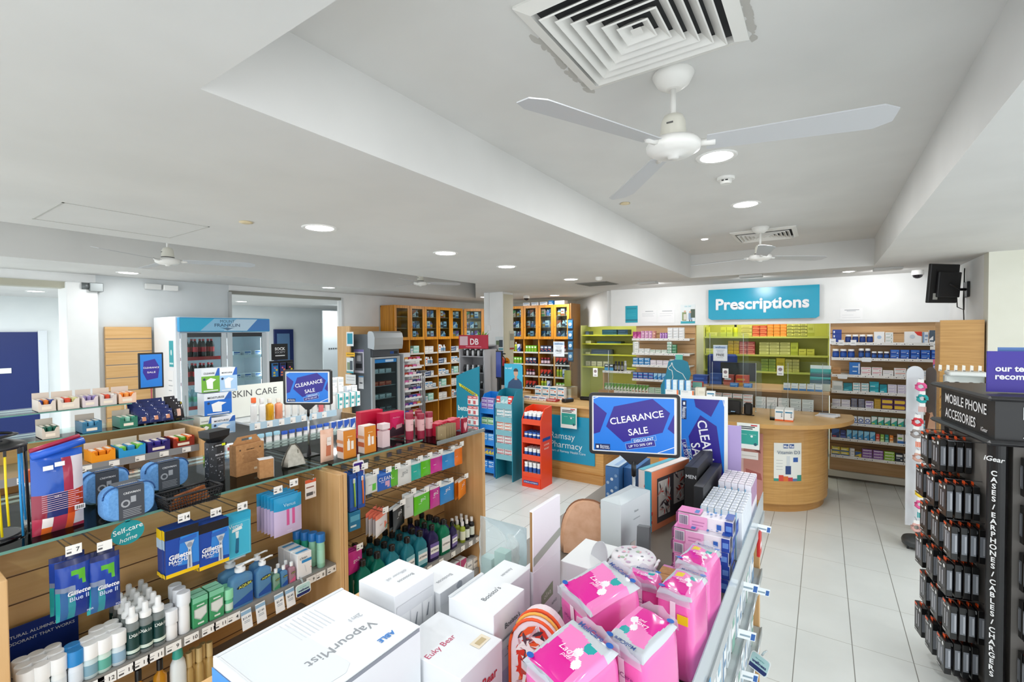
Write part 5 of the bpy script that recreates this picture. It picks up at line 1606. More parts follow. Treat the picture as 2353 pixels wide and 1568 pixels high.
part('ribbon',M().box(.054,.058,-.006,.006,.02,.16,mat('f3f1f4',.4)).tube([(.058,0,.158),(.066,.012,.17),(.06,.02,.16),(.058,0,.158)],.004,mat('f3f1f4',.4),5).tube([(.058,0,.158),(.068,-.012,.172),(.062,-.02,.158),(.058,0,.158)],.004,mat('f3f1f4',.4),5),t,world=False)
for k in range(2):
 abox(f'small kraft carton by the pink packs, {["nearer", "farther"][k]} of two',-.40,-.318,1.315+.045*k,1.358+.045*k,IZ,1.30,KR)
t=thing('gift_carton','slim black carton leaning against the skin care carton','box',(-.455,1.385,IZ+.012),0,None,(math.radians(0),math.radians(16),FACE_AISLE+.2))
part('box_body',M().box(-.0275,.0275,-.018,.018,0,.17,mat('1b1c1f',.3),.001).box(-.0278,.0278,-.0183,.0183,.1,.1702,mat('55595b',.3)),t,world=False)
part('print',M().text('gift',.014,(0,-.0188,.06),(1,0,0),(0,0,1),'8a8d92',0),t,world=False)
PK,MG,SV='ef6ab6','e0189a','c3c8cf'
FILM=clear('pack_film','eef0f6',keep=.62,rough=.12)
def pad_pack(label,cx,cyy,zb,w_,d,h,rz,tilt=(0,0),yellow=False,flip=False,seed=1):
 t_=thing('pad_pack',label,'pad pack',(cx,cyy,zb),0,'pink pad packs on the island',(tilt[0],tilt[1],rz))
 m_=M()
 nu,nv=32,14
 e=.32
 sg=lambda c_,p_:math.copysign(abs(c_)**p_,c_)
 rg_=random.Random(seed)
 vs=[]
 for j in range(nv+1):
  ph=-PI/2+PI*j/nv
  for i in range(nu):
   th=2*PI*i/nu
   x,y,z_=sg(math.cos(ph),e)*sg(math.cos(th),e),sg(math.cos(ph),e)*sg(math.sin(th),e),sg(math.sin(ph),e)
   vs.append((x*w_/2*(1+rg_.uniform(-.012,.012)),y*d/2*(1+rg_.uniform(-.012,.012)),h/2+z_*h/2))
 body,top=[],[]
 for j in range(nv):
  for i in range(nu):
   body.append((j*nu+i,j*nu+(i+1)%nu,(j+1)*nu+(i+1)%nu,(j+1)*nu+i))
 m_.add(vs,body,mat(PK,.22,0,.4),True)
 part('pack_body',m_,t_,world=False)
 m_=M()
 N,K=50,44
 def col(u,v):
  if flip:
   u,v=1-u,1-v
  if v>.80+.05*math.sin(u*6)or u<.07+.09*math.sin(v*3)or v<.05:
   return SV
  if yellow and .2<u<.45 and .62<v<.78:
   return 'efd21c'
  if(u-.72)**2*1.0+(v-.70)**2*1.6<.012:
   return '18a5a8'
  if((u-.62)**2+(v-.55)**2<.006)or((u-.74)**2+(v-.40)**2<.006)or(abs((u-.68)*.8+(v-.475))<.03 and .6<u<.76):
   return 'f2eef4'
  if v<.46+.08*math.sin(u*7)and u>.12 and u<.80:
   return MG
  if(u-.5)**2+(v-.16)**2<.004:
   return 'bfe0e4'
  return 'f184c4'
 vs=[]
 for j in range(K+1):
  for i in range(N+1):
   u,v=i/N,j/K
   ed=max(abs(2*u-1),abs(2*v-1))
   zz=h+.004*(1-ed**4)+.0016*math.sin(9*u+7*v+seed)+(-.010*max(0,ed-.86)/.14)
   vs.append(((u-.5)*w_*.93,(v-.5)*d*.93,zz+.0012))
 gr_={}
 for j in range(K):
  for i in range(N):
   gr_.setdefault(col((i+.5)/N,(j+.5)/K),[]).append((j*(N+1)+i,j*(N+1)+i+1,(j+1)*(N+1)+i+1,(j+1)*(N+1)+i))
 for cc,fs in gr_.items():
  m_.add(vs,fs,mat(cc,.18,0,.6),True)
 q=-1 if flip else 1
 m_.text('Lady',w_*.16,(q*w_*.0,q*-d*.02,h+.0085),(q,0,0),(0,q,0),'fbe6f3',0,shear=.3)
 m_.text('pad',w_*.10,(q*w_*.04,q*-d*.10,h+.0085),(q,0,0),(0,q,0),'fbe6f3',0,shear=.3)
 m_.text('MoliCare',w_*.13,(0,q*d*.405,h+.0062),(q,0,0),(0,q,0),'35508f',.02)
 part('printed_top',m_,t_,world=False)
 for sg_ in(-1,1):
  m_=M()
  pts=[]
  for i in range(9):
   u=i/8
   pts.append((u-.5,sg_*d*.5,h*.97+.016*math.sin(u*PI)+.004*math.sin(u*17+seed)))
  vs=[(x*w_*.92,y,h*.90)for x,y,z_ in pts]+[(x*w_*.86,y*1.01,z_+.004)for x,y,z_ in pts]
  m_.add(vs,[(i,i+1,i+10,i+9)for i in range(8)],FILM,True)
  part('clear_seal',m_,t_,world=False)
 for sx_,sy2 in((-1,-1),(1,1)):
  m_=M()
  T0=frame_T((sx_*w_*.36,sy2*d*.40,h+.0015),(1,0,0),(0,1,0))
  m_.poly([T0@Vector((.0075*math.cos(2*PI*i/14),.0055*math.sin(2*PI*i/14),.004))for i in range(14)],mat('1d5fb8',.3))
  part('blue_seal',m_,t_,world=False)
 m_=M().box(-.006,.006,-d/2-.0022,-d/2-.0012,h*.25,h*.92,mat('f4e4ef',.4))
 if yellow:
  m_.box(.010,w_*.4,-d/2-.0022,-d/2-.0012,h*.70,h*.80,mat('efd21c',.35))
 else:
  m_.box(.012,w_*.42,-d/2-.0022,-d/2-.0012,h*.35,h*.62,mat('4a2a80',.35)).text('MoliCare',.014,(-w_*.02,-d/2-.0026,h*.75),(1,0,0),(0,0,1),'7a2a72',.0)
 part('tape_strip',m_,t_,world=False)
 return t_
pad_pack('pink pad pack farthest left, below the round tin',-.412,.985,IZ+.022,.118,.15,.215,-.45,(.16,.10),seed=2)
pad_pack('pink pad pack lying nearest the camera beside the floral bag',-.372,.765,IZ+.022,.118,.14,.205,-.30,(.18,.08),seed=3)
pad_pack('pink pad pack with its print upside down, beside the nearest one',-.288,.895,IZ+.026,.094,.13,.19,-.25,(.14,.03),flip=True,seed=4)
pad_pack('upright pink pad pack with yellow flash, nearer of the two at the aisle lip',-.268,1.105,IZ+.004,.084,.125,.20,-.10,(.0,.0),yellow=True,seed=5)
pad_pack('upright pink pad pack with yellow flash, farther of the two at the aisle lip',-.266,1.262,IZ+.004,.084,.13,.20,-.12,(.0,.0),yellow=True,seed=6)
pad_pack('shaded pink pad pack between the round tin and the upright packs',-.375,1.145,IZ+.004,.09,.07,.165,.1,seed=7)
FA=noisy('floral_cloth','ead6dc','f0e2e6',(30,30,30),.6)
t=thing('floral_bag','arched cosmetic bag with red leaf print and orange piping','cosmetic bag',(-.492,.83,IZ),.22)
arch=[(-.055,0),(.055,0)]+[(.055*math.cos(math.radians(a)),.13+.07*math.sin(math.radians(a)))for a in range(0,181,12)]
part('bag_body',M().prism(arch,-.03,.03,FA,frame_T((0,0,0),(1,0,0),(0,0,1))),t,world=False)
part('piping',M().tube([(x*1.01,-.031,z_*1.005+.001)for x,z_ in arch[1:]]+[(-.055,-.031,0)],.0032,mat('e8521c',.5),6).tube([(x*1.02,-.012,z_*1.01+.001)for x,z_ in arch[2:]],.003,mat('efb04a',.5),6).tube([(x*1.02,.0,z_*1.012+.001)for x,z_ in arch[2:]],.0035,mat('e8521c',.5),6),t,world=False)
m=M()
rg=random.Random(8)
def inside(x,z_):
 return abs(x)<.046 and z_>.006 and(z_<.13 or x*x+(z_-.13)**2*(.05/.07)**2<.046**2)
k=0
while k<200:
 x,z_=rg.uniform(-.056,.056),rg.uniform(.005,.19)
 a,L=rg.uniform(0,2*PI),rg.uniform(.010,.030)
 cc=rg.choice(('d9301c','d9301c','e8541f','3a2330','f4ece8','f4ece8','c99aa0','5a3a44','e87a4a'))
 e=Vector((math.cos(a),0,math.sin(a)))
 f_=Vector((-math.sin(a),0,math.cos(a)))
 o_=Vector((x,-.0306-.00002*k,z_))
 pts=[o_-e*L,o_-e*L*.3+f_*L*.28,o_+e*L*.5+f_*L*.2,o_+e*L,o_+e*L*.5-f_*L*.2,o_-e*L*.3-f_*L*.28]
 if all(inside(q.x,q.z)for q in pts):
  m.poly(pts,mat(cc,.6))
  k+=1
part('leaf_print',m,t,world=False)
m=M().box(-.03,-.012,-.0342,-.0338,.085,.10,mat('b9443a',.5))
part('brand_patch',m,t,world=False)
PST=[('f',0,0,.22,1,'e58cc4'),('f',.02,.12,.20,.88,'f2eaf2')]+[('f',.03+.02*k,.16,.04+.02*k,.84,'4a4a6a')for k in range(8)]+[('f',.22,0,.55,1,'ecaad4'),('f',.27,.25,.48,.33,'c77fb0'),('f',.27,.5,.5,.58,'c77fb0'),('f',.72,.25,.80,.65,'2a62b8'),('f',.86,0,1,1,'1b3f9c'),('f',.88,.3,.98,.7,'5f8ad0'),('t',0,0,.42,1,'e786c2'),('t',.30,.15,.38,.7,'3f7fc4'),('t',.50,.5,.54,.8,'3f7fc4'),('t',.58,.2,.62,.5,'3f7fc4'),('t',.64,.55,.68,.85,'3f7fc4'),('t',.74,.4,.78,.7,'3f7fc4'),('t',.86,0,1,1,'2450ae'),('l',.1,.1,.9,.9,'e58cc4'),('r',0,0,1,1,'1b3f9c'),('r',.2,.3,.8,.7,'3f68bc')]
TP=carton(.162,.052,.0405,'f0eaf2',PST,'cream_box','box')
for k in range(5):
 TP.put(f'pink and white cream tube carton, {ORD[k]} from the bottom of the stack',(-.309-(.004 if k<4 else-.004)+.003*(k%2),1.525+(.03 if k==4 else 0),IZ+.0008+.0408*k),(k%2)*.02,'pink cream tube cartons in a stack')
abox('loose pink cream carton lying flat at the foot of the stack',-.42,-.36,1.44,1.49,IZ,1.262,'e08cc4')
m=M().box(-.045,.045,-.03,.03,0,.004,clear('blue_clear','2a4fc0',keep=.5)).box(-.045,-.042,-.03,.03,0,.02,mat('1b3a9c',.2)).box(.042,.045,-.03,.03,0,.03,mat('1b3a9c',.2)).box(-.045,.045,.027,.03,0,.03,clear('blue_clear','2a4fc0',keep=.5))
UA=carton(.0215,.029,.165,'e3e9f2',(('f',0,0,.14,1,'8fc0e2'),('f',.3,.25,.7,.8,'d3dcec'),('l',.2,.1,.8,.9,'cfdcec'),('l',0,0,.2,1,'9cc6e4'),('t',.06,.08,.94,.92,'eef2f8'),('t',.2,.3,.8,.42,'b7c4dc'),('t',.2,.6,.6,.7,'9fb4d4')),'tube_carton','box')
UB=carton(.0225,.029,.165,'e9e6f0',(('r',0,0,1,1,'eee9f2'),('r',.1,.5,.9,.95,'b88ab4'),('f',0,0,.2,.9,'8fbfe0'),('t',.06,.08,.94,.92,'f2eef6'),('t',.15,.3,.85,.42,'d3b4cc')),'tube_carton','box')
n_=0
for r_ in range(8):
 for c_ in range(6):
  z=IZ+.0006
  UA.put(f'slim white-blue upright carton, {ORD[c_]} across in row {ORD[r_]} from the front',(-.349+.0228*c_,1.745+.0302*r_,z+(.0 if r_<5 else .0)),0,'slim upright cartons on the island')
for r_ in range(6):
 for c_ in range(5):
  UB.put(f'slim white-lilac upright carton, {ORD[c_]} across in rear row {ORD[r_]}',(-.334+.0238*c_,2.0+.0302*r_,IZ+.0006+.022),0,'slim lilac upright cartons at the island end')
abox('white tray raising the rear slim cartons',-.348,-.225,1.985,2.168,IZ,1.2415,'dfe4ea')
FR=[(0.10,.10),(.90,.10),(.90,.90),(.10,.90)]
t=abox('turquoise and orange framed gift box with a red leaf window',-.575,-.515,1.80,2.09,IZ,1.455,'f0e6e2',(('f',0,0,1,1,'f08a62'),('f',.13,.10,.88,.86,'4a4448'),('f',.16,.2,.46,.80,'d9cfc8'),('f',.56,.3,.84,.84,'cfc4bf'),('l',.5,0,1,1,'1f9fc0'),('t',0,.6,1,1,'59b9d0'),('t',0,0,1,.55,'f4e9e4')))
t.rotation_euler=(0,0,FACE_AISLE-.26)
m=M()
rg=random.Random(4)
for k in range(46):
 bx_=rg.choice(((.18,.44,.24,.76),(.58,.82,.34,.8)))
 u,v=rg.uniform(bx_[0],bx_[1]),rg.uniform(bx_[2],bx_[3])
 a,L=rg.uniform(0,2*PI),rg.uniform(.012,.028)
 o_=Vector(((u-.5)*.29,-.0325-.00002*k,v*.235))
 e,f_=Vector((math.cos(a),0,math.sin(a))),Vector((-math.sin(a),0,math.cos(a)))
 m.poly([o_-e*L,o_+f_*L*.22,o_+e*L,o_-f_*L*.22],mat(rg.choice(('d23a2a','d23a2a','f2eeec','4a3a40','c98a80')),.5))
for k in range(14):
 v,y_=rg.uniform(.05,.95),rg.uniform(-.034,-.004)
 o_=Vector((-.1465,y_*.85,v*.235))
 m.poly([o_+Vector((0,.008*math.cos(2*PI*i/7),.012*math.sin(2*PI*i/7)*(1 if i%2 else .4)))for i in range(7)],mat(rg.choice(('d23a2a','3a2a30','c98a80')),.5))
part('leaf_print',m,t,world=False)
abox('navy blue gift box behind the sign pole',-.735,-.68,1.98,2.19,IZ,1.40,'1d5a98',(('f','T','Lakeside',.6,.7,.018,'6fa0cc',0),('f',.5,.1,.95,.5,'16406f'),('t',0,0,1,1,'2a6aa8')))
fl=[('l','O',.2+.3*((k*7)%3),.08+.11*k/1.2,.007,('a9c4e0','d9e6f2','7fa6d0')[k%3])for k in range(9)]
abox('slim flowered blue gift box beside the navy one',-.80,-.738,1.93,2.17,IZ,1.41,'3f74b0',fl+[('t',0,0,1,1,'b9d0e6'),('t',.1,.2,.9,.5,'8fb0d8')])
pk_=pouch(.13,.14,.05,lambda u,v:'f0c01c' if(u*2+v*3)%1<.5 else('b8cf2a' if v>.5 else 'f2a81a'),(),'film','bag',10,8,.15,.004,6)
solo('gift_pack','yellow and lime wrapped gift pack behind the framed box','gift pack',pk_.parts[0][1],(-.60,2.18,IZ),.3)
abox('low white and lilac box behind the tan bag',-.83,-.74,1.66,1.76,IZ,1.30,'e3dfe6',(('f',0,0,1,.5,'cdb8dc'),('t',.1,.1,.6,.9,'8f8f94')))
abox('black shoe-style gift carton standing behind the slim cartons',-.455,-.405,1.90,2.20,IZ,1.47,'17181a',(('t',.0,.0,1,.46,'24262a'),('t',.05,.55,.95,.95,'1c1d20'),('l','T','MEN',.5,.85,.02,'c9ccd0',.02),('f','O',.75,.8,.012,'5a5d62')))
abox('lower black gift carton with a lime corner beside the black one',-.398,-.364,1.80,2.17,IZ,1.43,'1b1c1f',[('f',.05+.09*k,.2+.05*(k%3),.10+.09*k,.5,('3a3d42','55595f')[k%2])for k in range(9)]+[('r',.0,.8,1,.95,'b9d41f')])
t=thing('clearance_poster','large clearance sheet standing sideways behind the black gift cartons','poster',(-.42,2.235,IZ))
T0=frame_T((-.455,2.232,IZ+.245),(.985,.17,0),(0,0,1))
part('board',M().prism([(-.105,-.245),(.105,-.245),(.105,.245),(-.105,.245)],-.004,0,PAPER,T0),t)
m=M()
clearance_face(m,T0@Matrix.Rotation(-PI/2,4,'Z')@Matrix.Translation((.0,0,.0006)),.46,.18)
part('print',m,t)
solo('display_board','lilac card board standing behind the sideways clearance sheet','board',M().box(-.15,.14,0,.005,0,.36,mat('b6a2d6',.5)),(-.44,2.262,IZ),.12)
tc=PY(1456,976,1.74)
pole_sign('large blue clearance sign on a pole standing on the island',(tc.x,1.74,IZ),tc,.338,.240,(.94,.33,0),.045)
#  back wall: shelving, dispensary, sign
SH=mat('dcdcd8',.4)
RAILW=mat('e9e9e6',.4)
def shield(label,x0,x1,y,z0=1.0004,h=.62,rz=0):
 t_=thing('sneeze_guard',label,'screen',(x0,y,z0),rz)
 w_=x1-x0
 part('pane',M().prism(rrect(w_,h-.06,.05,5,w_/2,h/2+.03),-.0025,.0025,ACRYL,frame_T((0,0,0),(1,0,0),(0,0,1))),t_,world=False)
 for x in(.06,w_-.07):
  part('foot',M().box(x,x+.012,-.03,.03,0,.035,ACRYL).tube([(x+.006,-.004,.03),(x+.006,-.004,h-.02)],.0025,mat('c9d2d6',.1),5),t_,world=False)
 return t_
def shelf_unit(label,loc,zs,x0,x1,yf,yb,rail=True,board=SH,rz=0,railm=None,tick=.075,uprights=None,back=None):
 t_=thing('shelf_rack',label,'shelf unit',loc,rz)
 for z in zs:
  part('shelf',M().box(x0,x1,yf,yb,z-.014,z,board).box(x0,x1,yf-.004,yf,z-.032,z+.004,railm or RAILW),t_,world=False)
  if rail:
   n_=max(1,int((x1-x0)/tick))
   for k in range(n_):
    if(k*7+int(z*100))%4==0:
     continue
    o_=part('price_ticket',TKM,t_,world=False)
    o_.location=(x0+(k+.5)*tick,yf-.0045,z-.015)
 for x,w_,z1 in uprights or():
  part('upright',M().box(x,x+w_,yf+.01,yb,0,z1,WOOD,.002),t_,world=False)
 if back:
  part('back_panel',back,t_,world=False)
 return t_
TKM=M().box(-.026,.026,-.001,0,-.013,.013,mat('f6f6f4',.5)).box(-.02,.004,-.0013,-.001,-.006,-.002,mat('8a8c90',.6)).box(.01,.02,-.0013,-.001,-.006,.006,mat('5a5c60',.6)).mesh('price_ticket')
P_=plain
W='f0f1f2'
jar=lambda b,c='f2f3f5',l_=None,h=.10,r=.032:bottle(h,r,b,c,l_,'vitamin_jar',.8,.22,12)
YF,YR=7.30,7.61
zsR=(1.835,1.64,1.425,1.215,1.01,.81,.605,.38)
shelf_unit('white wall shelving of medicines right of the dispensary window',(0,0,0),zsR,.09,1.21,YF,YR)
WR=['right wall rack top shelf','right wall rack second shelf','right wall rack third shelf','right wall rack fourth shelf','right wall rack fifth shelf','right wall rack sixth shelf','right wall rack seventh shelf','right wall rack lowest shelf']
goodsR=[[(carton(.095,.06,.055,'1c3f9e',(('f',.1,.2,.25,.7,'e8eefa'),('t',0,0,1,1,'dfe6f2')),'medicine_box'),1,'navy box',3),(None,.03),(jar('1b2f6a',l_='22408a'),4,'navy jar with white lid'),(carton(.10,.05,.135,W,(('f','O',.5,.5,.022,'a9c4e4'),),'medicine_box'),1,'white box with blue dot'),(P_(.075,.05,.042,W,'cdd6d2','5c8a6a',3),1,'small white box',3),(None,.10),(carton(.155,.06,.135,W,(('f','P',[(.55,1),(1,1),(1,.58),(.75,.68)],'d8382c'),('f','O',.45,.55,.025,'c9d4e0')),'medicine_box'),1,'wide white box with red corner'),(P_(.05,.05,.13,'dfe6ee','7f9cc0',None,1),1,'pale tall box'),(P_(.06,.05,.15,W,'4a5a6a',None,2),1,'white and grey tall box'),(P_(.06,.05,.14,'2a2d33','8a9098',None,0),1,'black tall box')],[(jar('173a86',l_='2456ae',h=.11,r=.036),3,'navy jar with white lid'),(None,.03),(jar('14295e',l_='2c5aa8',h=.12,r=.028),2,'tall navy jar'),(jar('14295e',l_='2c5aa8',h=.085,r=.026),3,'short navy jar'),(P_(.085,.06,.055,'1f55b4','4f86d6','dfe8f6',3),5,'royal blue box',2),(None,.02),(P_(.05,.06,.1,'dfe3f0','6a4aa6','d84a7a',2),2,'purple and white box'),(bottle(.12,.02,'e9e3e4','e9e3e4','d8dde6','lotion_bottle'),2,'white lotion bottle')],[(P_(.09,.06,.09,'b98a58','a87a4a',None,0),1,'brown card box'),(None,.08),(carton(.11,.07,.16,'1f72c8',(('f',.3,.6,.8,.7,'d0e4f6'),('f',.3,.25,.7,.32,'d0e4f6'),('f',.85,.1,.95,.9,'e8f0fa')),'medicine_box'),1,'tall blue box'),(P_(.10,.06,.05,W,'e3a9b4','c98a9a',3),2,'white and pink box',2),(P_(.10,.06,.07,W,'e4e0e6','c0c4cc',3),1,'plain white box'),(P_(.11,.06,.05,W,'e6b0a8','b0b4ba',3),1,'white and peach box',2),(bottle(.13,.022,'e8ecee','3c4450','2aa0b0','spray_bottle'),2,'white bottle with grey top'),(P_(.1,.06,.08,W,'c0d0e0',None,1),2,'white and blue box')],[(carton(.11,.08,.12,'d3dad9',(('f',.1,.1,.9,.5,'b9c4c4'),('f',.1,.55,.9,.9,'e6ebea')),'medicine_box'),1,'grey display box'),(P_(.09,.06,.10,'1d97a8','137a8a','7fd0d8',2),1,'teal box'),(P_(.075,.06,.035,W,'2ba8b8','1d8a9a',3),2,'white and teal box',3),(P_(.09,.06,.065,'29b2c4','1d97ab','d6f0f4',2),1,'turquoise box',2),(P_(.07,.06,.10,'22a9bd','148a9c','d6f0f4',2),1,'tall turquoise box'),(P_(.085,.06,.035,'e9e6f2','c6bfe0','a9a4c4',3),3,'pale lilac box',3),(P_(.08,.06,.05,W,'b4bcd0',None,3),2,'pale grey box',2)],[(P_(.09,.06,.045,'eceaf0','c9c4d8',None,3),2,'white and lilac box',2),(P_(.065,.05,.018,'23305e','e4e8f2','c9a24a',3),2,'thin navy box',6),(P_(.08,.06,.045,'e3dff0','6c4a98',None,3),1,'lilac box',2),(P_(.06,.05,.02,'d9b23c','6e4a1c',None,3),1,'thin yellow box',6),(carton(.11,.06,.065,'5c3468',(('f','P',[(.06,.2),(.9,.2),(.96,.5),(.9,.8),(.06,.8)],'eac23c'),),'medicine_box'),2,'purple box with yellow pill shape',2),(P_(.08,.06,.06,'dfe3ea','8898b4',None,3),2,'grey-blue box',2)],[(None,.20),(carton(.06,.05,.085,'e8eef6',(('f','O',.5,.5,.024,'2450a6'),('f','O',.5,.5,.015,'e8eef6'),('f',0,0,1,.15,'2a5ab0')),'medicine_box'),3,'white box with blue ring'),(P_(.055,.05,.10,'3ab0a0','e9f4f2','d9e04a',2),5,'teal and white box'),(P_(.075,.05,.10,'d6ecf4','6ac0dc',None,0),3,'pale blue box')],[(P_(.08,.05,.11,'17366f','3a64b0','d8403c',2),1,'navy box'),(P_(.06,.05,.10,'27316e','5a6ab4',None,0),1,'dark blue box'),(P_(.05,.05,.11,'3a9ad8','8fd0f0','f0f6fa',2),5,'sky blue box'),(P_(.035,.05,.09,'d84a3a','f0b0a0',None,0),1,'red box'),(P_(.035,.05,.09,'8fc04a','d8ecb0',None,0),1,'lime box'),(P_(.035,.05,.09,'1f8a86','8fd0c8',None,0),1,'teal box'),(P_(.035,.05,.09,'e8862a','f6d0a0',None,0),1,'orange box'),(None,.03),(P_(.06,.05,.11,W,'3a7ac8','8ac04a',0),2,'white box with blue foot'),(P_(.07,.05,.11,'223a7a','5a86d0','d0dcf0',2),1,'navy box with shield'),(P_(.07,.05,.1,'cfe0ee','5a86d0',None,1),2,'light blue box')],[(P_(.085,.05,.05,'e3d24a','3a6ab0','f0f0e0',0),2,'yellow and blue box',2),(P_(.05,.05,.10,W,'c9ccd0',None,1),1,'white box'),(P_(.06,.05,.07,'e6cf3a','2a5a9a',None,2),1,'yellow box'),(P_(.10,.05,.036,'8a5aa8','e9e2f0','d0b4dc',3),2,'purple box',3),(P_(.10,.05,.036,'8cbf3a','eef4e0','cfe4a0',3),1,'lime green box',3),(P_(.07,.05,.1,'2f3c4a','e8ecec',None,3),1,'slate box'),(P_(.06,.05,.05,W,'22262c',None,0),4,'white and black box',2)]]
for z,g,w_ in zip(zsR,goodsR,WR):
 row(g,(.10,YF+.006,z),0,w_,.003)
for px_,py_ in((1991,823),(1936,862)):
 p=PY(px_,py_+4,YF-.01)
 solo('shelf_tag',f'white rounded tag on the {["third", "fourth"][py_ > 850]} wall shelf edge','sign',M().prism(rrect(.10,.055,.012),0,.002,mat('eef4f8',.3),frame_T((0,0,0),(1,0,0),(0,0,1))).box(-.03,.03,-.0006,.0,-.01,.0,mat('a9c8d8',.4)),p)
for k,(px_,py_)in enumerate(((1914,783),(1933,786),(1961,786))):
 p=PY(px_,py_,YF-.008)
 solo('price_card',f'{ORD[k]} white price card hanging under the top wall shelf','price card',M().box(-.03,.03,-.001,0,-.045,.025,mat('f1f3f5',.5)).box(-.02,.015,-.0014,-.001,-.02,-.012,'9aa4ae'),p)
shelf_unit('angled corner shelf at the right end of the wall shelving',(1.02,6.98,0),(1.80,1.56),-.02,.30,0,.22,rz=math.radians(-52),tick=.08)
row([(P_(.07,.06,.16,W,'4a5a6a','c9ccd0',2),2,'white and grey tall pack'),(P_(.06,.06,.15,'2b2e35','a9adb4',None,0),1,'black tall pack')],(1.03,6.99,1.80),math.radians(-52),'the upper corner shelf',.004)
row([(P_(.05,.06,.1,'5a86d0','e86a9a','f0e0f0',2),1,'blue and pink pack'),(bottle(.13,.024,'eae3e3','eae3e3','c0504a','lotion_bottle'),2,'pale lotion bottle'),(P_(.05,.06,.11,'2a4aa0','e8e8f0','d84a3a',2),1,'royal blue pack')],(1.03,6.99,1.56),math.radians(-52),'the lower corner shelf',.004)
t=thing('cabinet','tall honey-coloured cabinet back below the wall screen','cabinet',(1.08,6.05,0))
part('side_panel',M().box(.93,1.235,5.98,6.0,0,2.085,DESK),t)
part('carcass',M().box(.95,1.235,6.0,6.35,0,2.07,DESK),t)
t=thing('tv_screen','black wall screen seen from behind on a swing arm','screen',(1.10,6.62,2.42))
def bx(m_,mt,T0,*a,b=0.0):
 n0=len(m_.v)
 m_.box(*a,mt,b)
 for i in range(n0,len(m_.v)):
  m_.v[i]=tuple(T0@Vector(m_.v[i]))
 return m_
a_,b_=PY(2134,650,6.35),PY(2200,650,6.62)
ux=Vector((b_.x-a_.x,b_.y-a_.y,0)).normalized()
R=frame_T(((a_.x+b_.x)/2,(a_.y+b_.y)/2,PY(2167,652,6.48).z),ux,(.05,-.10,1))
wS=(b_-a_).length*1.0
m=M()
bx(m,mat('1a1a1c',.45),R,-wS/2,wS/2,-.20,.20,-.02,.012,b=.006)
part('casing',m,t)
m=M()
bx(m,mat('222225',.5),R,-wS*.28,wS*.5,-.14,.12,.012,.035,b=.006)
bx(m,mat('0f0f10',.5),R,-wS*.32,wS*.4,.13,.14,.012,.015)
part('rear_cover',m,t)
m=M()
bx(m,mat('b9bcb8',.5),R,-wS*.36,-wS*.2,-.165,-.10,.012,.0135)
part('rating_label',m,t)
m=M().tube([(R@Vector((wS*.1,0,.03))),Vector((1.17,6.60,2.41)),Vector((1.25,6.66,2.41))],.014,BLACK,8).box(1.225,1.248,6.58,6.74,2.33,2.49,BLACK,.004)
part('swing_arm',m,t)
m=M().tube([R@Vector((wS*.4,-.12,.03)),R@Vector((wS*.5,-.24,.02)),Vector((1.23,6.72,2.2)),Vector((1.235,6.75,2.62))],.005,BLACK,6).tube([Vector((1.235,6.74,2.64)),Vector((1.22,6.7,2.3)),Vector((1.235,6.73,2.0))],.005,BLACK,6)
part('cable',m,t)
p=PY(1748,697,7.5)
t=thing('hanging_sign','large turquoise prescriptions sign on the back wall','sign',(p.x,7.55,p.z))
sg_m=mat('08a3c6',.25)
part('panel',M().prism([(-.70,-.20),(-.66,-.225),(.66,-.225),(.70,-.20),(.70,.225),(-.70,.225)],0,.05,sg_m,frame_T((0,0,0),(1,0,0),(0,0,1)),mat('8f9a9c',.4)),t,world=False)
part('lettering',M().text('Prescriptions',None,(-.005,-.0520,.005),(1,0,0),(0,0,1),mat('f3f6fa',.4),.03,fit=1.18,ext=0).text('Prescriptions',.205,(-.005,-.062,.005),(1,0,0),(0,0,1),mat('f6f8fb',.4),.03,fit=1.18,ext=.009),t,world=False)
def poster(label,x0,y0,x1,y1,Y,base,marks=(),name='poster'):
 pos,w_,h=fb(x0,y0,x1,y1,Y)
 m_=M().box(-w_/2,w_/2,0,.003,0,h,mat(base,.45))
 deco(m_,w_,0,h,marks)
 return solo(name,label,'poster',m_,pos)
poster('turquoise notice on the wall left of the sign',1437,703,1465,742,7.555,'15a5bd',(('f',.1,.8,.9,.86,'0f8aa0'),('f',0,.1,1,.2,'0f7f95'),('f',.15,.4,.85,.42,'3fc0d2'),('f',.15,.5,.85,.52,'3fc0d2')))
poster('first white notice sheet on the wall',1472,712,1508,742,7.555,'f4f5f6',(('f',.3,.85,.8,.9,'a9adb2'),('f',.1,.7,.9,.72,'c9ccd0'),('f',.1,.6,.8,.62,'c9ccd0'),('f',.1,.5,.85,.52,'c9ccd0')),'notice')
poster('second white notice sheet on the wall',1512,712,1550,743,7.555,'f4f5f6',(('f',.25,.88,.85,.93,'a9adb2'),('f',.1,.7,.9,.72,'c9ccd0'),('f',.1,.55,.8,.57,'c9ccd0')),'notice')
poster('ten percent off poster with two walkers',1564,700,1597,744,7.555,'e6eef0',(('f','T','10% OFF',.5,.90,.028,'5fb8c8',.01),('f',0,0,1,.12,'35a9b8'),('f',.1,.15,.4,.6,'8a9a6a'),('f',.2,.2,.45,.5,'d9d6cc'),('f',.55,.2,.8,.55,'8aa6c4'),('f',.7,.3,1,.75,'4a5a4a'),('f',.6,.1,.66,.2,'3a4048'),('f',.74,.1,.8,.2,'3a4048'),('f','O',.30,.64,.016,'d9b09a'),('f','O',.66,.60,.016,'d9b09a')))
poster('white notice sheet on the wall right of the sign',1930,708,1982,736,7.555,'f3f4f5',(('f',.2,.82,.85,.87,'a0a4aa'),('f',.3,.74,.7,.78,'b0b4ba'),('f',.1,.4,.6,.42,'d0d3d6'),('f',.1,.2,.9,.22,'d0d3d6')),'notice')
zsL=(1.88,1.65,1.46,1.235)
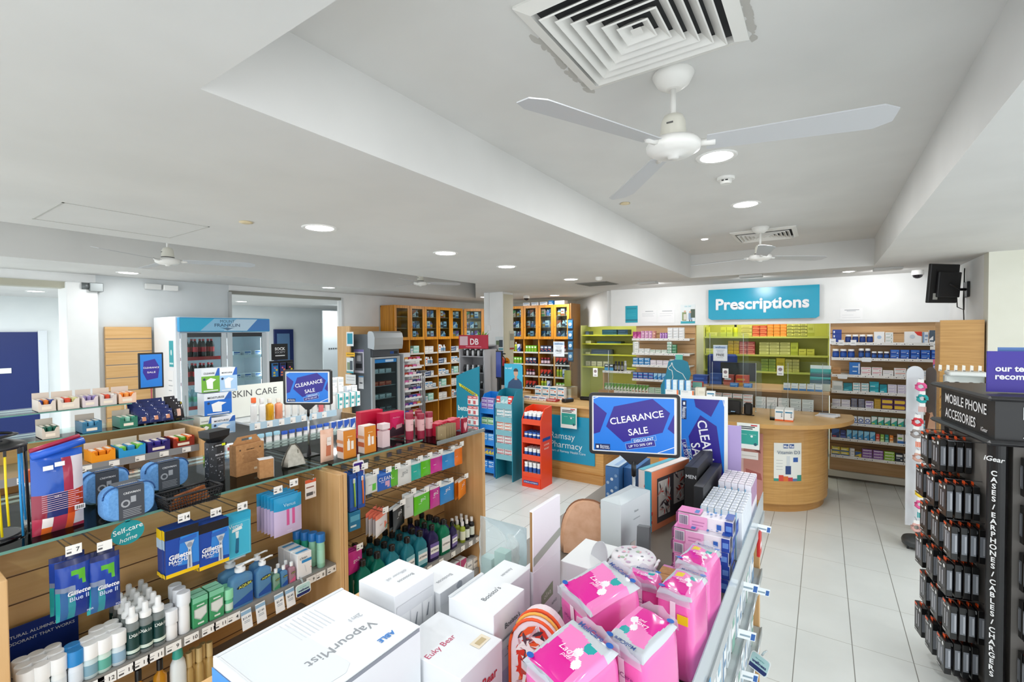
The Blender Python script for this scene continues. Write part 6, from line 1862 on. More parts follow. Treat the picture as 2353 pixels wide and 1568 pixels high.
shelf_unit('wall shelving of medicines left of the dispensary window',(0,0,0),zsL,-2.56,-1.67,YF,YR)
WL=['left wall rack top shelf','left wall rack second shelf','left wall rack third shelf','left wall rack fourth shelf']
goodsL=[[(P_(.06,.06,.11,'d05aa0','a8307a','f0c0dc',2),2,'magenta box'),(P_(.05,.05,.12,'c88ab4','e6c0d6',None,1),3,'dusky pink box'),(P_(.05,.05,.12,'b9776a','e0b0a4',None,1),1,'rose brown box'),(None,.06),(P_(.03,.05,.09,'9a5ab0','d8b0e0',None,1),3,'violet box'),(P_(.075,.06,.042,W,'c4c8cc',None,3),3,'white box',4)],[(P_(.09,.06,.09,'eef0ee','c9d0c9',None,1),1,'white box',2),(P_(.08,.06,.07,W,'cfd4cf','9ab0a0',3),2,'white and grey box'),(P_(.08,.06,.055,'e6ece6','a9c0b0',None,3),3,'pale green box'),(P_(.065,.06,.045,'e0ece6','5a9a7a',None,0),1,'white and green box',4),(P_(.065,.06,.045,'2f7a52','8fc0a4',None,3),1,'dark green box',3)],[(P_(.085,.06,.055,'2a86c8','d8e8f4',None,3),3,'mid blue box',2),(P_(.09,.06,.04,'ece8ee','d0c4d4',None,3),3,'white box',2),(P_(.07,.06,.10,'d6dcde','b0b8bc',None,1),1,'grey box'),(P_(.05,.06,.04,'7a5aa8','c8b8e0',None,3),1,'violet box',4)],[(P_(.075,.06,.05,'1f66c0','a9d0f0','e05a4a',3),4,'blue box',2),(P_(.055,.06,.10,'2f86d0','9fd0f0',None,2),3,'blue upright box'),(P_(.08,.06,.05,W,'5a9ad0',None,3),2,'white and blue box',2)]]
for z,g,w_ in zip(zsL,goodsL,WL):
 row(g,(-2.55,YF+.006,z),0,w_,.003)
shelf_unit('low wooden display shelf of green packets in front of the lime shelves',(0,0,0),(1.345,1.02,.86),-3.06,-2.575,7.28,7.52,uprights=((-3.06,.02,1.33),))
shelf_unit('lower white shelf of packets under the left wall shelving',(0,0,0),(1.02,.86),-2.565,-1.99,7.26,7.58)
row([(carton(.075,.06,.11,'1a1c20',(('f',.05,.05,.95,.5,'3aa0d8'),('f',.2,.7,.8,.9,'e8ecf0')),'medicine_box'),2,'black and blue pack'),(bottle(.16,.022,'1f2024','141518','8a8d92','shampoo_bottle',.7),3,'black bottle'),(bottle(.17,.022,'c9ccd0','b0b4b8','9aa0a6','shampoo_bottle',.7),1,'silver bottle')],(-3.03,7.286,1.345),0,'the low display shelf',.004)
row([(P_(.045,.06,.12,'dfe6d6','6aa04a','3a7a3a',2),9,'white packet with green wedge')],(-3.03,7.286,1.02),0,'the green packet shelf, left part',.003)
row([(P_(.045,.06,.12,'dfe6d6','5f9a48','b04a3a',2),5,'white packet with green wedge'),(P_(.09,.06,.03,'d6e6da','3f9a5a',None,3),2,'green striped flat box',3)],(-2.55,7.266,1.02),0,'the green packet shelf, right part',.003)
lu=thing('shelf_rack','lime shelves behind the left dispensary opening','shelf unit',(-3.4,8.6,0))
part('side_panel',M().box(-4.06,-4.03,8.55,8.95,0,2.12,LIMEL),lu)
part('back_panel',M().box(-4.05,-2.7,8.93,8.95,0,2.12,LIME),lu)
for z in(1.30,1.545,1.76,1.93):
 part('shelf',M().box(-4.03,-2.7,8.56,8.93,z-.014,z,LIMEL).box(-4.03,-2.7,8.555,8.56,z-.022,z+.002,mat('d9dd3c',.4)),lu)
for z,gs in((1.93,[(P_(.08,.2,.07,'3a4a5a','5a6a7a'),1,'small grey box'),(None,.25),(P_(.30,.2,.05,'1d4a5c','2f6a80'),1,'navy file tray',2),(P_(.2,.2,.10,'20405a','3a5a78'),1,'navy file box')]),(1.76,[(P_(.12,.2,.05,'c9c88a','e0e0b0'),1,'cream box'),(None,.1),(P_(.5,.2,.04,'1b3f50','2f6070'),1,'long navy tray')]),(1.545,[(P_(.1,.2,.04,'d9d89a','f0f0c0'),1,'cream flat box'),(P_(.4,.2,.09,'22384f','3a506a'),1,'dark blue box')]),(1.30,[(P_(.1,.15,.1,'d8d4b0','b0b090'),4,'cream carton')])):
 row(gs,(-3.98,8.6,z),0,['the lowest lime shelf','the third lime shelf','the second lime shelf','the top lime shelf'][(1.30,1.545,1.76,1.93).index(z)],.02)
lw=thing('shelf_rack','lime shelves of yellow cartons behind the prescriptions window','shelf unit',(-.8,8.7,0))
zsW=(1.895,1.60,1.33)
for z in zsW:
 part('shelf',M().box(-1.70,.08,8.52,8.89,z-.014,z,LIMEL).box(-1.70,.08,8.515,8.52,z-.026,z+.002,mat('cfd464',.4)),lw)
for x in(-1.72,.06):
 part('divider',M().box(x,x+.018,8.53,8.89,.8,2.3,LIMEL),lw)
YW=['dfe05a','d3d94a','e6e27a','c9cf5a','dcd86a']
gw=[[(P_(.05,.1,.17,YW[0],'c9cc3a'),1,'yellow tall carton'),(P_(.12,.1,.07,YW[2],'c0c44a'),1,'pale yellow carton'),(None,.05),(P_(.09,.1,.16,YW[1],'bcc23a'),2,'lime yellow carton'),(bottle(.2,.035,'d9e02a','1a1a1a',None,'syrup_bottle'),1,'yellow bottle with black cap'),(None,.05),(P_(.16,.1,.06,'d0c86a','a8a24a'),1,'olive carton',3),(P_(.10,.1,.06,'cc4a2a','e88a5a'),2,'red carton',3),(P_(.085,.1,.05,'e2801f','f0a850'),3,'orange carton',4),(P_(.085,.1,.05,'d3d06a','6a6a2a'),3,'buff carton',4),(P_(.09,.1,.2,'c2c45a','a8aa3a'),1,'tall khaki carton')],[(P_(.12,.1,.09,YW[2],'c9cc5a'),2,'pale yellow carton'),(None,.1),(P_(.08,.1,.055,'e0b82a','b8901a'),2,'mustard carton',4),(P_(.11,.1,.07,'b84a4a','d88a7a'),2,'crimson carton',3),(None,.06),(P_(.14,.1,.05,'d8d88a','a8a85a'),3,'cream carton',4),(P_(.1,.1,.2,'c6d03a','a8b02a'),1,'tall lime carton'),(P_(.1,.1,.1,'d6d452','b0ae3a'),2,'bright yellow carton')],[(None,.85),(P_(.10,.1,.05,'9aae4a','6a8a3a'),2,'leaf green carton',4),(P_(.12,.1,.22,'d8c81f','b8a81a'),1,'tall yellow carton'),(P_(.09,.1,.05,'d6d07a','aaa650'),2,'straw carton',4)]]
for z,g,w_ in zip(zsW,gw,('window rack top shelf','window rack second shelf','window rack third shelf')):
 row(g,(-1.69,8.56,z),0,w_,.001)
dc=thing('counter','long beech dispensary counter below the prescriptions window','counter',(-.9,7.0,0))
part('worktop',M().box(-1.62,.07,6.82,7.55,1.20,1.235,WOODX,.003),dc)
part('front_panel',M().box(-1.62,.06,7.03,7.05,0,1.20,WOODX),dc)
part('end_panel',M().box(-1.64,-1.62,6.80,7.5,0,1.20,WOODX),dc)
for z in(.98,.86,.72,.5):
 part('shelf',M().box(-1.62,.06,6.74 if z<.9 else 6.80,7.03,z-.014,z,mat('55575c',.4)).box(-1.62,.06,(6.74 if z<.9 else 6.80)-.004,6.74 if z<.9 else 6.80,z-.03,z+.003,mat('7f8288',.4)),dc)
 for k in range(20):
  o_=part('price_ticket',TKM,dc,world=False)
  o_.location=Vector((-1.57+k*.083,(6.74 if z<.9 else 6.80)-.005,z-.014))-dc.location
row([(P_(.085,.06,.10,W,'d8dcda','a0b0a8',1),2,'white packet'),(None,.03),(P_(.115,.07,.042,'f2eef0','e39a90','d0c4c8',3),5,'white and pink carton',4),(None,.02),(P_(.12,.07,.05,'eef0f0','cfd6d6','b0b8bc',3),5,'plain white carton',3)],(-1.60,6.806,.98),0,'dispensary counter front, first shelf',.004)
row([(P_(.10,.07,.06,'4f9a4a','d8e8d0','a8d09a',2),4,'green and white carton'),(None,.25),(P_(.11,.07,.04,'5fb0c0','d0e8ee',None,3),3,'aqua carton',2),(P_(.10,.07,.04,'e8e6f0','c6c4d6',None,3),5,'pale lilac carton',2)],(-1.60,6.746,.86),0,'dispensary counter front, second shelf',.004)
row([(P_(.10,.07,.08,'3f9a3f','e0f0d8','9ad08a',2),5,'bright green carton'),(None,.2),(P_(.09,.07,.06,'3a4a8a','c0cae6',None,3),5,'indigo carton')],(-1.60,6.746,.72),0,'dispensary counter front, third shelf',.004)
zc=1.2355
def on_counter(px_,py_,z=zc):
 return PZ(px_,py_,z)
m=M().box(-.09,.09,-.001,.001,0,.22,mat('eaf0f6',.5)).box(-.09,.09,-.0014,-.001,.17,.21,mat('b9cfe6',.5))
m.text('wellness',None,(0,-.002,.19),(1,0,0),(0,0,1),'4a6a9a',.02,fit=.13).text('FREE',None,(0,-.002,.085),(1,0,0),(0,0,1),'4a4a50',.02,fit=.10)
for k,ww in enumerate((.055,.04,.04)):
 m.box(-ww,ww,-.0016,-.001,.15-.016*k,.155-.016*k,'a0a8b2')
m.box(-.04,.04,-.0016,-.001,.045,.05,'a0a8b2')
p=PY(1655,830,6.9)
FREEM=m.mesh('free_sign')
shield('clear sneeze guard on the dispensary counter',p.x-.2,p.x+.35,6.905,1.2355,.74)
solo('counter_sign','pale blue wellness free offer sheet taped above the dispensary counter','sign',FREEM,(p.x,6.9005,p.z))
t=thing('chair','dark blue office chair back behind the dispensary counter','chair',(-1.35,8.1,0))
part('backrest',M().box(-.22,.22,-.04,.04,1.05,1.62,mat('17388a',.7),.03),t,world=False)
part('seat',M().box(-.24,.24,-.46,.0,.55,.62,mat('17388a',.7),.03),t,world=False)
part('leg',M().tube([(0,-.2,0),(0,-.2,.55)],.03,BLACK,8).tube([(-.25,-.2,.03),(.25,-.2,.03)],.02,BLACK,6).tube([(0,-.45,.03),(0,.05,.03)],.02,BLACK,6),t,world=False)
row([(P_(.20,.16,.12,'2a4f9e','3f6ac0',None,0),1,'blue storage bin'),(P_(.16,.14,.15,'244a98','3c64b4',None,0),1,'darker blue bin'),(P_(.13,.12,.14,'b8463a','d87a6a','e8e8ec',0),1,'brick red bin'),(P_(.16,.12,.14,'e0451f','f0a83a',None,0),1,'orange-red bin')],(-1.58,7.10,zc),0,'the dispensary counter',.02)
row([(P_(.10,.09,.05,'2a78c8','9ac8ec',None,3),2,'blue flat carton')],(-1.05,6.88,zc),0,'the dispensary counter front',.06)
row([(P_(.075,.07,.085,'f0f2f4','3f7fc0','d0d8e0',0),5,'white carton with blue foot')],(-.42,6.86,zc),0,'the right end of the dispensary counter',.004)
t=thing('monitor','dark monitor on the dispensary counter seen from behind','monitor',(-1.02,7.35,zc))
part('screen',M().box(-.23,.23,0,.03,.04,.30,mat('1b1c1e',.4),.006),t,world=False)
part('stand',M().box(-.03,.03,.02,.05,0,.12,BLACK).box(-.1,.1,-.05,.08,0,.01,BLACK),t,world=False)
part('webcam',M().lathe([(.03,0),(.03,.05)],mat('8a8c88',.4),12,c=(-.02,-.08,.0)),t,world=False)
m=M().box(-.11,.11,-.002,.002,0,.32,mat('c9cdbf',.4))
for k,cc in enumerate(('2fa8a4','3a5a66','2fa8a4','3a5a66')):
 m.box(-.11,.11,-.0026,-.002,.235-.042*k-.021,.255-.042*k+.02,cc)
m.box(-.11,.11,-.0026,-.002,.276,.32,'e2ebe8')
p=PY(1884,857,6.95)
solo('leaflet_board','teal and slate striped leaflet board at the window end of the counter','sign',m,(p.x,6.98,zc),0,rot=(-.15,0,-.15))
t=thing('storage_box','grey plastic crate with a blue clip beside the kangaroo sign','crate',(-1.50,6.50,1.0004))
part('crate_body',M().box(-.19,.19,-.12,.12,0,.24,mat('9a9ea4',.35),.02),t,world=False)
part('rim',M().box(-.20,.20,-.13,.13,.22,.25,mat('b4b8bc',.35),.006),t,world=False)
part('clip',M().box(.07,.13,-.134,-.128,.03,.20,mat('2a58b0',.3),.003),t,world=False)
m=M().box(-.18,.18,-.05,.05,0,.07,mat('d84a3a',.4),.004).box(-.18,.18,-.0506,-.05,.02,.05,'e88aa0').box(.06,.18,-.051,-.0506,0,.07,'7fc0b0').text('FLUADT',.05,(-.04,-.0515,.035),(1,0,0),(0,0,1),'f4e8ec',.02)
solo('display_carton','red and pink display carton lying on the grey crate','box',m,(-1.50,6.50,1.2508))
p=PY(1557,872,6.3)
t=thing('counter_sign','teal shield sign with a white kangaroo outline','sign',(p.x,6.3,1.0004))
t.scale=(1.3,1,1.32)
sh=[(-.16,0),(.13,0),(.15,.15),(.10,.24),(.13,.33),(.10,.45),(.05,.47),(.05,.52),(-.02,.52),(-.02,.47),(-.09,.45),(-.12,.30),(-.17,.2)]
part('board',M().prism(sh,-.004,.004,mat('0f7f9f',.35),frame_T((0,0,0),(1,0,0),(0,0,1))).box(-.02,.05,-.0055,-.004,.47,.52,mat('5fc0b0',.4)),t,world=False)
K_=[(-.055,.44),(-.045,.40),(-.03,.38),(-.01,.36),(.05,.33),(.085,.27),(.10,.18),(.09,.14),(.12,.12),(.06,.12),(.055,.18),(.02,.22),(-.02,.25),(-.05,.27),(-.045,.30),(-.055,.36),(-.085,.37),(-.09,.39),(-.065,.41)]
m=M()
for i in range(len(K_)):
 a,b=Vector((K_[i][0],-.0052,K_[i][1])),Vector((K_[(i+1)%len(K_)][0],-.0052,K_[(i+1)%len(K_)][1]))
 m.tube([a,b],.004,mat('eef6f8',.4),4)
m.lathe([(.022,0),(.022,.001)],mat('eef6f8',.4),14,T=frame_T((.045,-.005,.25),(1,0,0),(0,0,1))).box(-.02,.05,-.0054,-.0045,.06,.09,mat('d9ecf0',.4))
m.text('Australian',.026,(-.07,-.0055,.225),(1,0,0),(0,0,1),'8fd8a0',.0).text('health',.03,(-.03,-.0055,.17),(1,0,0),(0,0,1),'f0f8f8',.02)
part('print',m,t,world=False)
#  round desk
rd=thing('counter','round-ended honey wood service desk','counter',(-.70,6.5,0))
cA=[(-.70+.75*math.sin(math.radians(a)),6.50-.75*math.cos(math.radians(a)))for a in range(0,96,5)]
basep=[(-2.0,5.75)]+cA+[(-2.0,6.6)]
part('base',M().prism(basep,.09,.955,DESK),rd)
cB=[(-.70+.715*math.sin(math.radians(a)),6.50-.715*math.cos(math.radians(a)))for a in range(0,96,5)]
part('plinth',M().prism([(-1.97,5.785)]+cB+[(-1.97,6.58)],0,.09,noisy('desk_plinth','b07f42','bd8c4e',(3,3,60),.4)),rd)
cT=[(-.70+1.0*math.sin(math.radians(a)),6.56-1.0*math.cos(math.radians(a)))for a in range(0,101,5)]
part('top',M().prism([(-2.03,5.56)]+cT+[(-2.03,6.7)],.957,1.0,DESKTOP,None,mat('c99a58',.4)),rd)
t=thing('poster','vitamin D3 poster stuck on the curved desk front','poster',(-.28,5.86,.55))
m=M()
a0,a1,rr=20,42.5,.7525
NA=9
def cyl(u,v):
 a=math.radians(a0+(a1-a0)*u)
 return Vector((-.70+rr*math.sin(a),6.50-rr*math.cos(a),.35+.42*v))
def cpatch(u0,v0,u1,v1,cc,e=.0):
 vs=[]
 for i in range(NA+1):
  u=u0+(u1-u0)*i/NA
  for v in(v0,v1):
   q=cyl(u,v)
   n_=Vector((q.x+.70,q.y-6.5,0)).normalized()
   vs.append(q+n_*e)
 m.add(vs,[(2*i,2*i+2,2*i+3,2*i+1)for i in range(NA)],mat(cc,.4))
cpatch(0,0,1,1,'eef0ea')
for k,cc in enumerate(('3a9a8a','d84a3a','e0702a','c83a4a','5a7aa8','2f8f7f')):
 cpatch(k/6,0,(k+1)/6,.07+.03*((k*3)%4),cc,.0006)
cpatch(.32,.86,.50,.97,'24509a',.0008)
cpatch(.53,.86,.71,.97,'24509a',.0008)
cpatch(.40,.18,.60,.40,'1f3f78',.0008)
cpatch(.44,.40,.56,.66,'d6dde0',.0008)
cpatch(.68,.50,.86,.62,'2a5aa8',.0008)
for k in range(4):
 cpatch(.08,.3+.08*k,.30,.31+.08*k,'b4b8b8',.0008)
q=cyl(.5,.76)
n_=Vector((q.x+.70,q.y-6.5,0)).normalized()
uu=Vector((-n_.y,n_.x,0))
q2=q+n_*.006
m.text('Vitamin D3',None,q2,uu,(0,0,1),'3a5a80',.0,fit=.24)
m.text('Mo',.038,cyl(.41,.915)+n_*.004-uu*.0,uu,(0,0,1),'eef2f8',.03).text('Re',.038,cyl(.62,.915)+n_*.004,uu,(0,0,1),'eef2f8',.03)
part('print',m,t)
poster('tall poster with a pink close-up face on the desk front',1655,985,1752,1150,5.742,'c98a80',(('f',0,.0,.55,1,'dcb8b0'),('f','P',[(.55,.95),(.9,.85),(.95,.7),(.6,.8)],'8a4a44'),('f','P',[(.6,.45),(.95,.4),(.98,.3),(.62,.33)],'a85a54')))
simple=(('f',.06,.05,.94,.72,'2fa59a'),('f',.06,.05,.94,.18,'eef4f2'),('f',.62,.9,.9,.95,'c8404a'),('f',.1,.84,.8,.88,'3a4048'),('f',.1,.77,.7,.81,'3a4048'),('f',.2,.55,.45,.57,'8fd0c8'),('f',.55,.55,.85,.57,'8fd0c8'),('f','O',.66,.5,.012,'e8f4f2'),('f','O',.82,.2,.016,'1f5f70'))
poster('teal stop the spread notice standing before the round desk',1693,970,1745,1035,5.556,'eef4f0',simple,'notice')
poster('white leaflet panel under the teal notice at the round desk',1700,1036,1742,1058,5.557,'ded9d6',(('f',.1,.4,.9,.5,'c0bab6'),),'notice')
zt=1.0004
def on_desk(px_,py_):
 return PZ(px_,py_,zt)
p=on_desk(1690,955)
t=thing('card_terminal','black card terminal on the round desk','card terminal',(p.x-.05,p.y+.05,zt))
part('printer',M().box(-.13,.10,0,.20,0,.17,mat('1b1c1e',.35),.015),t,world=False)
part('keypad',M().prism([(-.05,0),(.0,0),(.05,.03),(-.05,.07)],-.06,.06,mat('232427',.4),frame_T((-.02,-.02,0),(.6,-.8,0),(0,0,1))).box(.0,.045,-.06,-.02,.04,.045,'9ac0e0'),t,world=False)
part('reader',M().box(.13,.22,0,.06,0,.15,BLACK,.02).box(.1,.24,.02,.04,0,.01,BLACK),t,world=False)
AB=carton(.085,.05,.125,'eff2f3',(('f',0,0,1,.13,'ef6a2a'),('f',.1,.72,.9,.84,'3f86a8'),('f',.7,.35,.85,.42,'3a4a58'),('f',.7,.48,.85,.54,'3a4a58'),('f',.7,.6,.85,.66,'3a4a58'),('l','P',[(.1,.15),(.3,.15),(.6,.9),(.4,.9)],'3f7fa8')),'antiseptic_box','box')
p=on_desk(1795,968)
for k in range(2):
 for q in range(4):
  AB.put(f'white antiseptic carton with orange foot, {["left", "right"][k]} file, {ORD[q]} from the front, on the round desk',(p.x-.02+.09*k,p.y+.03+.055*q,zt),.04,'antiseptic cartons on the round desk')
solo('acrylic_holder','clear acrylic holder round the antiseptic cartons','holder',M().box(-.19,-.185,-.02,.22,0,.16,ACRYL).box(-.19,-.07,-.02,.22,0,.001,ACRYL),(p.x+.08,p.y+.02,zt))
p=on_desk(1905,958)
for k in range(3):
 solo('leaflet_pile',f'{ORD[k]} sheaf of white leaflets on the round desk end','leaflets',M().box(-.10,.10,-.07,.07,0,.008,mat('e9ecf2',.5)).box(-.09,.06,-.06,.05,.008,.0085,mat('c9d0dc',.5)),(p.x-.02+.012*k,p.y+.02,zt+.009*k),-.3+.15*k,'leaflet sheaves on the round desk')
shield('clear sneeze guard at the right end of the round desk',-.42,.06,6.55)
shield('clear sneeze guard in front of the card terminal',-1.25,-.62,6.40)
for px_,py_,Y in((1368,856,6.0165),(1667,858,6.3965),(1793,852,6.5465)):
 p=PY(px_,py_,Y)
 m=M().box(-.035,.035,-.001,0,-.06,.06,mat('eef0f0',.4)).lathe([(.022,0),(.022,.0006)],mat('8a7a80',.4),14,T=frame_T((0,-.001,.015),(1,0,0),(0,0,1))).box(-.02,.02,-.0016,-.001,-.045,-.035,'8a8c90')
 solo('guard_notice',f'small white round-symbol notice on the {["staff", "terminal", "desk end"][(1368, 1667, 1793).index(px_)]} sneeze guard','notice',m,(p.x,Y,p.z))
tb=thing('display_table','orange and white stock table between the clearance signs and the desk','table',(-1.25,5.38,0))
part('top',M().box(-1.52,-.98,5.22,5.54,1.07,1.095,mat('e9e4dc',.4)),tb)
part('front_panel',M().box(-1.52,-1.3,5.22,5.24,.45,1.07,mat('e8782a',.4)).box(-1.30,-.98,5.22,5.24,.45,1.07,mat('2a9ac8',.4)),tb)
for x in(-1.5,-1.02):
 for y in(5.25,5.50):
  part('leg',M().box(x,x+.025,y,y+.025,0,1.07,STEEL),tb)
BTD=carton(.15,.08,.12,'eff1f1',(('f','P',[(.0,.1),(.06,.0),(.06,1),(0,1)],'2a9ab8'),('f',.9,0,1,1,'f0702a'),('f',.2,.45,.8,.55,'3f86a8'),('f',.84,.3,.88,.4,'3a4a58'),('f',.84,.5,.88,.6,'3a4a58'),('f',.15,.85,.6,.92,'c9d0d4'),('t',.5,.4,.6,.6,'3a4450')),'antiseptic_box','box')
row([(BTD,2,'wide white antiseptic carton with orange edge',2),(P_(.10,.08,.14,'e9e4d4','dcd6c4',None,1),1,'cream carton',2),(AB,1,'white antiseptic carton with orange foot',2)],(-1.50,5.36,1.0955),0,'the stock table',.01)
row([(bottle(.075,.024,'1b2c5a','f0a22a','f2f0ea','drop_bottle',.6),2,'bottle with orange cap'),(bottle(.075,.024,'1b2c5a','e9ecf0','e9ecf0','drop_bottle',.6),2,'navy and white bottle'),(bottle(.07,.026,'eceef0','f4f4f4','e88a8a','drop_bottle',.7),1,'white bottle')],(-1.37,5.255,1.0955),0,'the front of the stock table',.006)
row([(P_(.06,.06,.11,'d6ecf6','2f86c8','e8f2f8',1),4,'white carton with blue tick')],(-1.50,5.37,1.3365),0,'the top of the stock table cartons',.006)
#  second gondola row behind: snacks and skin care
sk=thing('gondola_shelf','second gondola behind with snack trays on beech and glass shelves','shelf unit',(-3.3,.7,0))
part('back_panel',M().box(-3.60,-3.58,-.3,1.30,0,1.42,WOODY),sk)
part('end_panel',M().box(-3.58,-3.17,1.295,1.32,0,1.425,WOOD,.002),sk)
for z,x in((1.328,-3.2),(1.17,-3.2),(1.0,-3.18)):
 part('shelf',M().box(-3.58,x,-.3,1.294,z-.014,z,mat('a58a68',.5)).box(x,x+.004,-.3,1.294,z-.036,z+.003,mat('8a8d92',.4)),sk)
 for k in range(8):
  ticket(sk,(x+.0045,.42+.115*k,z-.017),None,.8)
glass(-3.62,-3.30,.1,1.31,1.468,1.474,sk)
glass(-3.66,-3.38,.1,1.02,1.60,1.606,sk)
part('acrylic_riser',M().box(-3.5,-3.49,1.0,1.02,1.475,1.605,ACRYL).box(-3.36,-3.355,1.28,1.29,1.475,1.62,ACRYL),sk)
def bar_tray(where,y,x,z,w_,d,h,tray,bars,n,bn,logo='',tilt=0):
 t_=thing('display_tray',f'{where} open card tray of {bn}s','tray',(x-d/2-.004,y,z+.0004),FACE_AISLE)
 m_=M().box(-w_/2,w_/2,-d/2,d/2,0,.002,mat(tray,.5)).box(-w_/2,-w_/2+.002,-d/2,d/2,0,h*.8,mat(tray,.5)).box(w_/2-.002,w_/2,-d/2,d/2,0,h*.8,mat(tray,.5)).box(-w_/2,w_/2,d/2-.002,d/2,0,h*1.2,mat('d8cbbd',.6))
 m_.prism([(-w_/2,0),(w_/2,0),(w_/2,h*.75),(w_*.32,h*.75),(w_*.2,h*.5),(-w_*.32,h*.5),(-w_*.4,h*.75),(-w_/2,h*.75)],0,.002,mat(tray,.45),frame_T((0,-d/2,0),(1,0,0),(0,0,1)))
 if logo:
  m_.text(logo,None,(0,-d/2-.0008,h*.27),(1,0,0),(0,0,1),'f6efe0',.02,fit=w_*.6)
 else:
  m_.box(-w_*.3,w_*.25,-d/2-.0026,-d/2-.0021,h*.15,h*.35,mat('efe4d4',.5))
 part('tray_body',m_,t_,world=False)
 for k in range(n):
  yy=y-w_/2+w_*(k+.5)/n
  c_=bars[k%len(bars)]
  BARS(w_/n*.86,d*.9,c_).put(f'{bn}, {ORD[k]} across {where} tray',(x-d/2,yy,z+.0025),FACE_AISLE,f'{bn}s in {where} tray',name='snack_bar')
def BARS(w_,d,c_):
 k=('bar',w_,d,c_)
 if k not in CART:
  m_=M().box(-w_/2,w_/2,-d*.42,d*.44,0,.058,mat(c_,.3),.006).box(-w_*.3,w_*.3,-d*.3,d*.3,.0581,.0584,mat('efe6d8',.4))
  CART[k]=Kind('snack_bar','snack',(w_,d,.03),('snack_bar',m_,None))
 return CART[k]
yA=lambda a,b,X:(PX((a+b)/2,1000,X).y,(PX(b,1000,X)-PX(a,1000,X)).y)
for a,b,z,X,tray,bars,n,bn,wh,logo in((207,268,1.3285,-3.2,'f29a1c',('e8861a',),3,'orange wrapped snack bar','the orange','Snack'),(270,338,1.3285,-3.2,'2a9bd8',('6fc04a','2a8ac8'),3,'blue-green snack bar','the sky blue','Snack'),(337,394,1.3285,-3.2,'2a1f6a',('2c2a80','3a2f90'),3,'indigo snack bar','the indigo',''),(396,450,1.3285,-3.2,'8a2a1c',('e0521c','5a9a2a','f0701c'),3,'red-orange snack bag','the red',''),(208,308,1.1705,-3.2,'cbb48a',('5a3a22','6a4226','4a2f1c'),5,'brown snack bar','the cream',''),(312,400,1.1705,-3.2,'9a7a50',('4a3020','6a4a2a'),5,'dark brown snack bar','the kraft',''),(402,455,1.1705,-3.2,'f0921c',('b04a1c','d8701c'),3,'amber snack bar','the amber',''),(88,133,1.6065,-3.39,'dcd0c4',('26408a','e07a2a'),3,'navy and orange bar','the first pale top',''),(133,188,1.6065,-3.39,'e3d8cc',('d9d4cf','d8482a','c9c98a'),3,'white and red bar','the second pale top',''),(190,230,1.6065,-3.39,'d9cdd0',('8f80b4','9a8abc'),3,'lilac bar','the third pale top',''),(231,273,1.6065,-3.39,'d9cfca',('dcd9d6','d8482a'),3,'white bar','the fourth pale top',''),(274,318,1.6065,-3.39,'ecc9b0',('f0801a','f09a4a'),3,'bright orange bar','the fifth pale top',''),(188,238,1.4745,-3.31,'2f6f94',('3f84a8','5a9ac0'),3,'steel blue bar','the steel blue',''),(275,320,1.4745,-3.31,'2f7a66',('3f8f78','8fc8b4'),3,'sea green bar','the sea green',''),(95,140,1.4745,-3.31,'cfc6ba',('1f5a4a','2a6a5a'),3,'deep green bar','the grey','')):
 y,w_=yA(a,b,X)
 bar_tray(wh,y,X,z,w_*.9,.13,.075,tray,bars,n,bn,logo)
FP=pouch(.06,.075,.022,lambda u,v:'c98a6a' if(u-.5)**2+(v-.35)**2<.05 else('1f2a5e' if v>.5 else '2a3468'),(),'snack_bag','snack',6,6,.15,.003,13)
FP2=pouch(.06,.09,.022,lambda u,v:'d9b0a0' if(u-.5)**2+(v-.4)**2<.05 else '26242a',(),'snack_bag','snack',6,6,.15,.003,14)
for k in range(3):
 for q in range(4):
  FP.put(f'navy foil snack bag on the glass, {ORD[q]} row back, {["left", "middle", "right"][k]}',(-3.33-.05*q,1.06+.06*k,1.482+.018*q),FACE_AISLE,'navy foil snack bags',rot=(-.35,0,FACE_AISLE))
for q in range(4):
 FP2.put(f'black foil snack bag at the riser end, {ORD[q]} back',(-3.36-.04*q,1.25,1.480+.014*q),FACE_AISLE,'black foil snack bags',rot=(-.25,0,FACE_AISLE))
row([(bottle(.11,.02,'d8dfe4','f0f2f4','9fb8d0','drink_bottle'),3,'small pale bottle'),(P_(.04,.05,.09,'3a3d44','d9c23a',None,2),3,'black and yellow pack')],(-3.50,1.03,1.4748),FACE_AISLE,'the back of the snack glass')
p=PX(347,852,-3.6)
t=thing('pole_sign','small portrait clearance sign on a pole behind the snack bags','sign',(p.x,p.y,1.475))
part('frame',M().box(p.x-.006,p.x+.004,p.y-.068,p.y+.068,p.z-.115,p.z+.115,BLACK,.003),t)
m=M().box(p.x+.0042,p.x+.0052,p.y-.058,p.y+.058,p.z-.105,p.z+.105,mat('1b7fdb',.3)).poly([(p.x+.0056,p.y+a*.05,p.z+b*.05)for a,b in((-.8,1.2),(.4,1.5),(.9,.4),(.7,-1.0),(-.5,-1.2),(-.9,-.2))],mat('2f1f94',.3))
for k,s_ in enumerate(('CLEARANCE','SALE')):
 m.text(s_,.015,(p.x+.006,p.y,p.z+.02-.03*k),(0,1,0),(0,0,1),'f2f2f8',.01,fit=(.085,.045)[k])
part('printed_sheet',m,t)
part('pole',M().tube([(p.x,p.y,1.476),(p.x,p.y,p.z-.115)],.004,mat('b04a5a',.4),6).box(p.x-.04,p.x+.04,p.y-.04,p.y+.04,1.475,1.479,BLACK),t)
sc=thing('gondola_shelf','second gondola behind with skin care bottles and tubes','shelf unit',(-3.3,1.8,0))
part('back_panel',M().box(-3.60,-3.58,1.33,2.60,0,1.45,mat('d9dcdc',.5)),sc)
part('end_panel',M().box(-3.58,-3.17,2.59,2.61,0,1.3,WOOD),sc)
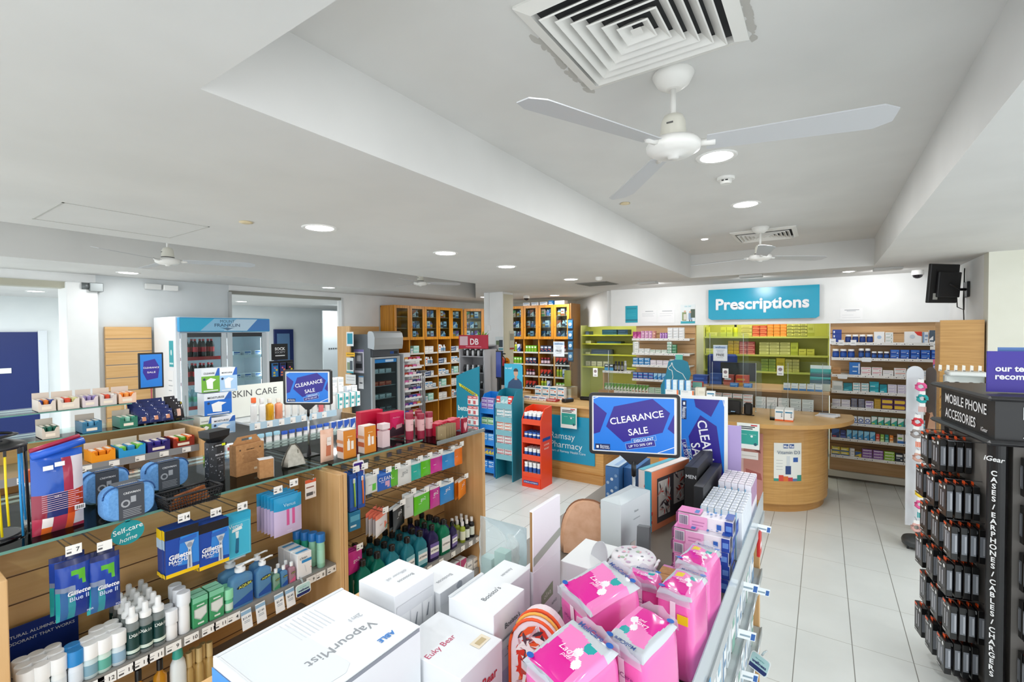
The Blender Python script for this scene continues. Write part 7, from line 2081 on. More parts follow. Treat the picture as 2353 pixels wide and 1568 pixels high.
for z,x,y0,y1 in((1.40,-3.2,1.60,2.27),(1.19,-3.17,1.34,2.58),(1.0,-3.15,1.34,2.58),(1.44,-3.3,2.29,2.56)):
 part('shelf',M().box(-3.58,x,y0,y1,z-.012,z,mat('c9ced0',.3)).box(x,x+.004,y0,y1,z-.045,z+.003,mat('b4d2e6' if z>1.3 else 'e6eaec',.35)),sc)
 for k in range(int((y1-y0)/.085)):
  ticket(sc,(x+.0045,y0+.05+.085*k,z-.022),None,.7,hi=1.5)
p0,p1=PX(528,890,-3.5),PX(651,885,-3.5)
m=M().box(-.004,.004,p0.y,p1.y,1.405,1.635,mat('e9ece4',.4)).text('SKIN CARE',None,(.0048,(p0.y+p1.y)/2-.02,1.575),(0,1,0),(0,0,1),'4a4c4e',0,fit=(p1.y-p0.y)*.82)
solo('header_sign','off-white skin care header board over the second gondola','sign',m,(-3.5,0,0))
for a,b,y0_,y1_,cc,cs,s_ in((455,497,845,902,'dfe6ec','6fae3a','CLEANSE'),(497,537,843,900,'e9eef4','a9cdf0','MOISTURISE'),(462,525,898,955,'e4ecf6','1f6fd0','MOISTURISE'),(452,478,955,1010,'dfe6e0','6f9a4a','CLEANSE'),(478,533,952,1000,'e9eef6','9fc4e8','MOISTURISE')):
 pos,w_,h=hb(a,y0_,b,y1_,-3.42)
 m=M().box(-w_/2,w_/2,-.05,.05,0,h,mat(cc,.4),.001)
 deco(m,w_,.1,h,(('f',0,0,1,.68,cs),('f','P',[(.72,.68),(1,.68),(1,1),(.9,1)],'2a62b8'),('f','P',[(.3,.15),(.62,.12),(.62,.42),(.8,.52),(.5,.60),(.25,.5)],'f0f4f6'),('f',.1,.04,.9,.08,'e6eef4'),('f','O',.15,.55,.008,'2a3a5a')))
 m.text(s_,None,(-w_*.08,-.0515,h*.80),(1,0,0),(0,0,1),'3a4450',.01,fit=w_*.6)
 solo('display_carton',f'{"green" if cs in ("6fae3a", "6f9a4a") else "blue" if cs == "1f6fd0" else "pale blue"} wash carton with a pump picture, {"upper tier" if y0_ < 890 else "middle tier" if y0_ < 940 else "lowest tier"}','box',m,(-3.42,pos.y,pos.z),FACE_AISLE)
lot=lambda b,c,h=.15,r=.022,l_=None:bottle(h,r,b,c,l_,'skin_care_bottle',.6,.2,12,flat=.7)
tub=lambda b,c,h=.13,r=.021:bottle(h,r,b,c,None,'skin_care_tube',.95,.18,12,flat=.6)
row([(lot('e4e8ea','f0682a',.17),1,'white bottle with orange pump'),(lot('eef0f0','e4e6e6',.16),1,'white bottle'),(bottle(.15,.026,'d9a01c','e6e2d8',None,'skin_care_bottle',.5),1,'amber bottle'),(bottle(.145,.026,'e89a78','e6e2d8',None,'skin_care_bottle',.5),1,'peach bottle'),(tub('eef0ee','e6e8e8',.15),5,'white tube'),(tub('e87a80','e6e6e8',.13),1,'coral tube'),(tub('eef0f0','d0d6d8',.14),2,'white slim tube'),(P_(.045,.05,.12,'f0f4f4','3aaab0',None,1),4,'white and teal box')],(-3.21,1.62,1.4005),FACE_AISLE,'the upper skin care shelf',.006)
row([(P_(.06,.05,.10,'eef2f6','c0504a',None,3),3,'white box'),(tub('eef2f6','9fd0e6',.13),4,'white and aqua tube'),(tub('f0f2f6','2a5ac0',.12),7,'white tube with blue cap'),(P_(.045,.05,.12,'f0f2f6','2a5ac0','b0c4e6',2),6,'white box with blue corner'),(P_(.045,.05,.10,'f2f4f6','c9d6e6',None,1),1,'plain white box')],(-3.18,1.37,1.1905),FACE_AISLE,'the middle skin care shelf',.008)
row([(P_(.05,.05,.10,'e9edf2','9fb8d8',None,2),9,'pale skin care box'),(P_(.05,.05,.09,'f0eee9','d8b09a',None,1),8,'cream skin care box')],(-3.16,1.37,1.0005),FACE_AISLE,'the low skin care shelf',.01)
row([(P_(.05,.05,.10,'f4f4f2','d0d6da',None,3),2,'white cream box',2),(P_(.06,.05,.12,'f0f2f4','b9c4d0',None,1),1,'tall white cream box'),(P_(.05,.05,.06,'f4f4f4','d9dee2',None,3),1,'low white cream box',2)],(-3.31,2.31,1.4405),FACE_AISLE,'the clear end shelf',.006)
#  coolers, left wall
SLW=M().box(-6.995,-6.95,1.86,2.31,0,2.10,WOODY)
for k in range(12):
 SLW.box(-6.951,-6.9485,1.86,2.31,.25+.155*k,.257+.155*k,mat('5f6a78',.6))
solo('slatwall_panel','beech slatwall panel between the white pier and the drinks cooler','wall panel',SLW,(-6.97,2.085,0),world=True)
FXX,FY0,FY1,FH=-6.30,2.325,3.43,2.215
fr=thing('drinks_cooler','white two-door drinks cooler with blue mountain header','fridge',(-6.6,2.88,0))
FWm=mat('eef3f8',.35)
part('cabinet_body',M().box(-6.92,FXX,FY0,FY0+.05,.0,FH,FWm,.006).box(-6.92,FXX,FY1-.05,FY1,.0,FH,FWm,.006).box(-6.92,-6.88,FY0+.05,FY1-.05,0,FH,mat('dfe6ea',.4)).box(-6.9,FXX,FY0+.05,FY1-.05,.0,.25,mat('2a2c30',.4)).box(-6.9,FXX,FY0+.05,FY1-.05,2.16,FH,FWm),fr)
m=M().box(FXX,FXX+.05,FY0+.02,FY1-.01,2.035,FH-.01,mat('2f9fd6',.3),.008)
hd=lambda u,v:(FXX+.0515,FY0+.03+u*(FY1-FY0-.05),2.045+v*.15)
for pts,cc in(([(0,0),(.2,0),(.35,1),(0,1)],'25b4e0'),([(.2,0),(.45,0),(.6,1),(.35,1)],'8fc8ea'),([(.45,0),(.72,0),(.85,1),(.6,1)],'c3def2'),([(.72,0),(1,0),(1,1),(.85,1)],'4a86cc')):
 m.poly([hd(*q)for q in pts],mat(cc,.3))
m.text('MOUNT',.05,(FXX+.0525,(FY0+FY1)/2,2.165),(0,1,0),(0,0,1),'35587a',.0,fit=.17).text('FRANKLIN',.055,(FXX+.0525,(FY0+FY1)/2,2.117),(0,1,0),(0,0,1),'35587a',.01,fit=.30)
m.poly([(FXX+.0525,(FY0+FY1)/2+a,2.085+b)for a,b in((-.09,0),(-.05,-.012),(0,-.035),(.05,-.012),(.09,0),(.03,-.004),(0,.004),(-.03,-.004))],mat('5a7f9f',.3))
part('header_panel',m,fr)
for k,(y0,y1)in enumerate(((FY0+.05,(FY0+FY1)/2-.005),((FY0+FY1)/2+.005,FY1-.05))):
 d_=part('door',M().box(FXX,FXX+.03,y0,y0+.06,.25,2.02,mat('c3ccd2',.3)).box(FXX,FXX+.03,y1-.06,y1,.25,2.02,mat('c3ccd2',.3)).box(FXX,FXX+.03,y0+.06,y1-.06,.25,.31,mat('c3ccd2',.3)).box(FXX,FXX+.03,y0+.06,y1-.06,1.97,2.02,mat('2a2d32',.3)),fr)
 part('glass',M().box(FXX+.01,FXX+.014,y0+.06,y1-.06,.31,1.97,FRIDGEGLASS),d_)
 part('handle',M().box(FXX+.03,FXX+.06,(y0+.015,y1-.035)[k==0],(y0+.035,y1-.015)[k==0],.9,1.5,mat('eef1f4',.3),.006),d_)
for k in range(5):
 z=.5+.3*k
 part('shelf',M().box(-6.86,FXX-.04,FY0+.06,FY1-.06,z,z+.008,mat('d6dde2',.3)).box(FXX-.04,FXX-.035,FY0+.06,(FY0+FY1)/2,z-.012,z+.03,mat('c9282a',.4)).box(FXX-.04,FXX-.035,(FY0+FY1)/2,FY1-.06,z-.012,z+.03,mat('e3e9ee',.4)),fr)
for y in(FY0+.075,(FY0+FY1)/2-.02,(FY0+FY1)/2+.02,FY1-.075):
 part('light_tube',M().box(-6.36,-6.345,y-.008,y+.008,.4,1.95,mat('f4fbff',.4,emit=7)),fr)
COLA=Kind('cola_bottle','bottle',(.064,.064,.24),('body',M().lathe([(.03,0),(.032,.02),(.032,.15),(.018,.2),(.012,.215)],mat('1c0f0d',.15),12),None),('label',M().lathe([(.0326,.08),(.0326,.14)],mat('c8202a',.35),12,cap=False),None),('cap',M().lathe([(.014,.215),(.014,.238)],mat('c8202a',.4),12),None))
WAT=Kind('water_bottle','bottle',(.064,.064,.24),('body',M().lathe([(.03,0),(.032,.02),(.032,.15),(.018,.2),(.012,.215)],clear('water','cfe6ec',keep=.7),12),None),('label',M().lathe([(.0326,.07),(.0326,.13)],mat('5fae8f',.35),12,cap=False),None),('cap',M().lathe([(.014,.215),(.014,.238)],mat('e6eef2',.4),12),None))
for z_i in(4,3,2):
 for k in range(4):
  for q in range(2):
   (COLA if z_i>2 else WAT).put(f'{"dark cola bottle with red label" if z_i > 2 else "clear drink bottle"} in the cooler, {ORD[4-z_i]} shelf from top, {ORD[k]} along, {["front", "rear"][q]}',(-6.40-.09*q,FY0+.15+.092*k,.5085+.3*z_i),FACE_AISLE,'bottles in the drinks cooler')
for z_i in(4,3,2):
 row([(P_(.09,.1,.07,'dfe6ea','3a6ab0',None,3),3,'white and blue tub',1)],(-6.37,(FY0+FY1)/2+.12,.5085+.3*z_i),FACE_AISLE,f'the right cooler door, {ORD[4-z_i]} shelf',.04)
m=M().box(-.06,.06,-.001,0,0,.31,mat('1fa6b4',.4)).box(-.05,.05,-.0015,-.001,.03,.05,'d0eef0').poly([(.018*math.cos(2*PI*i/12),-.0016,.17+.035*math.sin(2*PI*i/12))for i in range(12)],mat('dff2f4',.4))
solo('fridge_notice','turquoise notice stuck on the side of the drinks cooler','notice',m,(FXX-.12,FY0-.0005,1.62))
solo('fridge_notice','white printed sheet low on the side of the drinks cooler','notice',M().box(-.08,.08,-.001,0,0,.42,mat('f2f4f6',.5)).box(-.06,.04,-.0014,-.001,.3,.31,'b0b8c0').box(-.06,.05,-.0014,-.001,.24,.25,'b0b8c0').box(-.06,.02,-.0014,-.001,.18,.19,'b0b8c0'),(FXX-.15,FY0-.0005,1.15))
t=thing('sock_stand','black sock display stand right of the drinks cooler','display stand',(-6.4,3.66,0))
part('panel',M().box(-6.43,-6.41,3.50,3.84,.05,1.62,mat('1a1b1e',.4)).box(-6.6,-6.2,3.5,3.84,0,.05,BLACK),t)
m=M().box(-6.42,-6.40,3.525,3.755,1.63,1.86,mat('141517',.4))
m.text('SOCK',None,(-6.398,3.64,1.79),(0,1,0),(0,0,1),'eef0f2',.03,fit=.15).text('SOCIETY',None,(-6.398,3.64,1.74),(0,1,0),(0,0,1),'c9ccd0',0,fit=.15).box(-6.40,-6.3985,3.57,3.71,1.685,1.70,'e0e2e4')
part('header_board',m,t)
SC_=(('2a7ac0','d9c22a'),('27357a','e8804a'),('1c1f2a','e6c21f'),('d8401f','f0c020'),('26508f','e87a9a'),('202228','4aa0d0'))
for r_ in range(4):
 for c_ in range(3):
  a,b=SC_[(r_*2+c_)%6]
  carton(.085,.03,.19,a,(('f',.1,.82,.9,.97,'111214'),('f','O',.3,.3,.015,b),('f','O',.7,.5,.015,b),('f','O',.4,.65,.012,'e86a8a'),('f',.1,.05,.5,.15,b)),'sock_pack','socks').put(f'patterned sock pack, {ORD[c_]} across in row {ORD[r_]} of the sock stand',(-6.38,3.55+.11*c_,1.40-.28*r_),FACE_AISLE,'sock packs on the black stand')
sf=thing('glass_fridge','grey single-door fridge with a curved silver hood','fridge',(-6.6,5.45,0))
GY0,GY1=5.14,5.76
part('cabinet_body',M().box(-6.95,-6.30,GY0,GY0+.03,0,1.98,mat('5f666c',.4)).box(-6.95,-6.30,GY1-.03,GY1,0,1.98,mat('5f666c',.4)).box(-6.95,-6.92,GY0+.03,GY1-.03,0,1.98,mat('4a5056',.4)).box(-6.92,-6.3,GY0+.03,GY1-.03,1.62,1.98,mat('70777c',.4)).box(-6.92,-6.3,GY0+.03,GY1-.03,0,.2,mat('4a5056',.4)),sf)
prf=[(0,1.75),(.0,2.0),(.03,2.03),(.10,2.03),(.15,2.00),(.175,1.92),(.17,1.80),(.155,1.72)]
part('hood',M().prism(prf,GY0-.005,GY1+.005,mat('c2c7ca',.3,.5),Matrix(((1,0,0,-6.36),(0,0,1,0),(0,1,0,0),(0,0,0,1)))),sf)
part('display_band',M().box(-6.30,-6.27,GY0+.02,GY1-.02,1.60,1.72,mat('4e5358',.4)).box(-6.27,-6.268,GY1-.22,GY1-.14,1.635,1.68,'1f4f9a').box(-6.27,-6.268,GY1-.13,GY1-.05,1.635,1.68,'10151c'),sf)
d_=part('door',M().box(-6.30,-6.265,GY0,GY0+.06,.2,1.59,mat('b9bfc2',.3,.3)).box(-6.30,-6.265,GY1-.06,GY1,.2,1.59,mat('b9bfc2',.3,.3)).box(-6.30,-6.265,GY0+.06,GY1-.06,.2,.27,mat('b9bfc2',.3)).box(-6.30,-6.265,GY0+.06,GY1-.06,1.56,1.59,mat('b9bfc2',.3)).box(-6.285,-6.28,GY0+.07,GY1-.07,1.49,1.55,mat('2a86d0',.3)).box(-6.2799,-6.279,GY0+.3,GY1-.14,1.5,1.54,mat('d0e4f4',.3)),sf)
part('glass',M().box(-6.287,-6.283,GY0+.06,GY1-.06,.27,1.49,FRIDGEGLASS),d_)
for k in range(5):
 part('shelf',M().box(-6.9,-6.33,GY0+.05,GY1-.05,.42+.22*k,.428+.22*k,mat('aab2b4',.3)),sf)
for k,(dn,a,b)in enumerate((('grey tub','a9b4b6','d8dee0'),('dark tub','3f4a50','7f8a90'),('pale tub','9fb0b0','dfe6e6'),('red box','c0432a','e08a6a'),('white tub','c6d2d6','e8eef0'))):
 row([(P_(.12,.1,.07,a,b,None,3),3,dn)],(-6.35,GY0+.08,.4285+.22*k),FACE_AISLE,f'glass fridge, {["lowest", "second", "third", "fourth", "top"][k]} shelf',.02)
FQ=(('f',.1,.1,.9,.85,'6a6e78'),('f',.2,.2,.8,.4,'2a2c34'),('f',.3,.5,.7,.75,'b9bcc4'),('f',0,.9,1,1,'7a72b0'))
for nm,lb,w_,h,base,mk,x,z in(('notice','black and white photo notice on the side of the grey fridge',.26,.40,'d9d9e6',FQ,-6.60,1.32),('notice','blue-headed white slip on the side of the grey fridge',.13,.22,'eef2f6',(('f',0,.9,1,1,'6aa6d8'),('f',.2,.4,.8,.5,'5a6068')),-6.55,1.05)):
 m=M().box(-w_/2,w_/2,-.001,0,0,h,mat(base,.5))
 deco(m,w_,.002,h,mk)
 solo(nm,lb,'notice',m,(x,GY0-.0006,z))
solo('display_board','beech end board with notices left of the grey fridge','board',M().box(-6.99,-6.66,5.00,5.03,0,2.12,WOOD).box(-6.99,-6.97,5.03,5.9,1.95,2.12,WOODY),(-6.82,5.01,0),world=True)
for k,(x0,y0,x1,y1,base,mk,lb)in enumerate(((796,763,812,796,'e9eef0',(('f',.12,.15,.88,.9,'1d8fa6'),),'turquoise notice at the top of the end board'),(795,810,815,820,'f0b81c',(('f',.1,.4,.9,.6,'8a6a10'),),'yellow strip notice on the end board'),(796,822,812,858,'dfe8ea',(('f',.1,.2,.5,.7,'8a9a7a'),('f',.5,.2,.9,.8,'4a5560'),('f',0,0,1,.1,'3aa0b0')),'small discount poster on the end board'),(794,860,817,884,'eceeee',(('f',.1,.7,.9,.75,'b0b4b8'),('f',.1,.4,.9,.45,'b0b4b8')),'white printed sheet on the end board'))):
 poster(lb,x0,y0,x1,y1,4.997,base,mk,'notice')
#  oak glass-door cabinets
def jarset(k):
 return(P_(.085,.07,.14,('eef0f2','d8dfe6','e8e4e0','b9d0e6','e6b09a')[k%5],('4a7ab0','c0603a','6a9a5a','8a5aa0','3a4a5a')[(k*3)%5],None,k%4),bottle(.13,.036,('eef0f0','c9dce8','e0e4e0','a98ac0')[k%4],('f2f2f2','d8dde0','3a5a8a')[k%3],('5a8ac0','e0a03a','4a4f58')[(k*2)%3],'jar'))[(k*3)%2]
def oak_cabinet(label,origin,rz,n,bay,z0,z1,dep,stock,rows_low,lowz):
 """n glazed doors over open shelves; origin: front foot of the first bay"""
 t_=thing('glass_cabinet',label,'cabinet',origin,rz)
 L=n*bay
 part('carcass',M().box(0,L,0,dep,z1-.03,z1,OAK).box(0,L,0,dep,z0,z0+.03,OAK).box(0,L,dep-.02,dep,z0,z1,mat('cdb083',.5)).box(0,L,dep-.02,dep,0,z0,mat('b48a52',.5)),t_,world=False)
 for k in range(n+1):
  part('upright',M().box(k*bay-.012,k*bay+.012,.0,dep-.02,0,z1-.03,OAK),t_,world=False)
 for k in range(n):
  x0,x1=k*bay+.004,(k+1)*bay-.004
  f_=.055
  d2=part('door',M().box(x0,x0+f_,-.022,-.002,z0,z1,OAK,.002).box(x1-f_,x1,-.022,-.002,z0,z1,OAK,.002).box(x0+f_,x1-f_,-.022,-.002,z1-f_,z1,OAK).box(x0+f_,x1-f_,-.022,-.002,z0,z0+f_,OAK),t_,world=False)
  part('glass',M().box(x0+f_,x1-f_,-.013,-.010,z0+f_,z1-f_,FRIDGEGLASS),d2,world=False)
  part('lock',M().lathe([(.008,0),(.006,.004)],BLACK,8,T=frame_T((x0+f_*.5,-.022,z0+.25),(1,0,0),(0,0,1))),d2,world=False)
  for q in(1,2):
   part('shelf',M().box(x0+.01,x1-.01,.01,dep-.03,z0+(z1-z0)*q/3,z0+(z1-z0)*q/3+.01,mat('b08a58',.4)),t_,world=False)
  for zz in lowz:
   part('low_shelf',M().box(x0+.01,x1-.01,.0,dep-.03,zz-.014,zz,OAKD).box(x0+.01,x1-.01,-.004,0,zz-.03,zz+.002,mat('d9d9d4',.4)),t_,world=False)
 c_,s_=math.cos(rz),math.sin(rz)
 W_=lambda x,y:(origin[0]+c_*x-s_*y,origin[1]+s_*x+c_*y)
 for k in range(n):
  if k<stock[0]:
   continue
  for q in range(3):
   zz=(z0+.03,z0+(z1-z0)/3+.01,z0+(z1-z0)*2/3+.01)[q]+.0005
   row([(jarset(k*5+q*7+j*3),1,f'{["pale", "mixed", "white"][(k+q) % 3]} item behind glass')for j in range(3)],(*W_(k*bay+.045,.04),zz),rz,f'{stock[1]} cabinet door {ORD[k]}, {["bottom", "middle", "top"][q]} shelf',.01)
  for q,zz in enumerate(lowz):
   g=rows_low[(q+k)%len(rows_low)]
   row(g,(*W_(k*bay+.03,.02),zz+.0005),rz,f'{stock[1]} open bay {ORD[k]}, {ORD[q]} shelf',.008)
 return t_
LOWG=[[(P_(.10,.1,.12,W,'5a9ad0','3a6a9a',3),2,'white and blue box'),(P_(.09,.1,.08,'dfe8ee','8ab0c8',None,0),1,'pale box')],[(P_(.08,.1,.09,'f0ece8','3f8fae',None,1),1,'cream box'),(P_(.15,.1,.07,'9fdccf','e6f4f0',None,3),1,'aqua flat box',2)],[(P_(.12,.1,.06,'f2f2f0','c9ced2',None,3),2,'white flat box',2)],[(P_(.08,.1,.15,W,'6fb0d0','d86a4a',1),1,'tall white box'),(bottle(.14,.035,'e4e8ea','dfe4e8','7aa0c0'),2,'pale bottle')],[(P_(.16,.1,.05,'2a4a7a','e0e6ee',None,3),1,'navy flat box',2),(P_(.08,.1,.1,W,'b9c6d0',None,2),1,'white box')]]
oak_cabinet('golden oak cabinets with glass doors along the left wall',(-6.62,5.94,0),FACE_AISLE,5,.395,1.86,2.52,.36,(1,'left oak'),LOWG,(1.60,1.36,1.12,.88,.62))
GRN=[[(bottle(.20,.03,'d9dc3a','eef0ee','8ab03a','cleaner_bottle',.4),2,'yellow-green bottle'),(P_(.07,.08,.16,'3a5aa8','d8dff0',None,2),1,'violet-blue box')],[(P_(.055,.08,.13,'6fc02a','e8f4d8','d84a3a',3),4,'bright green box')],[(P_(.075,.08,.13,'2c3a5a','d8dee8','e8704a',3),3,'slate box')],[(bottle(.13,.03,'3a2a3c','9a2a3a','d9c4d0','vitamin_jar',.8),3,'plum jar')],[(P_(.07,.08,.14,'24262c','c0392b','d8d8dc',2),3,'black and red box')]]
oak_cabinet('golden oak cabinets with glass doors behind the pharmacy counter',(-5.62,8.3,0),0,4,.362,1.845,2.545,.36,(0,'rear oak'),GRN,(1.58,1.33,1.08,.83))
oak_cabinet('corner oak cabinet set at an angle beside the left wall cabinets',(-6.60,7.95,0),math.radians(42),1,.44,1.86,2.52,.2,(0,'corner oak'),LOWG,(1.60,1.36,1.12,.88))
solo('side_board','dark oak end board right of the rear glass cabinets','board',M().box(-4.158,-4.14,8.28,8.70,0,2.56,OAKD),(-4.16,8.5,0),world=True)
t=thing('card_strip','hanging strip of round tins on the dark oak end board','display strip',(-4.13,8.24,1.4))
part('strip',M().box(-.06,.06,0,.004,0,.85,mat('2a3440',.4)),t,world=False)
for k in range(4):
 part('tin',M().box(-.05,.05,-.02,0,.03+.21*k,.19+.21*k,mat('3f7fb0',.4),.004).lathe([(.035,0),(.032,.006)],mat('cfe0ea',.4),14,T=frame_T((0,-.02,.11+.21*k),(1,0,0),(0,0,1))),t,world=False)
row([(P_(.16,.15,.07,W,'8ab0d0',None,3),3,'white box'),(P_(.1,.12,.09,'2a7ac0','d0e0f0',None,0),1,'blue box'),(P_(.22,.15,.08,'f0f0ee','c9ced2',None,3),1,'wide white box')],(-5.3,8.34,2.5455),0,'the top of the rear cabinets',.04)
t=thing('tray_tower','tower of white trays with bright packets by the oak cabinets','tray tower',(-6.42,6.10,0))
part('frame',M().box(-6.58,-6.57,5.88,6.30,0,1.62,mat('e0e4e8',.4)).box(-6.58,-6.28,5.86,5.875,0,1.62,mat('e0e4e8',.4)),t)
for k in range(9):
 z=.36+.14*k
 part('tray',M().box(-6.57,-6.27,5.88,6.30,z,z+.012,mat('f4f6f8',.4)).box(-6.275,-6.265,5.88,6.30,z,z+.035,mat('f4f6f8',.4)),t)
 for q in range(4):
  carton(.085,.1,.06,('d84a8a','c0304a','e070b0','2a3a6a','3a5ac0','e0a04a','b0402a','f0d0d8','8a4a9a')[(k*4+q*5)%9],(('f',.1,.2,.7,.5,'f0e6ec'),('t',.2,.2,.8,.8,'e9dfe6')),'bright_packet','packet').put(f'bright packet, {ORD[q]} along white tray {ORD[k]} from below',(-6.34,5.94+.1*q,z+.0125),FACE_AISLE,'bright packets in the tray tower')
for k in range(4):
 solo('crutch',f'{ORD[k]} grey metal crutch leaning beside the tray tower','crutch',M().tube([(0,0,.0),(0,.01,1.25)],.014,mat('a9aeb4',.3,.7),8).tube([(-.05,.01,1.26),(.05,.01,1.26)],.016,mat('7f858c',.4),8),(-6.40,6.36+.045*k,0),0,'grey crutches')
#  pharmacy counter and floor stands
pc=thing('counter','beech pharmacy counter with a turquoise front panel','counter',(-3.1,5.9,0))
part('carcass',M().box(-3.95,-2.36,5.63,6.20,.12,.985,DESK),pc)
part('plinth',M().box(-3.95,-2.352,5.60,6.20,0,.12,noisy('desk_plinth','b07f42','bd8c4e',(3,3,60),.4)),pc)
part('top',M().box(-3.98,-2.33,5.56,6.25,.985,1.02,DESKTOP,.003),pc)
m=M().box(-3.35,-2.475,5.612,5.628,.235,.86,mat('0f93ba',.3))
for s_,z,h in(('Ramsay',.585,.125),('Pharmacy',.465,.125),('part of Ramsay Health Care',.375,.046)):
 m.text(s_,h,(-3.13 if h>.1 else-3.12,5.6105,z),(1,0,0),(0,0,1),'dff0f6',.0,'l',fit=None)
part('sign_panel',m,pc)
poster('teal stop the spread notice on the pharmacy counter front',1288,935,1325,987,5.55,'eef4f0',simple,'notice')
zp=1.0205
on_pc=lambda px_,py_:PZ(px_,py_,zp)
p=on_pc(1303,925)
t=thing('card_terminal','handheld card terminal with a lit screen on the pharmacy counter','card terminal',(p.x,p.y+.02,zp),-.3)
part('casing',M().box(-.04,.04,-.09,.09,.0,.05,mat('1c1d20',.35),.012),t,world=False)
part('display',M().box(-.032,.032,.01,.075,.0502,.052,mat('5a9ad8',.2)),t,world=False)
p=on_pc(1325,920)
solo('stapler','black stapler-like scanner beside the handheld terminal','scanner',M().box(-.10,.10,-.03,.03,0,.05,BLACK,.015).box(.02,.06,-.012,.012,.05,.053,'2f6a4a'),(p.x+.12,p.y+.08,zp),.1)
row([(P_(.11,.07,.09,'eef0f0','3f86a8','e8703a',3),4,'white dressing box',2)],(-3.55,5.90,zp),0,'the pharmacy counter',.01)
row([(P_(.11,.07,.05,'f0f0f2','3a6ab0','d84a3a',3),3,'white and blue flat box'),(P_(.16,.10,.03,'b02a34','f0e8e8',None,3),1,'crimson flat tray')],(-3.62,5.70,zp),0,'the pharmacy counter front',.01)
m=M().box(-.16,.16,-.10,.10,0,.17,mat('cdb088',.5),.002).box(-.15,.15,-.1006,-.10,.02,.15,mat('e6dcc8',.5))
solo('display_carton','low wooden display box at the back of the pharmacy counter','box',m,(-3.18,6.14,zp))
solo('counter_sign','pale blue wellness free offer sheet standing on the pharmacy counter','sign',FREEM,(PY(1283,815,6.0).x,6.0155,PY(1283,820,6.0).z))
t=thing('leaflet_holder','tall clear holder of yellow leaflets on the pharmacy counter','holder',(-3.12,6.12,zp+.1705))
part('sleeve',M().box(-.06,.06,-.03,-.027,0,.3,ACRYL).box(-.06,.06,.027,.03,0,.34,ACRYL).box(-.06,.06,-.03,.03,0,.003,ACRYL),t,world=False)
part('leaflet',M().box(-.05,.05,-.01,.01,.004,.24,mat('e2cf5a',.5)),t,world=False)
solo('cardboard_box','brown cardboard box at the far end of the pharmacy counter','box',M().box(-.09,.09,-.06,.06,0,.16,KR,.001).box(-.05,.03,-.0606,-.06,.03,.09,'e6dfd0'),(-2.52,6.12,zp))
shield('clear sneeze guard along the pharmacy counter',-3.34,-2.38,6.02,zp,.74)
db=thing('display_stand','cosmetics stand with a crimson header left of the column','display stand',(-4.5,5.75,0))
part('body',M().box(-4.74,-4.24,5.90,5.95,0,1.80,mat('9a9a9e',.4)).box(-4.74,-4.72,5.58,5.92,0,1.74,mat('b0b0b4',.4)).box(-4.26,-4.24,5.58,5.92,0,1.74,mat('b0b0b4',.4)),db)
m=M().box(-4.74,-4.18,5.58,5.60,1.75,1.96,mat('b01032',.35)).box(-4.72,-4.56,5.578,5.58,1.80,1.94,mat('d0b0b8',.4)).text('DB',.13,(-4.43,5.577,1.86),(1,0,0),(0,0,1),'f4e6ea',.02)
m.box(-4.6,-4.3,5.578,5.58,1.775,1.785,mat('d88a9a',.4))
part('header',m,db)
part('top_board',M().box(-4.72,-4.26,5.61,5.90,1.785,1.80,mat('9c9ca2',.4)),db)
for k in range(5):
 part('shelf',M().box(-4.72,-4.26,5.60,5.90,.62+.25*k,.635+.25*k,mat('9c9ca2',.4)),db)
 row([(bottle(.11,.022,('17181b','c9ccd0')[j%2],('d0d4d8','1a1b1e')[(j+k)%2],None,'cosmetic_bottle',.6),1,('black cosmetic bottle','silver cosmetic bottle')[j%2])for j in range(8)],(-4.70,5.63,.6355+.25*k),0,f'the crimson-headed stand, {ORD[k]} shelf up',.004)
t=thing('potted_plant','small green plant on the crimson-headed stand','plant',(-4.40,5.74,1.801))
part('pot',M().lathe([(.05,0),(.06,.08)],mat('d8d8d4',.5),14),t,world=False)
m=M()
rg=random.Random(6)
for k in range(60):
 a,l_,e_=rg.uniform(0,2*PI),rg.uniform(.08,.2),rg.uniform(.2,1.2)
 d_=Vector((math.cos(a)*math.cos(e_),math.sin(a)*math.cos(e_),math.sin(e_)))
 q=Vector((-d_.y,d_.x,0)).normalized()*.012
 b=Vector((0,0,.08))
 m.poly([b,b+d_*l_*.5+q,b+d_*l_,b+d_*l_*.5-q],mat(rg.choice(('5aa02a','7fc03a','8fd04a','4a8a24')),.5))
part('foliage',m,t,world=False)
t=thing('screen_stand','tall narrow purple screen beside the crimson-headed stand','screen',(-4.08,5.75,0))
part('panel',M().box(-4.13,-4.03,5.72,5.75,1.30,1.72,mat('20222a',.3)).box(-4.125,-4.035,5.718,5.72,1.32,1.70,mat('4a5aa8',.25)),t)
part('post',M().box(-4.10,-4.06,5.73,5.76,0,1.30,BLACK).box(-4.2,-3.98,5.6,5.85,0,.03,BLACK),t)
t=thing('banner','teal better advice banner with a yellow clearance strip','banner',(-4.42,5.40,0))
m=M().prism([(-.22,.10),(.22,.10),(.22,1.50),(-.02,1.42),(-.22,1.34)],-.006,.006,mat('0b8ca8',.35),frame_T((0,0,0),(1,0,0),(0,0,1)))
for k,s_ in enumerate(('better','advice','better','health')):
 m.text(s_,.105,(-.19,-.008,.86-.155*k),(1,0,0),(0,0,1),'dff2f4' if k<2 else '1a5aa0',.03,'l')
m.add([(-.17,-.009,1.24),(-.155,-.009,1.19),(.20,-.009,1.02),(.19,-.009,1.08)],[(0,1,2,3)],mat('e6e03a',.4)).text('CLEARANCE',None,(.015,-.010,1.13),(.9,0,-.42),(.42,0,.9),'3a4a1a',.02,fit=.30)
part('board',m,t,world=False)
part('foot',M().box(-.2,.2,-.12,.12,0,.10,mat('2a3a44',.4),.01),t,world=False)
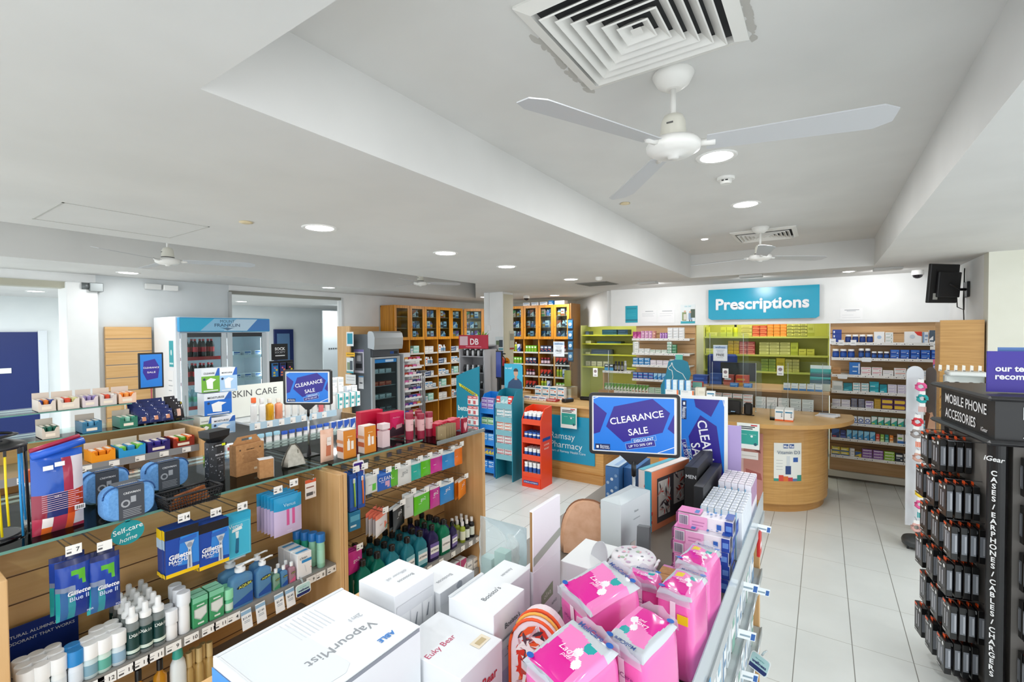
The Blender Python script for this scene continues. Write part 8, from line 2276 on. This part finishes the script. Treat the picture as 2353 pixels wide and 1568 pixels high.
def floor_stand(label,x0,x1,y0,y1,h,col,zs,dark=None,side=None):
 t_=thing('display_stand',label,'display stand',((x0+x1)/2,(y0+y1)/2,0))
 d_=mat(dark or col,.4)
 part('back_panel',M().box(x0,x1,y1-.012,y1,0,h,d_),t_)
 for x in(x0,x1-.012):
  part('side_panel',M().add([(x+a,y,z)for a in(0,.012)for y,z in((y0,0),(y1-.012,0),(y1-.012,h),(y0+.10,h-.02),(y0,h-.16))],[(4,3,2,1,0),(5,6,7,8,9),(0,1,6,5),(1,2,7,6),(2,3,8,7),(3,4,9,8),(4,0,5,9)],mat(col,.4)),t_)
 for z in zs:
  part('shelf',M().box(x0+.013,x1-.013,y0+.005,y1-.013,z-.012,z,mat(col,.4)).box(x0+.013,x1-.013,y0,y0+.005,z-.05,z+.02,mat(side or col,.4)),t_)
 return t_
zo=(.86,.62,.40,.17)
os_=floor_stand('orange-red floor stand of supplement tubs before the pharmacy counter',-3.25,-2.96,5.06,5.345,1.03,'e8401a',zo,side='ea4a22')
m=M().box(-3.237,-2.973,5.053,5.06,.0,.13,mat('e8401a',.4)).box(-3.22,-3.0,5.0515,5.053,.05,.085,mat('1f3f8f',.4)).text('ETHICAL NUTRIENTS',None,(-3.11,5.051,.067),(1,0,0),(0,0,1),'e6ecf6',.02,fit=.2)
m.text('LIVE MORE',.028,(-2.9585,5.20,.55),(0,1,0),(0,0,1),'f4d0c4',.02).text('RESILIENT',.028,(-2.9585,5.20,.50),(0,1,0),(0,0,1),'f4d0c4',.02).box(-2.9595,-2.958,5.10,5.30,.60,.64,'1f3f8f')
part('front_print',m,os_)
for k,z in enumerate(zo):
 kk=bottle((.10,.09,.10,.15)[k],.026,'eef0f2',('f2f4f4','2a62b8','f0f2f2','f2f4f4')[k],'2450a0','supplement_tub',.85,.2,12,True)
 for q in range(4):
  for r_ in range(3):
   kk.put(f'white supplement tub, {ORD[q]} across, {ORD[r_]} deep, {["top", "second", "third", "lowest"][k]} orange stand shelf',(-3.20+.063*q,5.095+.062*r_,z+.0005),0,'supplement tubs on the orange stand')
zt_=(1.02,.84,.66,.48,.33)
ts=floor_stand('teal floor stand of dressing boxes beside the orange stand',-3.705,-3.42,5.10,5.36,1.22,'1b7f96',zt_,side='7fb8c4')
tk_=[(P_(.065,.05,.11,'d84a4a','f0e8e4','e8ece8',0),1,'red-capped pouch box'),(P_(.06,.05,.11,'cfe4e8','8fc8d0',None,2),2,'pale aqua box'),(P_(.065,.05,.12,'e03a34','f4f0f0',None,3),1,'red and white box')]
row(tk_,(-3.69,5.115,1.0205),0,'the teal stand, top shelf',.002,0)
for k,(a,b)in enumerate((('e6eef0','3f9aaa'),('ece6e0','d8603a'),('e8e4e4','c04a5a'),('e6dfe0','d0505a'))):
 row([(P_(.12,.06,.042,a,b,'4a5a6a',3),2,'white dressing box',3)],(-3.69,5.115,zt_[k+1]+.0005),0,f'the teal stand, {ORD[k+1]} shelf',.004,.5)
zb2=(.92,.70,.48,.10)
bs=floor_stand('bright blue floor stand left of the teal one',-3.995,-3.75,5.14,5.40,1.15,'1f86e0',zb2)
for k,(a,b,dn)in enumerate((('b9a9dc','7a4ab0','lilac packet'),('b9dcb4','4a9a5a','pale green packet'),('5aa8ea','d0e6fa','sky blue packet'),('2a8ae0','d0e6fa','blue carton'))):
 row([(P_(.10,.06,.055,a,b,'f0f2f6',3),2,dn,2 if k else 3)],(-3.978,5.155,zb2[k]+.0005),0,f'the bright blue stand, {ORD[k]} shelf',.004,.5)
row([(P_(.05,.06,.08,'e3c62a','3a6ab0',None,2),4,'yellow packet')],(-3.978,5.155,.30),0,'the bright blue stand yellow ledge',.004,0)
part('shelf',M().box(-3.982,-3.763,5.145,5.385,.288,.30,mat('1f86e0',.4)),bs)
p=PY(1175,868,5.30)
m=M().prism([(-.15,-.17),(.15,-.17),(.15,.14),(.12,.17),(-.15,.17)],-.003,.003,mat('35b0d2',.4),frame_T((0,0,.17),(1,0,0),(0,0,1)))
m.poly([(-.10,-.0035,.0),(.15,-.0035,.0),(.14,-.0035,.09),(.08,-.0035,.14),(.0,-.0035,.14),(-.08,-.0035,.08)],mat('24466f',.4))
m.poly([(.02,-.0038,.12),(.065,-.0038,.12),(.06,-.0038,.17),(.025,-.0038,.17)],mat('c99a80',.4))
m.poly([(.043+.036*math.cos(2*PI*i/16),-.004,.215+.05*math.sin(2*PI*i/16))for i in range(16)],mat('d3a68c',.4))
m.poly([(.043+.04*math.cos(math.radians(a)),-.0044,.235+.045*math.sin(math.radians(a)))for a in range(0,181,15)],mat('3a2f30',.4))
m.text('be well',.04,(-.08,-.004,.28),(1,0,0),(0,0,1),'d9f0f6',.01)
solo('header_card','header card picturing a person in navy scrubs above the teal stand','sign',m,(p.x,5.352,1.2205))
t=thing('wire_stand','wire stand of red and white hanging packs before the banner','display stand',(-4.02,5.02,0))
part('frame',M().tube([(0,.03,0),(0,.03,1.15)],.012,STEEL,8).tube([(-.15,.03,.015),(.15,.03,.015)],.014,STEEL,6).tube([(0,-.12,.015),(0,.15,.015)],.014,STEEL,6).tube([(-.08,.0,1.12),(.08,0,1.12)],.004,STEEL,6),t,world=False)
HP=carton(.085,.02,.12,'ece8e8',(('f',0,.7,1,1,'d03a40'),('f',.1,.1,.6,.5,'c85a60'),('f',.15,.8,.85,.9,'f4e8e8')),'hanging_pack','packet')
for k in range(5):
 for q in range(2):
  HP.put(f'red and white hanging pack, {ORD[k]} down the {["left", "right"][q]} side of the wire stand',(-4.065+.09*q,5.02,1.0-.14*k),0,'red and white packs on the wire stand')
t=thing('wire_basket','bag of wrapped brown sweets in a clear bowl behind the teal stand','bowl',(-3.60,5.46,0))
part('stand',M().box(-.10,.10,-.06,.06,0,1.08,mat('8fb8c0',.4),.004),t,world=False)
part('bowl',M().lathe([(.04,1.082),(.075,1.10),(.092,1.19)],ACRYL,20,cap=False),t,world=False)
m=M()
rg=random.Random(2)
for k in range(90):
 a,r_=rg.uniform(0,2*PI),.07*math.sqrt(rg.random())
 q=Vector((r_*math.cos(a),r_*math.sin(a),1.11+.09*(1-r_/.08)*rg.uniform(.3,1)+.02))
 m.box(q.x-.014,q.x+.014,q.y-.01,q.y+.01,q.z-.008,q.z+.008,mat(rg.choice(('9a7a5a','b9986f','d8c8b0','7a5a40')),.4),.004)
o_=part('sweets',m,t,world=False)
o_['kind']='stuff'
t=thing('fire_extinguisher','red fire extinguisher on the column','extinguisher',(-4.56,6.48,1.15))
part('cylinder',M().lathe([(.06,0),(.062,.02),(.062,.36),(.03,.42),(.02,.43)],mat('c2201c',.25),16),t,world=False)
part('valve',M().box(-.02,.02,-.02,.02,.43,.48,BLACK).box(-.01,.08,-.01,.01,.47,.49,BLACK).tube([(.02,0,.45),(.08,0,.40),(.07,0,.2)],.008,BLACK,6),t,world=False)
part('wall_bracket',M().box(-.03,.03,.05,.11,.2,.24,STEEL),t,world=False)
for lb,x0,y0,x1,y1,base,mk in(('walkers discount poster on the column',1138,774,1156,804,'dfe8ea',(('f',.1,.2,.5,.7,'6a7a5a'),('f',.5,.2,.95,.75,'3a4550'),('f',0,.0,1,.1,'3aa0b0'))),('dark teal notice under the poster on the column',1139,806,1156,830,'1f4f6a',(('f',.1,.6,.9,.65,'9fc0d0'),('f',.1,.3,.9,.35,'9fc0d0')))):
 poster(lb,x0,y0,x1,y1,6.593,base,mk)
p=PX(1164,783,-4.598)
solo('notice','grey notice with red foot on the beige side of the column','notice',M().box(0,.002,-.08,.08,-.17,.17,mat('bdb9a8',.5)).box(.002,.0025,-.07,.07,-.16,-.13,'a03a2a').box(.002,.0025,-.06,.06,.0,.12,'8f8c7e'),(-4.599,6.86,p.z))
solo('price_bubble','orange rounded tag sticking out from the column','sign',M().lathe([(.07,0),(.07,.004)],mat('f0a01c',.4),20,T=frame_T((0,0,0),(1,0,0),(0,0,1))).box(-.035,.035,-.0052,-.0042,-.01,.012,mat('a85a10',.4)),(-4.53,6.585,1.49))
t=thing('conduit','white surface conduit with a switch box on the column','conduit',(-4.90,6.59,2.0))
part('pipe',M().box(-.008,.008,-.008,.008,.12,.69,mat('e9eaea',.5)),t,world=False)
part('switch_box',M().box(-.035,.035,-.03,.008,.03,.12,mat('efefee',.4),.004),t,world=False)
t=thing('monitor','black monitor behind the banner beside the column','monitor',(-4.25,6.3,1.02))
part('screen',M().box(-.2,.2,0,.03,.10,.42,BLACK,.006),t,world=False)
part('stand',M().box(-.03,.03,0,.03,0,.12,BLACK).box(-.1,.1,-.06,.08,0,.012,BLACK),t,world=False)
t=thing('desk','beech side desk behind the banner','desk',(-4.3,6.3,0))
part('top',M().box(-4.58,-4.02,6.1,6.55,.99,1.02,WOODX),t)
part('leg_panel',M().box(-4.57,-4.55,6.1,6.55,0,.99,WOODX),t)
part('leg_panel',M().box(-4.05,-4.03,6.1,6.55,0,.99,WOODX),t)
#  phone accessory tower, hair and glasses stands
RC=Vector((.705,3.19,0))
ru,rn=Vector((-.165,.986,0)),Vector((-.986,-.165,0))
rv=-rn
TOW=frame_T(RC,rv,ru)
BK=mat('1b1b1d',.35)
def tb(m_,x0,x1,y0,y1,z0,z1,mt,b=0.0):
 return bx(m_,mt,TOW,x0,x1,y0,y1,z0,z1,b=b)
tw_=thing('display_tower','black wheeled phone accessory tower at the right edge','display stand',RC)
SZ=.60
part('core_panel',tb(M(),.10,SZ-.10,.10,SZ-.10,.12,1.46,mat('6f6b68',.5)),tw_)
part('base',tb(M(),-.06,SZ+.06,-.06,SZ+.08,.10,.15,mat('26272a',.4),.02),tw_)
for x,y in((0,0),(.02,SZ+.02),(SZ,SZ)):
 p=TOW@Vector((x,y,0))
 part('caster',M().lathe([(.035,-.012),(.038,0),(.035,.012)],BK,14,T=frame_T((p.x,p.y,.038),(0,1,0),(0,0,1))).box(p.x-.012,p.x+.012,p.y-.012,p.y+.012,.06,.10,STEEL),tw_)
for k,z in enumerate((1.44,1.655)):
 part('deck',tb(M(),-.05,SZ+.05,-.05,SZ+.05,z,z+.025,mat('2a2a2c',.35),.012),tw_)
m=tb(M(),-.01,SZ,-.01,SZ,1.465,1.655,BK)
def face_text(m_,s_,y,z,h,aisle=True,fit=None,al='l',cc='e9eaec',b=.01):
 if aisle:
  o_=TOW@Vector((-.0125,y,z))
  m_.text(s_,h,o_,-ru,(0,0,1),cc,b,al,fit=fit)
 else:
  o_=TOW@Vector((y,-.0125,z))
  m_.text(s_,h,o_,rv,(0,0,1),cc,b,al,fit=fit)
face_text(m,'MOBILE PHONE',.535,1.600,.075,fit=.47)
face_text(m,'ACCESSORIES',.535,1.515,.075,fit=.36)
face_text(m,'iGear',.12,1.495,.03,cc='d8d8da')
face_text(m,'MOBILE PHONE',.09,1.600,.085,False)
face_text(m,'ACCESSORIES',.09,1.510,.085,False)
part('header',m,tw_)
m=M()
cp=[(.05*math.cos(math.radians(a))+.025,.05*math.sin(math.radians(a))+.025)for a in range(180,271,10)]+[(.075,.075)]
m.prism([(x,y)for x,y in cp],.15,1.44,BK,TOW)
nd=(rn-ru).normalized()
ud=Vector((-nd.y,nd.x,0))
pc_=TOW@Vector((.025,.025,0))+nd*.0515
m.text('iGear',.034,pc_+Vector((0,0,1.37)),ud,(0,0,1),'eceef0',.02,shear=.2)
z=1.30
for ch in 'CASES / EARPHONES / CABLES / CHARGERS':
 if ch==' ':
  z-=.008
  continue
 m.text(ch,.034,pc_+Vector((0,0,z)),ud,(0,0,1),'f0f2f4',.03)
 z-=.0315
m.text('iGear',.03,pc_+Vector((0,0,.20)),ud,(0,0,1),'eceef0',.02)
part('corner_column',m,tw_)
for aisle in(True,False):
 m=M()
 if aisle:
  tb(m,.02,.03,.07,SZ,.15,1.44,mat('77736f',.5))
 else:
  tb(m,.07,SZ,.02,.03,.15,1.44,mat('77736f',.5))
 part('peg_panel',m,tw_)
part('side_post',tb(M(),.0,.06,SZ-.02,SZ+.03,.15,1.44,mat('4a4542',.5)),tw_)
CLW=clear('pack_window','aab0b8',keep=.55,rough=.1)
def case_pack(w_,h,d,strip,inner):
 m_=M().box(-w_/2,w_/2,-d/2,d/2,0,h,mat('161617',.3),.002)
 deco(m_,w_,d,h,(('f',.12,.22,.88,.78,inner),('f',.30,.26,.36,.74,'e4e6ea'),('f',.58,.26,.66,.7,'c9ccd4'),('f','O',.80,.88,w_*.10,'eef0f2'),('f',.06,.92,.42,.99,strip),('l',.1,.2,.9,.8,'7d828a'),('r',.1,.2,.9,.8,'7d828a'),('l',.2,.25,.45,.75,'b4b8c0'),('r',.55,.25,.8,.75,'b4b8c0'),('f',.1,.08,.5,.11,'c9c9cc')))
 m_.text('iGear',None,(-w_*.1,-d/2-.0035,h*.87),(1,0,0),(0,0,1),'e8e8ea',.02,fit=w_*.42,shear=.2)
 h_=M().box(-w_*.14,w_*.14,-.001,.001,h,h+.016,mat('e8541c',.4))
 return Kind('phone_pack','phone accessory',(w_,d,h),('pack',m_,None),('hang_tab',h_,None))
CP=[case_pack(.10,.175,.028,'e8541c',c_)for c_ in('4a4c52','3a3a40','6a6e78')]
rzA=math.atan2(-ru.y,-ru.x)
rzA_front=math.atan2(rv.y,rv.x)
for r_,zz in enumerate((1.22,1.01,.80,.59,.38,.17)):
 for c_ in range(3):
  for q in range(4):
   p=TOW@Vector((-.115-.012*(r_%2)+.036*q,.15+.16*c_+.03*(r_%2),0))
   CP[(r_+c_)%3].put(f'black phone pack, aisle row {ORD[r_]} down, {ORD[c_]} from corner column, {["outermost", "second in", "third in", "innermost"][q]}',(p.x,p.y,zz),rzA+random.uniform(-.04,.04),'phone packs on the aisle face')if not(r_==0 and c_==0)else None
  p0,p1=TOW@Vector((.02,.15+.16*c_+.03*(r_%2),zz+.194)),TOW@Vector((-.13,.15+.16*c_+.03*(r_%2),zz+.194))
  part('peg_hook',M().tube([p0,p1,p1+Vector((0,0,.004))],.002,STEEL,5),tw_)
FPK=[case_pack(.12,.185,.03,'e8541c',c_)for c_ in('e9edf2','5a4238','8a7a88')]
for r_,zz in enumerate((1.20,.97,.74,.51,.26)):
 for q in range(4):
  p=TOW@Vector((.15,-.13+.04*q,0))
  FPK[(0,1,2,1,1)[r_]].put(f'black phone pack, front face, row {ORD[r_]} from top, {["foremost", "second in", "third in", "innermost"][q]}',(p.x,p.y,zz),rzA_front,'phone packs on the front face')
 p0,p1=TOW@Vector((.15,.02,zz+.207)),TOW@Vector((.15,-.15,zz+.207))
 part('peg_hook',M().tube([p0,p1,p1+Vector((0,0,.012))],.003,STEEL,5),tw_)
t=thing('counter_sign','purple team recommends sign standing on the phone tower','sign',TOW@Vector((.14,.12,1.68)))
T1=frame_T(TOW@Vector((.0,.10,1.682)),rv,(0,0,1))
m=M().prism([(0,.005),(.40,.005),(.40,.21),(0,.21)],-.004,.004,mat('35229c',.3),T1)
U1=rv
m.text('our team',.042,T1@Vector((.03,.125,.0062)),U1,(0,0,1),'f2f2fa',.03,'l').text('recommends',.042,T1@Vector((.03,.085,.0062)),U1,(0,0,1),'f2f2fa',.03,'l')
part('board',m,t)
part('back_board',M().prism([(.06,.005),(.40,.005),(.40,.228),(.06,.228)],-.05,-.045,mat('5a86c8',.3),T1),t)
hs=thing('display_stand','pale revolving hair accessory stand with rounded panels','display stand',(.74,5.56,0))
part('base',M().lathe([(.125,.03),(.13,.06),(.12,.085),(.05,.09)],mat('3c4042',.4),28),hs,world=False)
for a in range(5):
 part('caster',M().lathe([(.018,-.008),(.018,.008)],BK,10,T=frame_T((.11*math.cos(a*1.257),.11*math.sin(a*1.257),.018),(0,1,0),(0,0,1))).box(.11*math.cos(a*1.257)-.006,.11*math.cos(a*1.257)+.006,.11*math.sin(a*1.257)-.006,.11*math.sin(a*1.257)+.006,.02,.04,BK),hs,world=False)
part('pole',M().tube([(0,0,.085),(0,0,.3)],.02,STEEL,10),hs,world=False)
def rnd(w_,z0,z1):
 return[(-w_/2,z0),(w_/2,z0)]+[(w_/2*math.cos(math.radians(a)),z1-w_/2+w_/2*math.sin(math.radians(a)))for a in range(0,181,15)]
part('panel',M().prism(rnd(.13,.22,1.67),-.004,.004,mat('d4d8dd',.35),frame_T((-.05,-.06,0),(.95,.3,0),(0,0,1))),hs,world=False)
m=M().prism(rnd(.10,.55,1.66),-.004,.004,mat('5a5350',.35),frame_T((.065,-.02,0),(.55,-.83,0),(0,0,1)))
T2=frame_T((.065,-.02,0),(.55,-.83,0),(0,0,1))
m.poly([T2@Vector((x,z_,.0046))for x,z_ in((-.05,.86),(.05,.86),(.05,1.18),(.02,1.26),(-.03,1.24),(-.05,1.15))],mat('d0a588',.4))
m.poly([T2@Vector((x,z_,.0050))for x,z_ in((-.05,.84),(-.015,.86),(-.03,1.1),(.0,1.24),(-.05,1.26))],mat('6a3a2a',.4))
m.poly([T2@Vector((x,z_,.0050))for x,z_ in((.005,1.10),(.035,1.11),(.035,1.095),(.005,1.09))],mat('3a2a26',.4))
m.poly([T2@Vector((x,z_,.0050))for x,z_ in((.0,.98),(.035,.985),(.02,.965))],mat('c0504a',.4))
part('picture_panel',m,hs,world=False)
rg=random.Random(12)
HC=('e8609a','2aa6a8','e0b0a8','d8404a','9a928e','f08a6a','d8a898','7a2a5a','e8c0b8','f2d03a')
for k in range(13):
 z=1.50-.105*k
 x=-.05+.06*rg.random()
 part('hook',M().tube([(x,-.06,z+.06),(x+.0,-.16,z+.062)],.002,STEEL,5),hs,world=False)
 cc=HC[k%10]
 m=M()
 if k%3==2:
  for q in range(5):
   m.box(-.026+.011*q,-.018+.011*q,-.004,.004,-.05,.0,mat(cc,.6),.002)
  nm,lab='hair_clip',f'card of {["rose", "coral", "grey", "red"][k % 4]} hair clips'
 else:
  pts=[(.03*math.cos(a*.4)*(1+.12*math.sin(a*3)),.004*math.sin(a*5),-.035+.03*math.sin(a*.4))for a in range(17)]
  m.tube(pts,.013,mat(cc,.8),6)
  nm,lab='scrunchie',f'{["pink", "teal", "blush", "red", "taupe", "coral", "sand", "plum", "pale pink", "yellow"][k % 10]} scrunchie'
 m.box(-.02,.02,-.007,-.005,-.002,.03,PAPER)
 solo(nm,f'{lab}, {ORD[k]} down the hair accessory stand','hair accessory',m,(.74+x,5.56-.15,z+.03))
gs=thing('display_stand','white glasses display stand behind the phone tower','display stand',(.98,5.45,0))
part('body',M().box(-.09,.16,.04,.14,.1,1.60,mat('e3e9e6',.35),.01).box(-.09,.18,-.03,.17,0,.1,mat('c9cfcc',.4),.01),gs,world=False)
part('top_tray',M().box(-.08,.17,-.05,.15,1.60,1.635,mat('e9eeec',.35),.008),gs,world=False)
part('side_wing',M().prism(rnd(.16,.9,1.62),-.003,.003,mat('dfe6e3',.35),frame_T((.20,.02,0),(.5,.87,0),(0,0,1))),gs,world=False)
GK=[]
for cc in('1d1c1e','8a3a22','5a4a40','2a2c34'):
 f_=M()
 for s_ in(-1,1):
  f_.tube([(s_*.032+.024*math.cos(a*PI/8),-.002,.018*math.sin(a*PI/8))for a in range(17)],.0026,mat(cc,.25),5)
 f_.tube([(-.009,-.002,.004),(.009,-.002,.004)],.002,mat(cc,.25),5)
 a_=M()
 for s_ in(-1,1):
  a_.tube([(s_*.056,0,.008),(s_*.054,.10,.006),(s_*.053,.125,-.012)],.002,mat(cc,.25),5)
 l_=M()
 for s_ in(-1,1):
  l_.poly([(s_*.032+.022*math.cos(a*PI/8),-.001,.016*math.sin(a*PI/8))for a in range(16)],clear('lens_smoke','8a8f94',keep=.9,glossy=True))
 GK.append(Kind('sunglasses','glasses',(.12,.13,.04),('frame',f_,None),('arms',a_,None),('lenses',l_,None)))
for r_ in range(3):
 for c_ in range(2):
  GK[(r_+2*c_)%4].put(f'pair of glasses on the white stand, {["top", "second", "third"][r_]} row, {["left", "right"][c_]}',(.91+.15*c_,5.45-.10,1.535-.11*r_),0,'glasses on the white stand',rot=(-.15,0,0))
  part('glasses_rest',M().box(.91+.15*c_-.01-.98,.91+.15*c_+.01-.98,-.10,.04,1.515-.11*r_,1.519-.11*r_,ACRYL),gs,world=False)
for c_ in range(6):
 solo('price_flag',f'white folded price flag, {ORD[c_]} along the top of the glasses stand','price card',M().add([(-.012,0,0),(.012,0,0),(.018,.01,.05),(-.004,.01,.055)],[(0,1,2,3)],mat('f2efe6',.5)).add([(-.012,0.002,0),(.012,.002,0),(.018,.012,.05),(-.004,.012,.055)],[(0,1,2,3)],mat('d9d6cc',.5)).box(-.004,.004,-.02,.0,.006,.010,BLACK),(.85+.05*c_,5.45,1.636),.3,'price flags on the glasses stand')
